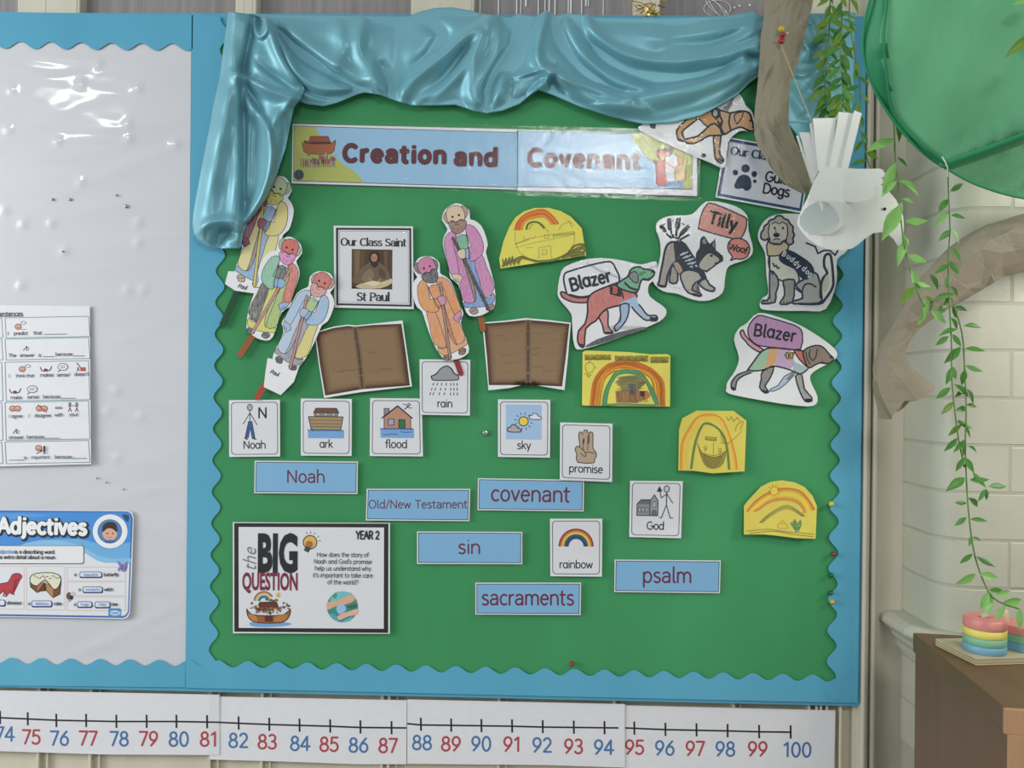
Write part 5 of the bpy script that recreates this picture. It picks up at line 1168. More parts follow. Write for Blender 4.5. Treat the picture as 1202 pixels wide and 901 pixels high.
# class charity card
q = zq(740, 100, 5.464, [(612, 330), (1165, 428), (1100, 820), (545, 718)])
c = card('logo_card', 'white card with navy edge and paw print, behind the brown paper', 'card', q, .0240, M['white'], None, mkwarp(q, 90, .001, .002, 4, 9), film=q)
v = Canvas(c).zoom(740, 100, 5.464)
v.poly([(622, 340), (1155, 434), (1095, 808), (556, 709)], '27466e'); v.poly([(638, 362), (1138, 450), (1084, 788), (577, 694)], 'c9cdd8')
v.stroke([(578, 640), (612, 440), (1120, 530)], 2, '9aa0ac')
for x, y, rx, ry in ((673, 560, 18, 19), (738, 534, 27, 27), (794, 570, 18, 20), (798, 616, 12, 12)): v.ell(x, y, rx, ry, '1c2c4e')
v.poly([(735, 573), (765, 590), (776, 625), (772, 660), (745, 678), (715, 662), (680, 665), (665, 640), (690, 592), (710, 577)], '1c2c4e', 0, 3)
v.build('printed_picture', c.ob); v = Canvas(c).zoom(740, 100, 5.464)
text(v, 'Our Cl@ss', 640, 440, 68, '2a3c62', .18, 9, 'l', sx=1.12, nib=.5, serif=True); text(v, 'Guide', 860, 612, 88, '222232', .13, 9.5, 'l', sx=1.0); text(v, 'Dogs', 845, 688, 88, '222232', .13, 9.5, 'l', sx=1.0)
v.build('lettering', c.ob)
# ---- yellow rainbow drawings
def drawing(label, pts, d, seed, warp, mat=None):
    c = card('rainbow_drawing', label, 'drawing', pts, d, mat or M['yellow'], 'yellow rainbow drawings', warp); return c
PC = '8a8240'
p = zq(580, 235, 10.008, [(60, 690), (110, 480), (180, 310), (250, 200), (350, 130), (470, 90), (640, 88), (780, 125), (900, 190), (1030, 330), (1082, 650), (75, 800)])
c = drawing('yellow drawing of a rainbow over a pencilled boat, beside the magenta puppet', p, .0235, 1, mkwarp(p, 90, .002, .003, 5, 11)); v = Canvas(c).zoom(580, 235, 10.008)
band = lambda po, w_, col: v.stroke(po, w_, col, sm=3, cap=False, pencil=0)
arcp = lambda dx: [(270+dx, 350), (300+dx*.8, 260+dx*.2), (390+dx*.4, 180+dx*.7), (560, 135+dx), (660-dx*.5, 190+dx*.6), (730-dx, 280)]
for kk, (dx, col) in enumerate(((-20, 'cf5f30'), (5, 'd8682f'), (28, 'df7a34'), (50, 'e6a23c'))): band(arcp(dx), 32, col)
for kk in range(14):
    dx = -34+kk*7; band([(x+r.uniform(-5, 5), y+r.uniform(-5, 5)) for x, y in arcp(dx)], 5, r.choice(['c9542c', 'e08a48', 'd96a34', 'e8b04c']))
band([(380, 345), (395, 285), (450, 256), (520, 262), (560, 300), (590, 330)], 22, '6f7f34'); band([(378, 345), (392, 280), (450, 252), (520, 257), (570, 290), (600, 328)], 8, '33401f'); band([(412, 345), (430, 295), (470, 285)], 8, '96a04a')
for st in ([(245, 370), (250, 500), (300, 610), (380, 670)], [(240, 520), (400, 450), (690, 400), (700, 455), (500, 490), (245, 555)], [(350, 420), (350, 460), (480, 440), (480, 410)], [(590, 405), (640, 400), (640, 445), (595, 450), (590, 405)],
           [(525, 690), (522, 560), (660, 530), (675, 680)], [(560, 580), (620, 580), (620, 630), (560, 640), (570, 590)], [(700, 450), (940, 400), (935, 365), (690, 400)], [(760, 350), (790, 290), (880, 250), (920, 330)], [(610, 340), (640, 375)], [(860, 230), (890, 250), (940, 300)], [(370, 560), (460, 550)], [(945, 400), (940, 500), (900, 560)]):
    v.stroke(st, 4.5, '98904a')
for x in range(700, 930, 32): v.stroke([(x, 400-(x-700)*.1), (x+10, 425-(x-700)*.1), (x+24, 400-(x-700)*.1)], 5, '7d7640')
for x in range(250, 400, 24): v.stroke([(x, 515-(x-250)*.3), (x+10, 500-(x-250)*.3)], 6, '7d7640')
for st in ([(100, 690), (110, 760), (140, 680), (150, 760), (180, 670), (190, 755), (215, 660), (230, 750), (260, 680), (280, 740), (320, 670), (480, 712)], [(90, 770), (250, 690), (330, 655), (420, 690), (520, 712)], [(480, 712), (620, 705), (740, 680), (860, 620), (940, 530), (1045, 510), (1050, 560), (960, 580), (850, 640)], [(800, 670), (900, 600), (1050, 530), (1055, 600), (920, 640), (800, 668)], [(860, 640), (1000, 600), (1058, 630), (900, 655)]):
    v.stroke(st, 13, '5f6434', sm=2)
    v.stroke([(x+6, y+14) for x, y in st], 8, '7d7f46', sm=2)
v.build('coloured_drawing', c.ob)
p = zq(675, 400, 9.616, [(85, 130), (110, 110), (140, 108), (600, 125), (850, 150), (1040, 148), (1075, 165), (1072, 740), (90, 728), (78, 715)])
c = drawing('yellow oblong drawing of a bold orange and green rainbow over a house boat', p, .0235, 2, mkwarp(p, 90, .001, .002, 4, 12)); v = Canvas(c).zoom(675, 400, 9.616)
for cx, cy, w_, h, n in ((260, 185, 300, 70, 60), (640, 200, 380, 75, 80), (955, 215, 210, 80, 45)): v.scribble(cx, cy, w_, h, n, 'a09a50', 9, seed=n); v.scribble(cx, cy+12, w_*.9, h*.6, n, '8a8446', 6, seed=n+1)
ap = lambda o: [(180+o, 728), (210+o, 480), (290+o*.8, 340+o*.5), (400+o*.5, 265+o*.8), (580, 235+o), (760-o*.3, 275+o*.8), (900-o*.7, 350+o*.5), (985-o, 480), (1005-o, 735)]
for o_, col in ((0, 'b5622c'), (22, 'd07a2e'), (44, 'de942f'), (68, 'e3a833'), (92, 'e8bc3c')): v.stroke(ap(o_), 30, col, sm=3, cap=False)
for kk in range(22): o_ = -14+kk*5.6; v.stroke([(x+r.uniform(-9, 9), y+r.uniform(-9, 9)) for x, y in ap(o_)], 6, r.choice(['b9602c', 'dd8e30', 'e6b040', 'c8762c', 'ecca4c'] if kk > 8 else ['a85428', 'c06a2c', 'd8843a']), sm=3, cap=False)
gp = lambda o: [(320+o, 728), (350+o, 560), (420+o*.8, 420+o*.5), (480+o*.5, 355+o), (620, 335+o), (740-o*.4, 370+o), (830-o, 480), (890-o, 600), (940-o, 725)]
for kk in range(12): v.stroke([(x+r.uniform(-5, 5), y+r.uniform(-5, 5)) for x, y in gp(-14+kk*4)], 8, r.choice(['4f9468', '3f8458', '6aa872', '5c9c5c']), sm=3, cap=False)
v.poly([(450, 470), (520, 400), (700, 385), (830, 440), (700, 470), (710, 560), (530, 570), (510, 500)], '8a8450', .2)
for kk in range(16): y = 392+kk*11; v.stroke([(470+(kk % 4)*18, y+20), (620, y), (780-(kk % 3)*40, y+12)], 6, r.choice(['6f6a3c', '7f7a44', '5c5a3c', '8f8a4c']))
v.poly([(455, 565), (600, 560), (610, 600), (690, 560), (820, 565), (820, 640), (700, 700), (465, 695)], '8f6238', .15); v.poly([(600, 480), (690, 480), (690, 600), (610, 605)], '565a50', .2); v.poly([(620, 560), (660, 560), (660, 610), (620, 610)], '3c5060')
for kk in range(18): x = 462+kk*20; v.stroke([(x, 570), (x+4, 640), (x+18, 690)], 5, r.choice(['6a3c28', 'b5744a', '8f4e30', 'c99a5c']))
v.poly([(735, 565), (785, 565), (785, 625), (735, 625)], '4a3424'); v.poly([(785, 570), (850, 590), (840, 640), (790, 640)], 'c8622f', .2)
for kk in range(3): v.stroke([(360, 712+kk*8), (520, 705+kk*8), (700, 712+kk*8), (900, 716+kk*8)], 7, '6a9a64')
for st in ([(120, 260), (150, 240), (200, 250), (220, 300), (190, 350), (140, 360), (115, 310), (120, 260)], [(100, 370), (180, 380)], [(130, 370), (150, 410), (180, 380)], [(150, 240), (170, 225)], [(220, 300), (245, 300)]): v.stroke(st, 6, '9a9648')
v.build('coloured_drawing', c.ob)
p = zq(780, 470, 5.3, [(90, 180), (110, 110), (200, 62), (430, 64), (510, 125), (498, 440), (300, 452), (180, 436), (86, 434)])
c = drawing('yellow drawing of a tall rainbow arch around a dark boat hull', p, .0235, 3, mkwarp(p, 90, .001, .009, 6, 13), M['yellow2']); v = Canvas(c).zoom(780, 470, 5.3)
for kk in range(9): o_ = kk*5; v.stroke([(100+o_, 430), (105+o_, 270), (150+o_, 175+o_*.3), (200+o_*.6, 105+o_*.6), (270, 84+o_*1.0), (350-o_*.5, 105+o_*.5), (400-o_*.7, 200), (440-o_, 330), (452-o_, 430)], 5.5, ['d08a30', 'd99438', 'e0a848', 'e3b448', 'e6c050', 'e6c452', 'dcc350', 'dcc350', 'dcc350'][kk], sm=3, cap=False)
for o_, col in ((0, '6f8446'), (6, '587048'), (12, '8a9a54')): v.stroke([(160+o_, 425), (180+o_, 290), (215+o_, 180), (262, 135+o_), (345-o_, 180), (390-o_, 270), (408-o_, 430)], 5, col, sm=3, cap=False)
v.shape([(205, 265), (230, 320), (290, 350), (350, 345), (382, 310), (365, 390), (320, 420), (270, 415), (235, 370)], '9a9040', '5c5628', 3, 2)
for kk in range(7): y = 335+kk*12; v.stroke([(222+kk*6, y-15), (300, y+8), (372-kk*5, y-15)], 3.2, '5c5628', sm=2)
v.stroke([(258, 225), (322, 232), (318, 250), (255, 242)], 5, '6f6a30', True); v.stroke([(262, 236), (318, 242)], 5, '8a8440'); v.stroke([(305, 260), (303, 345)], 2.5, '7a7434')
for x, y in ((255, 290), (345, 305)): v.ell(x, y, 9, 9, None, '6a6430', 2.5, 8); v.stroke([(x, y+9), (x, y+32)], 2.5, '6a6430'); v.stroke([(x-12, y+15), (x+12, y+12)], 2.5, '6a6430')
for st in ([(350, 200), (360, 250), (385, 270), (440, 230), (480, 190)], [(385, 100), (400, 125), (415, 98), (430, 130), (450, 105), (470, 130)], [(440, 190), (452, 150), (490, 130), (470, 180)], [(400, 270), (350, 262)]): v.stroke(st, 2.8, '7a7434', sm=2)
v.build('coloured_drawing', c.ob)
p = zq(780, 470, 5.3, [(494, 655), (520, 620), (600, 535), (660, 505), (730, 495), (810, 508), (870, 535), (920, 590), (948, 655), (940, 858), (820, 855), (700, 840), (620, 832), (494, 832)])
c = drawing('yellow arched drawing with a small sun on a wide rainbow, lowest right', p, .0235, 4, mkwarp(p, 90, .001, .010, 6, 14), M['yellow2']); v = Canvas(c).zoom(780, 470, 5.3)
for kk in range(10): o_ = kk*8; v.stroke([(512+o_*.7, 690), (560+o_*.5, 630+o_*.6), (640+o_*.2, 575+o_*.8), (740, 545+o_), (840-o_*.3, 560+o_), (900-o_*.5, 620+o_*.8), (935-o_, 680+o_*.3)], 7, ['c0743a', 'cd8a40', 'd8a845', 'e0c24c', 'e6cf50', 'e6cf50', 'e3c64c', 'd9a24a', 'd2904a', 'c98a4c'][kk], sm=3, cap=False)
for o_, col in ((0, '8a8a4c'), (10, '7a7f4c'), (20, 'a39a50')): v.stroke([(590+o_, 760), (650, 705+o_), (740, 655+o_), (800, 665+o_), (875-o_, 720)], 6, col, sm=3, cap=False)
v.ell(683, 562, 24, 26, 'e6cf50', 'b98a38', 4)
for a in range(10): v.stroke([(683+28*math.cos(a*.63), 562+30*math.sin(a*.63)), (683+40*math.cos(a*.63), 562+42*math.sin(a*.63))], 4, 'b98a38')
for st in ([(820, 815), (785, 760), (815, 780), (810, 740), (828, 775), (845, 745), (850, 770), (832, 812)], [(822, 812), (800, 750), (830, 800), (838, 760)]): v.stroke(st, 8, '5c8a5c')
for st in ([(705, 795), (705, 775), (735, 745), (765, 778), (765, 795), (705, 795)], [(722, 765), (745, 765)]): v.stroke(st, 4, 'b8a04a')
v.stroke([(510, 812), (640, 800), (760, 815), (930, 830)], 6, '9a9448', sm=3); v.stroke([(530, 825), (680, 812), (800, 832), (925, 845)], 5, '8a8a44', sm=3)
v.build('coloured_drawing', c.ob)
# ================================================================ satin drape
def fold_field(P, feats):
    H = np.zeros(len(P))
    for pts, amp, wl, wr in feats:
        L = cr(pts, 6, False) if len(pts) > 2 else pts
        best = np.full(len(P), 1e9); sg = np.zeros(len(P)); tt = np.zeros(len(P)); n = len(L)-1
        for i in range(n):
            a, b = np.array(L[i], float), np.array(L[i+1], float); ab = b-a; l2 = ab@ab
            t = np.clip(((P-a)@ab)/l2, 0, 1); q = a+t[:, None]*ab; dv = P-q; dd = np.hypot(dv[:, 0], dv[:, 1])
            m = dd < best; best[m] = dd[m]; cr_ = ab[0]*dv[:, 1]-ab[1]*dv[:, 0]; sg[m] = np.sign(cr_[m]); tt[m] = (i+t[m])/n
        w_ = np.where(sg > 0, wr, wl)                     # wr: below / right-hand side of the line in the photo
        H += 1.2*amp*np.exp(-(best/w_)**2)*(.55+.45*np.sin(np.clip(tt, 0, 1)*PI))
    return H
def cloth(name, rows, feats, d, parent, nu, label=None, edge=7.0, seed=0, transpose=False, dfun=None):
    """rows = list of (start_xy, end_xy) across the cloth; nu points along each row"""
    G = np.array([[np.array(a)*(1-u)+np.array(b)*u for u in np.linspace(0, 1, nu)] for a, b in rows], float); nv = len(rows)
    P = G.reshape(-1, 2); H = fold_field(P, feats)
    H += .0016*np.sin(P[:, 0]*.09+P[:, 1]*.05+seed)+.0012*np.sin(P[:, 1]*.13-P[:, 0]*.04+seed*2)
    U = np.tile(np.linspace(0, 1, nu), nv); V = np.repeat(np.linspace(0, 1, nv), nu)
    vs = [W(P[i, 0], P[i, 1], max(.033, d+H[i]+(dfun(P[i, 0], P[i, 1], U[i], V[i]) if dfun else 0))) for i in range(len(P))]
    fs = [(j*nu+i, j*nu+i+1, (j+1)*nu+i+1, (j+1)*nu+i) for j in range(nv-1) for i in range(nu-1)]
    o = mesh_obj(name, vs, fs, M['satin'], parent, True)
    m = o.modifiers.new('solid', 'SOLIDIFY'); m.thickness = .0008; m.offset = 0
    if label: o['label'] = label
    return o
def ip(x, tab): return float(np.interp(x, [t[0] for t in tab], [t[1] for t in tab]))
dr = thing('satin_drape', W(560, 22, .03), 'shiny pale blue satin cloth swagged along the top of the green board', 'drape')
TOP = [(286, 20), (320, 20), (400, 21), (480, 22), (492, 17), (510, 12.5), (530, 11.5), (550, 15), (572, 20.5), (600, 23), (608, 19), (618, 20.5), (630, 22), (641, 15), (652, 21), (665, 19), (690, 20), (700, 23), (780, 23.5), (850, 22), (870, 18.5), (886, 16), (890, 22), (915, 23)]
BOT = [(286, 100), (325, 108), (351, 119), (362, 122.5), (380, 124.5), (395, 121), (420, 110.5), (428, 108.6), (445, 111), (470, 120), (485, 124), (520, 123.5), (535, 123), (555, 130), (570, 133), (590, 130), (610, 122), (622, 112), (632, 105.5), (650, 112), (680, 125), (717, 137), (740, 142.5), (757, 146), (790, 144), (822, 136), (845, 124), (865, 112), (880, 97), (915, 72)]
rows = []
for x in np.concatenate([np.arange(286, 915, 2.0)]): rows.append(((x, ip(x, TOP)-3), (x, ip(x, BOT))))
F = [([(314, 19), (325, 58), (340, 90), (368, 110), (400, 114), (428, 107)], -.012, 8, 3), ([(320, 18), (334, 60), (352, 92), (380, 106), (415, 104)], .014, 5, 9),
     ([(318, 20), (336, 50), (362, 72), (400, 94), (430, 107)], -.016, 9, 4), ([(316, 34), (345, 82), (375, 97), (405, 105)], .008, 8, 6),
     ([(330, 30), (372, 62), (402, 84), (432, 104)], .013, 10, 4), ([(395, 25), (402, 55), (392, 80)], .009, 9, 10), ([(425, 25), (421, 55), (432, 88)], .011, 8, 10),
     ([(450, 118), (440, 95), (436, 70)], .010, 8, 8), ([(462, 112), (458, 95), (448, 78)], -.010, 7, 6), ([(470, 120), (478, 100), (500, 78), (530, 55), (560, 32), (574, 21)], .018, 6, 10),
     ([(485, 22), (470, 50), (468, 80), (472, 105)], -.008, 14, 12), ([(498, 25), (520, 40), (510, 60), (490, 78)], -.010, 9, 8), ([(500, 118), (525, 90), (545, 62), (566, 34)], -.012, 8, 6),
     ([(490, 122), (515, 105), (535, 88), (548, 66), (562, 40)], .012, 6, 7), ([(556, 128), (552, 100), (560, 60), (575, 24)], .012, 8, 9), ([(585, 24), (582, 60), (568, 90), (562, 118)], .009, 6, 8),
     ([(608, 22), (600, 55), (582, 82), (570, 105), (572, 122)], -.016, 9, 5), ([(575, 130), (585, 108), (590, 88)], .008, 4, 6), ([(598, 118), (600, 100), (606, 88)], -.007, 5, 5), ([(641, 17), (633, 45), (632, 70), (645, 84), (680, 98), (715, 110), (740, 116)], .018, 5, 7),
     ([(618, 24), (620, 45), (612, 70), (596, 84)], -.012, 8, 8), ([(606, 92), (625, 86), (648, 81)], .010, 4, 5), ([(650, 82), (640, 95), (622, 110)], .014, 8, 3), ([(652, 86), (651, 98), (662, 108)], -.020, 5, 7),
     ([(652, 84), (664, 96), (690, 114), (725, 124), (760, 128)], .010, 5, 8), ([(664, 22), (672, 45), (690, 72), (720, 96), (755, 104)], .009, 6, 6), ([(652, 30), (665, 60), (690, 85), (730, 108)], -.014, 8, 8),
     ([(688, 20), (698, 40), (722, 58), (760, 70), (800, 72), (850, 64), (890, 52)], .017, 5, 10), ([(682, 30), (704, 58), (740, 82), (790, 92), (830, 86), (880, 72)], -.016, 9, 8),
     ([(712, 120), (750, 116), (790, 106), (840, 92), (875, 72), (900, 62)], .016, 6, 16), ([(780, 66), (820, 62), (850, 52), (885, 36)], .007, 5, 7), ([(790, 50), (830, 50), (870, 38)], -.006, 7, 7), ([(730, 30), (780, 44), (830, 38), (880, 28)], .006, 10, 10),
     ([(760, 132), (800, 124), (840, 108), (868, 92)], -.005, 6, 5), ([(880, 66), (895, 66), (910, 62)], -.022, 4, 4), ([(650, 80), (600, 96)], -.006, 3, 3)]
ed = lambda x, y, u, v: -.010*math.exp(-((1-u)/.09)**2)-.012*math.exp(-(u/.12)**2)
cloth('swag', rows, F, .040, dr, 64, dfun=ed)
EL = [(13.5, 268), (30, 266), (60, 262), (90, 258), (110, 253.5), (126, 250), (150, 246), (175, 241), (205, 235), (235, 229.5), (250, 227), (262, 226), (274, 227.5), (282, 232), (288, 242), (291.5, 255)]
ER = [(13.5, 300), (18, 314), (30, 320), (60, 333), (90, 350), (104, 358), (116, 353), (126, 345), (150, 340), (175, 335), (205, 325), (235, 311), (250, 300), (262, 290), (274, 285.5), (291.5, 282)]
rows = []
for y in np.arange(13.5, 292, 2.0):
    s_ = 5.5*math.exp(-((y-13.5)/12)**2)
    rows.append(((ip(y, EL), y), (ip(y, ER), y+s_*.7)))
F = [([(276, 14), (270, 70), (262, 130), (250, 200), (242, 262)], .016, 13, 17), ([(297, 22), (290, 60), (284, 88), (286, 130), (287, 200), (286, 285)], -.020, 8, 4), ([(283, 88), (302, 98), (325, 108), (352, 116)], .022, 2.5, 9),
     ([(282, 90), (291, 118), (308, 140), (317, 160), (318, 195), (308, 230), (290, 258)], .020, 3.5, 8), ([(296, 100), (302, 130), (300, 170), (300, 215), (292, 250)], -.014, 8, 8), ([(340, 122), (326, 135), (318, 152)], .008, 6, 5), ([(331, 130), (334, 150), (330, 180)], -.007, 5, 5),
     ([(298, 20), (299, 34), (305, 43), (312, 37), (313, 22)], .010, 3, 3), ([(305, 22), (305, 33)], -.012, 4, 4), ([(316, 22), (322, 50), (332, 72), (346, 92)], .012, 6, 7), ([(290, 30), (296, 60), (310, 85), (330, 98)], .006, 8, 10), ([(300, 70), (318, 86), (345, 104)], -.009, 6, 4),
     ([(256, 285), (262, 274), (272, 272)], -.022, 7, 9), ([(232, 272), (246, 262), (268, 260), (282, 268)], .009, 6, 5), ([(292, 135), (291, 180), (290, 230)], .006, 3, 3), ([(278, 150), (276, 210), (272, 255)], .006, 6, 5)]
ed = lambda x, y, u, v: -.012*math.exp(-((1-u)/.07)**2)-.014*math.exp(-(u/.10)**2)-.010*math.exp(-((1-v)/.03)**2)
cloth('left_tail', rows, F, .054, dr, 60, dfun=ed, seed=2)
rows = []
LE2 = [(15, 896), (40, 893), (60, 892), (110, 888), (143, 886)]
for y in np.arange(15, 196, 2.0):
    rows.append(((ip(y, LE2)+6 if y < 143 else 925+(y-143)*.8, y+2), (ip(y, [(15, 1004), (120, 1002), (196, 985)]), y+ip(y, [(15, 0), (30, 0), (196, 0)]))))
F = [([(953, 18), (960, 36), (963, 58), (957, 80), (940, 88), (930, 86)], .012, 3, 4), ([(944, 24), (954, 45), (955, 66), (945, 80)], -.016, 8, 7), ([(935, 45), (950, 58), (945, 72)], .008, 4, 4), ([(972, 22), (976, 80), (966, 140)], .008, 12, 14), ([(930, 110), (950, 135), (975, 160)], .008, 8, 10), ([(940, 100), (965, 120), (985, 150)], -.006, 8, 8), ([(990, 30), (995, 90), (985, 160)], -.005, 8, 8)]
cloth('right_tail', rows, F, .036, dr, 50, dfun=lambda x, y, u, v: -.010*math.exp(-((1-u)/.08)**2)-.008*math.exp(-((1-v)/.05)**2), seed=4)

# ================================================================ crumpled brown paper
def crease_field(P, n, seed, amp, span):
    r_ = random.Random(seed); H = np.zeros(len(P)); lo, hi = P.min(0), P.max(0)
    for _ in range(n):
        a = r_.uniform(0, PI); nx_, ny_ = math.cos(a), math.sin(a); c0 = (r_.uniform(lo[0], hi[0]), r_.uniform(lo[1], hi[1]))
        s_ = (P[:, 0]-c0[0])*nx_+(P[:, 1]-c0[1])*ny_; t = -(P[:, 0]-c0[0])*ny_+(P[:, 1]-c0[1])*nx_; L = r_.uniform(.4, 1)*span
        H += amp*r_.choice((-1, 1))*r_.uniform(.4, 1)*np.maximum(0, 1-np.abs(s_)/(span*.35))*np.exp(-(t/L)**2)
    return H
LE = [(-25, 893), (0, 897), (22, 898), (40, 893), (60, 892), (90, 890), (110, 888), (130, 886), (150, 884.5), (165, 886), (180, 894), (195, 904), (205, 910), (215, 919), (222, 930), (227, 942)]
RE = [(-25, 958), (0, 955), (14, 952), (30, 947), (45, 944), (60, 940), (80, 935), (95, 928), (110, 927), (130, 925), (145, 925.5), (160, 931), (175, 938), (190, 945), (205, 952), (222, 953), (227, 950)]
def facets(rows_fn, n0, n1, seed, jit, amp, deep):
    """crumpled sheet: coarse jittered net of creases, split again so that the folds stay sharp"""
    r_ = random.Random(seed); g = [[None]*(n1+1) for _ in range(n0+1)]
    for i in range(n0+1):
        for j in range(n1+1):
            e = 0 if j in (0, n1) else 1
            g[i][j] = rows_fn((i+r_.uniform(-jit, jit)*(0 < i < n0))/n0, (j+r_.uniform(-jit, jit)*e)/n1)+(r_.uniform(-1, 1)*amp+r_.choice((0, 0, -1, 1))*deep,)
    fs = []
    for i in range(n0):
        for j in range(n1):
            a = i*(n1+1)+j; q = (a, a+1, a+n1+2, a+n1+1)
            fs += [(q[0], q[1], q[2]), (q[0], q[2], q[3])] if r_.random() < .5 else [(q[0], q[1], q[3]), (q[1], q[2], q[3])]
    return [p for row in g for p in row], fs
def strip_fn(t, u):
    y = -25+252*t; return (ip(y, LE)*(1-u)+ip(y, RE)*u, y, .074+.010*math.sin(u*PI))
pts, fs = facets(strip_fn, 19, 7, 5, .42, .0022, .0022)
vs = [W(x, y, d_+h) for x, y, d_, h in pts]
kp = mesh_obj('kraft_paper_strip', vs, fs, M['kraft']); tag(kp, 'crumpled brown paper strip hanging from the top of the board, left of the white dove', 'paper')
m = kp.modifiers.new('sub', 'SUBSURF'); m.subdivision_type = 'SIMPLE'; m.levels = m.render_levels = 1
m = kp.modifiers.new('sm', 'SMOOTH'); m.iterations = 1; m.factor = .35
m = kp.modifiers.new('solid', 'SOLIDIFY'); m.thickness = .0008
# twisted paper branch on the right
def crumple_tube(name, cl, label, d, seed, flat=.75, nr=11, amp=.10):
    C_ = cr(cl, 3, False); r_ = random.Random(seed); n = len(C_)
    TB = [[r_.uniform(-.22, .16) for _ in range(9)] for _ in range(nr)]
    def fn(t, u):
        f = t*(n-1); i = min(int(f), n-2); q = f-i; x, y, rad = [C_[i][k]*(1-q)+C_[i+1][k]*q for k in range(3)]
        a, b = C_[max(i-1, 0)], C_[min(i+2, n-1)]; tx_, ty_ = b[0]-a[0], b[1]-a[1]; L = math.hypot(tx_, ty_); nx_, ny_ = -ty_/L, tx_/L
        th = 2*PI*u+.9*t; kk = int(round(u*nr)) % nr; g = t*6; gi = int(g); gq = g-gi
        rr = 1+(TB[kk][gi]*(1-gq)+TB[kk][gi+1]*gq); e = r_.uniform(-.25, .1)*rad if t > .99 else 0
        return (x+nx_*rad*math.cos(th)*rr+tx_/L*e, y+ny_*rad*math.cos(th)*rr+ty_/L*e, d+math.sin(th)*rad*rr*PXM*flat*.85)
    pts, fs = facets(fn, n//2+3, nr, seed, .28, .0016, .0012)
    vs = [W(x, y, d_+h) for x, y, d_, h in pts]
    for i in range(len(vs)//(nr+1)): vs[i*(nr+1)+nr] = vs[i*(nr+1)].copy()
    o = mesh_obj(name, vs, fs, M['kraft']); w_ = o.modifiers.new('w', 'WELD'); w_.merge_threshold = .0002
    m = o.modifiers.new('sub', 'SUBSURF'); m.subdivision_type = 'SIMPLE'; m.levels = m.render_levels = 1
    m = o.modifiers.new('sm', 'SMOOTH'); m.iterations = 1; m.factor = .35
    m = o.modifiers.new('s', 'SOLIDIFY'); m.thickness = .0007; tag(o, label, 'paper'); return o
crumple_tube('kraft_paper_branch', [(1310, 262, 38), (1240, 274, 36), (1202, 283, 34), (1165, 292, 33), (1135, 310, 32), (1110, 333, 29), (1090, 352, 25), (1074, 370, 19), (1062, 388, 15), (1049, 408, 17), (1045, 432, 24), (1055, 456, 31), (1067, 476, 34)],
             'twisted brown paper branch across the painted bricks, flared at its lower end', .235, 9)
# ================================================================ paper dove on a string
D = .13
zq8 = lambda p: zq(900, 110, 4.505, p)
body = zq8([(285, 398), (400, 400), (500, 420), (560, 450), (610, 485), (650, 520), (680, 555), (705, 600), (722, 650), (726, 700), (722, 760), (705, 812), (690, 800), (668, 765), (640, 742), (600, 731), (560, 738), (520, 765), (480, 800), (450, 818), (400, 828), (330, 822), (270, 802), (220, 768), (180, 722), (162, 690), (165, 660), (185, 610), (215, 550), (245, 470)])
c = card('paper_dove', 'white folded paper dove hanging on a string, with a pleated fan tail', 'decoration', body, D, M['dovepaper'], None, ((1, 0), [(930, -.014), (938, .002), (948, .010), (965, .015), (1000, .012), (1030, .004), (1062, -.012)]), thick=.0008)
dove = c.ob
wng = zq8([(285, 396), (320, 388), (400, 392), (480, 396), (540, 396), (600, 395), (615, 402), (625, 420), (622, 438), (606, 446), (618, 455), (616, 472), (602, 482), (575, 487), (560, 497), (578, 512), (580, 532), (562, 550), (520, 566), (475, 575), (430, 573), (415, 568), (430, 590), (330, 575), (250, 560), (215, 550), (250, 470)])
sheet('wing', wng, D+.024, M['dovepaper'], dove, .0008, ((1, 0), [(935, -.014), (950, .0), (990, .004), (1045, .0)]))
sheet('rolled_opening', zq8([(255, 575), (290, 568), (325, 575), (355, 600), (375, 635), (385, 665), (382, 700), (365, 728), (330, 745), (270, 745), (200, 725), (172, 690), (175, 650), (205, 605)]), D+.020, M['doveshade'], dove, .0006, ((.8, .6), [(860, -.012), (930, -.004), (960, .002)]), 'inside of the paper roll, its shade painted in')
sheet('neck_curl', zq8([(290, 567), (340, 565), (400, 572), (440, 590), (460, 622), (455, 650), (432, 675), (400, 700), (356, 728), (378, 700), (386, 668), (374, 632), (352, 600), (325, 577)]), D+.029, M['dovepaper'], dove, .0008, ((1, 0), [(964, .004), (990, .0), (1005, -.006)]))
b = MB(); b.lathe([(0, 0), (.0028, 0), (.0028, .0006), (0, .001)], W(1038.3, 245.3, D+.0035), 10, 'y'); b.build('eye', M['black'], dove)
for pts, dd in ((zq8([(155, 222), (168, 220), (248, 462), (238, 478)]), -.012), (zq8([(172, 203), (228, 205), (262, 330), (278, 400), (243, 472)]), -.006), (zq8([(226, 160), (240, 152), (270, 340), (262, 400), (250, 330)]), .002),
                (zq8([(243, 130), (364, 127), (358, 220), (350, 396), (272, 410)]), .010), (zq8([(364, 127), (384, 93), (372, 180), (340, 398), (330, 396)]), .005), (zq8([(383, 95), (458, 104), (400, 396), (330, 396)]), .014), (zq8([(458, 104), (464, 88), (503, 103), (430, 400), (392, 396)]), .018)):
    sheet('pleat', pts, D+dd-.006, M['dovepaper'], dove, .0008)
st = mesh_obj
b = MB(); p0, p1 = W(916.5, 52, .095), W(954, 146, D+.004); b.tube([p0, p0.lerp(p1, .5)+Vector((0, 0, -.0006)), p1], .0007, 6); tag(b.build('hanging_string', M['string']), 'thin pale string running from the red pin down to the paper dove', 'string')

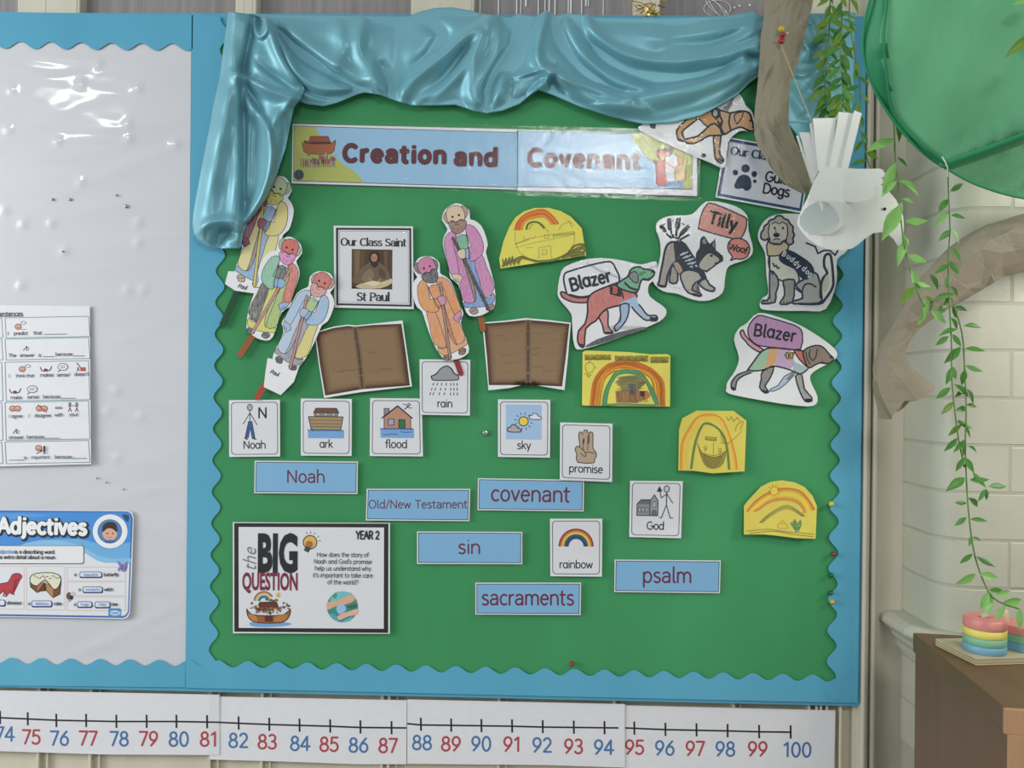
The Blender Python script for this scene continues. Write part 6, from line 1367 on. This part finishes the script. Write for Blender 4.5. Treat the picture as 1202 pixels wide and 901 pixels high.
# ================================================================ push pins
def pin(px, py, d, col, label, group='push pins', r_=.0048, flat=False):
    b = MB(); c0 = W(px, py, d)
    if flat: b.lathe([(0, .0), (r_, .0), (r_*1.0, .0006), (r_*.7, .0016), (0, .0020)], c0, 16, 'y')
    else: b.lathe([(r_*.30, -.006), (r_*.34, .0), (r_*.95, .001), (r_, .003), (r_*.95, .005), (r_*.6, .0078), (0, .0088)], c0, 16, 'y')
    o = b.build('push_pin', PINM[col], None, True); tag(o, label, 'pin', group); return o
PINM = dict(yellow=plast('pin_yellow', 'cfc23e'), red=plast('pin_red', 'a01f2c'), plum=plast('pin_plum', '7a3048'), green=plast('pin_green', '1a5c34'), steel=simple('pin_steel', '9aa39c', .3, .05, 30, 0, 1, .6, Metallic=.7), white=plast('pin_white', 'd8dcd8'), gold=plast('pin_gold', 'c9a52e'))
pin(570, 508, .0195, 'steel', 'silver drawing pin head on bare green paper, left of the sun card', r_=.0058, flat=True)
pin(975, 591, .024, 'yellow', 'yellow push pin on the right scalloped edge, level with the lowest yellow drawing')
pin(977.5, 649.5, .024, 'plum', 'plum coloured push pin on the right scalloped edge', r_=.0045)
pin(975, 674, .024, 'green', 'upper of two dark green push pins on the right edge', r_=.0042)
pin(974.5, 695, .024, 'green', 'lower of two dark green push pins on the right edge', r_=.0042)
pin(976, 705.5, .024, 'gold', 'golden push pin on the right edge, just under the dark green ones', r_=.0045)
pin(671.5, 778, .0205, 'red', 'red push pin on the bottom scalloped edge', r_=.0042)
pin(916.5, 35, .094, 'gold', 'mustard ball pin on the brown paper strip, above the red pins', r_=.0058)
pin(918.5, 42, .092, 'red', 'upper red ball pin on the brown paper strip', r_=.0040)
pin(916.5, 49, .094, 'red', 'lower red ball pin on the brown paper strip, holding the string', r_=.0056)
pin(923, 40.5, .094, 'white', 'tiny white pin head on the brown paper strip', r_=.0016)
for px, py, rr_, lb in ((62, 234, .0026, 'left one of two level dark pins in the upper grey panel'), (82, 234, .0030, 'right one of two level dark pins in the upper grey panel'), (137, 229, .0022, 'small dark pin in the grey panel, upper one of a slanting pair'), (148, 242, .0036, 'larger dark pin in the grey panel, lower one of a slanting pair'),
    (74, 295, .0018, 'tiny pin head above the sentence sheet'), (114, 561, .0017, 'tiny dark pin above the blue-edged poster, left one of three'), (125, 566, .0017, 'tiny dark pin above the blue-edged poster, middle one of three'), (145, 574, .0016, 'tiny dark pin above the blue-edged poster, right one of three')):
    pin(px, py, .0200, 'steel', lb, 'metal pins in the grey panel', r_=rr_, flat=True)

# ================================================================ green fabric canopy
DC = .42
rim = cr([(1113, 199), (1088, 183), (1062, 158), (1042, 132), (1025, 102), (1015, 72), (1013, 45), (1018, 12), (1032, -28), (1070, -90), (1150, -150), (1260, -140), (1330, -60), (1352, 60), (1335, 170), (1285, 238), (1205, 233), (1150, 218)], 5)
dep = lambda x, y: DC+(200-y)*.00035
can = thing('fabric_canopy', W(1180, 60, DC), 'big green nylon leaf-shaped canopy hanging at upper right, clipped by the frame', 'canopy')
cx, cy = 1175, 50; vs = []; rs = [1, .985, .96, .93, .88, .82, .75, .66, .56, .45, .33, .2, .08]; n = len(rim)
ribl = lambda x: 192-(x-1117)*.37
def surf(x, y, s_):
    b_ = .040*(1-s_**2.2)+.0025*math.sin(x*.06+y*.03)+.0015*math.sin(y*.05-x*.02)
    if x > 1090:
        e = y-ribl(x)
        if e > 0: b_ -= .0016*min(e, 60)
        b_ += .006*math.exp(-(e/9)**2)
    b_ += .004*math.exp(-((x-(1037-(50-y)*.05))/6)**2)*(1 if y < 60 else 0)
    return b_
for s_ in rs:
    for x, y in rim:
        X_, Y_ = cx+(x-cx)*s_, cy+(y-cy)*s_; vs.append(W(X_, Y_, dep(X_, Y_)+surf(X_, Y_, s_)))
fs = [(j*n+i, j*n+(i+1) % n, (j+1)*n+(i+1) % n, (j+1)*n+i) for j in range(len(rs)-1) for i in range(n)]+[tuple((len(rs)-1)*n+i for i in range(n))]
o = mesh_obj('fabric', vs, fs, [M['canopy'], M['hem']], can, True)
SEAM = [(-40, 1044), (-10, 1042), (20, 1039), (48, 1037), (90, 1041), (128, 1047), (150, 1062), (172, 1085), (191, 1111)]
PXY = [(cx+(x-cx)*s_, cy+(y-cy)*s_) for s_ in rs for x, y in rim]
for p in o.data.polygons:
    q = [PXY[i] for i in p.vertices]; mx_, my_ = sum(a[0] for a in q)/len(q), sum(a[1] for a in q)/len(q)
    if my_ < 192 and mx_ < ip(my_, SEAM): p.material_index = 1

b = MB(); L = [W(x, y, dep(x, y)+.002) for x, y in rim+rim[:1]]; b.tube(L, .0017, 8, False); b.build('rim_hoop', M['hem'], can, True)
def ribbon(name, pts, w_, up, mat, parent):
    vs = []; C_ = cr(pts, 6, False)
    for i, (x, y) in enumerate(C_):
        a, b_ = C_[max(0, i-1)], C_[min(len(C_)-1, i+1)]; tx_, ty_ = b_[0]-a[0], b_[1]-a[1]; L_ = math.hypot(tx_, ty_)
        for k, h in ((-1, .0), (-.85, 1), (0, 1.3), (.85, 1), (1, 0)):
            X_, Y_ = x-ty_/L_*w_*k, y+tx_/L_*w_*k; s_ = 0
            R = max(.05, min(1, math.hypot(X_-cx, Y_-cy)/max(1e-3, rimdist(X_, Y_)))); vs.append(W(X_, Y_, dep(X_, Y_)+surf(X_, Y_, R)+up*h+.0022))
    n_ = len(C_); return mesh_obj(name, vs, [(i*5+k, i*5+k+1, (i+1)*5+k+1, (i+1)*5+k) for i in range(n_-1) for k in range(4)], mat, parent, True)
def rimdist(x, y):
    a = math.atan2(y-cy, x-cx); return min(((abs((math.atan2(q[1]-cy, q[0]-cx)-a+PI) % (2*PI)-PI), math.hypot(q[0]-cx, q[1]-cy)) for q in rim))[1]
ribbon('rib', [(1112, 194), (1150, 181), (1202, 162), (1280, 130), (1350, 100)], 6.5, .0014, M['hem'], can)
ribbon('inner_seam', [(1042, -10), (1039, 20), (1037, 48), (1041, 90), (1047, 128), (1062, 150), (1085, 172), (1111, 191)], 2.0, .0022, M['hem'], can)
b = MB(); b.tube([W(1106, 184, DC+.03), W(1109.5, 190, DC+.032), W(1112, 196, DC+.03), W(1112.5, 207, DC+.02)], .0009, 6); o = b.build('hook', simple('clear_hook', 'c9d4c4', .2, .02, 20, 0, 1, .8), can); o['label'] = 'clear plastic hook'

# ================================================================ hanging vines
def leaf_mesh(name, mat, fold=.12, bend=.15):
    vs = []; fs = []; prof = [(0, .0), (.08, .05), (.22, .14), (.42, .2), (.62, .17), (.82, .085), (1, 0)]
    for t, h in prof:
        z = -bend*t*t
        vs += [(t, -h, z+fold*h), (t, 0, z), (t, h, z+fold*h)]
    for i in range(len(prof)-1):
        for k in range(2): fs.append((i*3+k, i*3+k+1, i*3+k+4, i*3+k+3))
    me = bpy.data.meshes.new(name); me.from_pydata(vs, [], fs); me.materials.append(mat); me.shade_smooth(); return me
LEAFM = [[leaf_mesh('leaf', m_, f, b_) for f, b_ in ((.25, .12), (.5, .25), (-.2, .05))] for m_ in M['leaf']]
rl = random.Random(12)
def put_leaf(vine, base, tip, mi, wfac=1.0):
    d_ = (tip-base); L = d_.length
    if L < 1e-4: return
    x = d_.normalized(); up = Vector((rl.uniform(-.5, .5), -1, rl.uniform(-.1, .8))); up = (up-x*up.dot(x)).normalized(); y = up.cross(x)
    o = bpy.data.objects.new('leaf', LEAFM[mi][rl.randrange(3)]); COL.objects.link(o); o.parent = vine
    mt = Matrix((x*L, y*L*wfac, up*L)).transposed().to_4x4(); mt.translation = base-ORG[vine.name]; o.matrix_basis = mt; return o
def near(pt, poly):
    best = None
    for i in range(len(poly)-1):
        a, b_ = np.array(poly[i]), np.array(poly[i+1]); ab = b_-a; t = max(0, min(1, float((np.array(pt)-a)@ab/(ab@ab)))); q = a+ab*t; dd = float(np.hypot(*(np.array(pt)-q)))
        if best is None or dd < best[0]: best = (dd, tuple(q))
    return best[1]
def vine(label, stems, leaves, d, r_=.0011, group='hanging artificial vines', default=0):
    """stems: pixel polylines; leaves: (tip, base or None, material)"""
    v_ = thing('hanging_vine', W(*stems[0][0], d), label, 'vine', group)
    for s_ in stems:
        b = MB(); q = cr(s_, 4, False); b.tube([W(x, y, d+.004*math.sin(y*.05+x*.03)) for x, y in q], r_, 6); b.build('stem', M['stem'], v_, True)
    for lf in leaves:
        tip, base, mi = lf; allp = [near(tip, s_) for s_ in stems]
        if base is None: base = min(allp, key=lambda q: math.hypot(q[0]-tip[0], q[1]-tip[1]))
        dd = rl.uniform(-.006, .010)
        put_leaf(v_, W(*base, d+.001), W(*tip, d+dd), mi, rl.uniform(.75, 1.0))
    return v_
z4 = lambda x, y: (980+x/2.815, 180+y/2.815); z7 = lambda x, y: (1000+x/2.817, 380+y/2.817)
lv = []
def A4(tx_, ty_, bx, by, m_=0): lv.append((z4(tx_, ty_), z4(bx, by), m_))
def A7(tx_, ty_, bx, by, m_=0): lv.append((z7(tx_, ty_), z7(bx, by), m_))
for a in ((428, 96, 380, 126, 2), (343, 192, 375, 150), (328, 238, 378, 190, 1), (438, 210, 383, 205), (343, 287, 385, 252), (418, 298, 385, 248, 1), (420, 355, 385, 308), (330, 396, 376, 364), (412, 400, 378, 352), (368, 448, 372, 405), (418, 472, 376, 440, 2), (345, 447, 315, 398, 2), (285, 465, 250, 382, 1), (325, 448, 285, 430, 1), (225, 492, 262, 450, 3), (300, 545, 292, 480, 1), (372, 562, 318, 518, 1), (275, 568, 300, 520, 1), (402, 462, 330, 478, 0), (322, 522, 312, 470, 0), (378, 502, 335, 520, 0), (438, 518, 395, 505, 2), (330, 490, 300, 470, 3),
          (412, 582, 383, 542), (350, 592, 402, 580), (333, 634, 377, 603), (418, 638, 388, 596), (365, 695, 416, 638), (493, 568, 424, 570), (501, 648, 428, 645), (493, 720, 430, 700), (420, 768, 430, 712), (373, 760, 386, 705), (401, 748, 386, 700), (335, 810, 384, 772), (448, 802, 394, 762), (398, 808, 430, 772, 2), (470, 826, 428, 775, 2), (474, 836, 432, 830, 2), (353, 862, 392, 820, 3), (447, 838, 398, 848), (458, 900, 402, 888), (360, 505, 380, 470), (405, 545, 388, 505)): A4(*a)
for a in ((402, 346, 348, 318), (318, 372, 364, 330, 3), (398, 377, 372, 340, 2), (306, 424, 350, 376), (338, 424, 374, 384), (374, 440, 366, 380), (422, 422, 383, 404, 2), (345, 488, 370, 442), (410, 492, 368, 440), (448, 542, 398, 488), (316, 547, 374, 508), (457, 513, 388, 516), (420, 588, 440, 545), (517, 534, 450, 538), (446, 582, 444, 545, 2), (340, 590, 380, 592), (428, 607, 384, 574), (340, 667, 380, 638), (453, 649, 390, 646), (429, 716, 398, 704), (388, 732, 396, 700), (356, 794, 400, 758), (477, 803, 410, 768, 2), (348, 864, 410, 826, 1), (492, 838, 420, 828, 1), (502, 880, 452, 880), (458, 930, 462, 886, 1)): A7(*a)
lv += [((1157, 722), (1165, 700), 1), ((1206, 705), (1174, 708), 1), ((1188, 694), (1168, 698), 1), ((1199, 741), (1197, 712), 1), ((1152, 716), (1160, 694), 1), ((1168, 728), (1180, 710), 1)]
vine('long green vine hooked to the tip of the canopy, reaching down to the wooden toy', [[(1112.5, 196), (1113.5, 230), (1115, 270), (1113, 302), (1114, 350), (1117, 407), (1117, 443), (1122, 493), (1126, 520), (1132, 548)], [(1117, 350), (1129, 390), (1132, 429), (1134, 482), (1133, 520), (1134, 555), (1137, 602), (1144, 651), (1158, 690), (1171, 705), (1195, 714)]], lv, .385)
z5 = lambda x, y: (902+x/4.003, y/4.003); lv = []
for (tx_, ty_), (bx, by), m_ in (((598, 482), (548, 350), 3), ((604, 570), (586, 480), 3), ((632, 662), (596, 545), 3), ((465, 700), (590, 652), 1), ((655, 778), (605, 738), 2), ((538, 905), (603, 760), 1), ((722, 905), (612, 848), 1)): lv.append((z5(tx_, ty_), z5(bx, by), m_))
for a in ((153, 138, 205, 90, 1), (292, 132, 218, 96, 1), (264, 160, 222, 150, 1), (162, 280, 215, 170, 1), (310, 220, 232, 224, 1), (252, 302, 228, 275, 1), (204, 368, 236, 285, 1), (307, 358, 240, 335, 1), (190, 240, 222, 160, 1), (285, 462, 252, 385, 1), (232, 300, 226, 262, 1), (320, 440, 268, 425, 1), (218, 495, 262, 440, 3), (305, 545, 292, 478, 1)): A4(*a)
vine('short pale green vine hanging from the left rim of the canopy over the dove', [[(1037.5, 52), (1038, 85), (1045, 112), (1049, 145), (1051, 190), (1056, 230), (1058, 262), (1062, 290), (1068, 315), (1078, 345), (1086, 360)]], lv, .40)
def bushy(label, stem, n_, d, seed, L=(15, 24)):
    r_ = random.Random(seed); q = cr(stem, 6, False); lv = []
    for k in range(n_):
        i = int(len(q)*(k+.5)/n_); x, y = q[min(i, len(q)-1)]; s_ = 1 if k % 2 else -1; l_ = r_.uniform(*L); a = r_.uniform(.2, 1.3)
        lv.append(((x+s_*l_*math.sin(a), y+l_*math.cos(a)), (x, y), r_.choice((3, 3, 0, 2))))
    vine(label, [stem], lv, d)
bushy('bushy green vine over the satin tail, leftmost of the three by the dove', [(975, -20), (974, 20), (972, 60), (968, 100), (970, 128)], 34, .086, 1)
bushy('bushy green vine over the satin tail, middle one of the three', [(987, -20), (988, 30), (986, 70), (990, 110), (986, 130)], 34, .112, 2)
bushy('thin green vine right of the bushy ones, reaching lowest beside the dove tail', [(998, -20), (997, 20), (1001, 50), (1006, 80), (1010, 110), (1008, 140), (1014, 170), (1022, 200)], 20, .080, 3, (13, 20))
vine('few pale leaves of a vine at the top right corner of the canopy', [[(1240, -40), (1225, 5), (1216, 45)]], [((1183, 62), (1214, 42), 3), ((1190, 4), (1218, -6), 1), ((1246, 30), (1220, 20), 1)], .55, group=None)

# ================================================================ bookcase
zt_ = W(1070, 742, .215).z
BL = W(1070, 742, .215); FLc = WZ(1180, 832, zt_)
sd = (FLc-BL); dl = sd.length; sd.normalize(); rd = Vector((-sd.y, sd.x, 0))
if rd.x < 0: rd = -rd
cab = thing('bookcase', (BL.x+.3*rd.x, BL.y, 0), 'brown wooden bookcase with pale beech front edges in the lower right corner', 'bookcase')
def cbox(name, a0, a1, b0, b1, z0, z1, mat, bev=.0015):
    """a: along the depth from the back, b: to the right from the left side"""
    b = MB(); b.box(a0, a1, b0, b1, z0, z1, bev=bev); o3 = BL
    b.v = [Vector((o3.x+sd.x*v_.x+rd.x*v_.y, o3.y+sd.y*v_.x+rd.y*v_.y, v_.z)) for v_ in b.v]; return b.build(name, mat, cab)
TT = .030
cbox('top_board', 0, dl-.006, .002, .80, zt_-TT, zt_, M['veneer'])
o = cbox('top_edge', dl-.006, dl, 0, .80, zt_-TT, zt_, M['wood'], .0008); o['label'] = 'pale beech edging'
cbox('side_panel', .004, dl-.004, .004, .022, 0, zt_-TT, M['veneer_side'])
cbox('side_edge', dl-.004, dl+.0, .004, .022, 0, zt_-TT, M['wood'], .0006)
cbox('side_panel', .004, dl-.003, .77, .79, 0, zt_-TT, M['veneer_side'])
cbox('back_panel', .004, .012, .022, .77, 0.05, zt_-TT, M['dark'])
for zz_ in (.06, .40, .72): cbox('shelf', .012, dl-.004, .022, .77, zz_, zz_+.018, M['wood'])
# ---- stacking toy
zb_ = zt_+.0005; th = .010
C0 = WZ(1146, 772.5, zb_+th); C1 = WZ(1115, 757.5, zb_+th); e1 = (C1-C0); l1 = e1.length; e1.normalize(); e2 = Vector((-e1.y, e1.x, 0)); e2 = e2 if e2.x > 0 else -e2
toy = thing('stacking_toy', C0+e1*.05+e2*.1-Vector((0, 0, th)), 'wooden stacking toy with pastel discs and squares, standing on the bookcase', 'toy')
def tbox(name, a0, a1, b0, b1, z0, z1, mat, bev=.001, parent=toy):
    b = MB(); b.box(a0, a1, b0, b1, z0, z1, bev=bev); b.v = [Vector((C0.x+e1.x*v_.x+e2.x*v_.y, C0.y+e1.y*v_.x+e2.y*v_.y, v_.z)) for v_ in b.v]; return b.build(name, mat, parent)
for k in range(5): o = tbox('base_ply', 0, max(l1, .085), 0, .26, zb_+th*k/5, zb_+th*(k+1)/5, M['ply'], .0004); 
for o in [x for x in toy.children if x.name.startswith('base_ply')][1::2]: o.data.materials[0] = simple('darker_ply', 'a39876', .5)
PAST = [plast('toy_'+n_, c_) for n_, c_ in (('blue', '6ea3b8'), ('green', '7db392'), ('yellow', 'ddd36a'), ('pink', 'd98a84'))]
for m_ in PAST: m_.node_tree.nodes['Principled BSDF'].inputs['Roughness'].default_value = .5
cc = WZ(1155.5, 763, zb_+th); hh = W(1155.5, 763, 0); dist = -(cc.y)  # depth of the stack
pxm = (DIST-dist)/FPX; R = 22.3*pxm; H_ = 9.0*pxm
for k in range(4):
    b = MB(); z0 = .0; h = H_*(1.25 if k == 3 else 1); b.lathe([(.006, 0), (R-.001, 0), (R, .001), (R, h-.0015), (R-.0015, h), (.006, h), (.006, 0)], cc+Vector((0, 0, H_*k)), 36); o = b.build('disc', PAST[k], toy, False); o['label'] = ('blue', 'green', 'yellow', 'pink')[k]+' disc'
    o.data.polygons.foreach_set('use_smooth', [abs(p.normal.z) < .5 for p in o.data.polygons])
b = MB(); b.lathe([(0, H_*4), (.0052, H_*4), (.0052, H_*4.55), (.004, H_*4.75), (0, H_*4.8)], cc, 16); b.build('peg', M['peg'], toy, True)
cs = cc+e2*.058+e1*.012
sq = R*1.28/2*1.3
for k, mi in enumerate((0, 1, 3)):
    b = MB(); b.box(-sq, sq, -sq, sq, H_*k*1.05, H_*(k+1)*1.05, bev=.0012); a = .6
    b.v = [Vector((cs.x+v_.x*math.cos(a)-v_.y*math.sin(a), cs.y+v_.x*math.sin(a)+v_.y*math.cos(a), cs.z+v_.z)) for v_ in b.v]; o = b.build('square_block', PAST[mi], toy); o['label'] = ('blue', 'green', '', 'pink')[mi]+' square block'
b = MB(); b.lathe([(0, 0), (.0052, 0), (.0052, H_*4.3), (.004, H_*4.6), (0, H_*4.65)], cs+Vector((-.010, 0.008, 0)), 16); b.build('peg', M['peg'], toy, True)

# ================================================================ gold tinsel on the stile
r_ = random.Random(31); b = MB(); c0 = W(768, 14, .012)
for k in range(46):
    px, py = 752+r_.gauss(12, 7), 2+r_.gauss(11, 5); a = r_.uniform(0, PI*2); L_ = r_.uniform(4, 10); p0 = W(px, py, .008+r_.uniform(0, .012)); p1 = W(px+L_*math.cos(a), py+L_*.7*math.sin(a), .008+r_.uniform(0, .016))
    t_ = (p1-p0).normalized(); s_ = t_.cross(Vector((r_.uniform(-1, 1), -1, r_.uniform(-1, 1)))).normalized()*.0013
    b.put([p0-s_, p0+s_, p1+s_, p1-s_], [(0, 1, 2, 3)])
b.tube([W(742, 1, .008), W(752, 3, .01), W(762, 9, .012), W(772, 18, .012)], .001, 5)
b.tube([W(738, -20, .008), W(745, -8, .01), W(742, 1, .008)], .001, 5)
tag(b.build('tinsel_scrap', M['gold']), 'scrap of gold tinsel caught on the cream upright above the satin', 'tinsel')
bpy.context.view_layer.update()
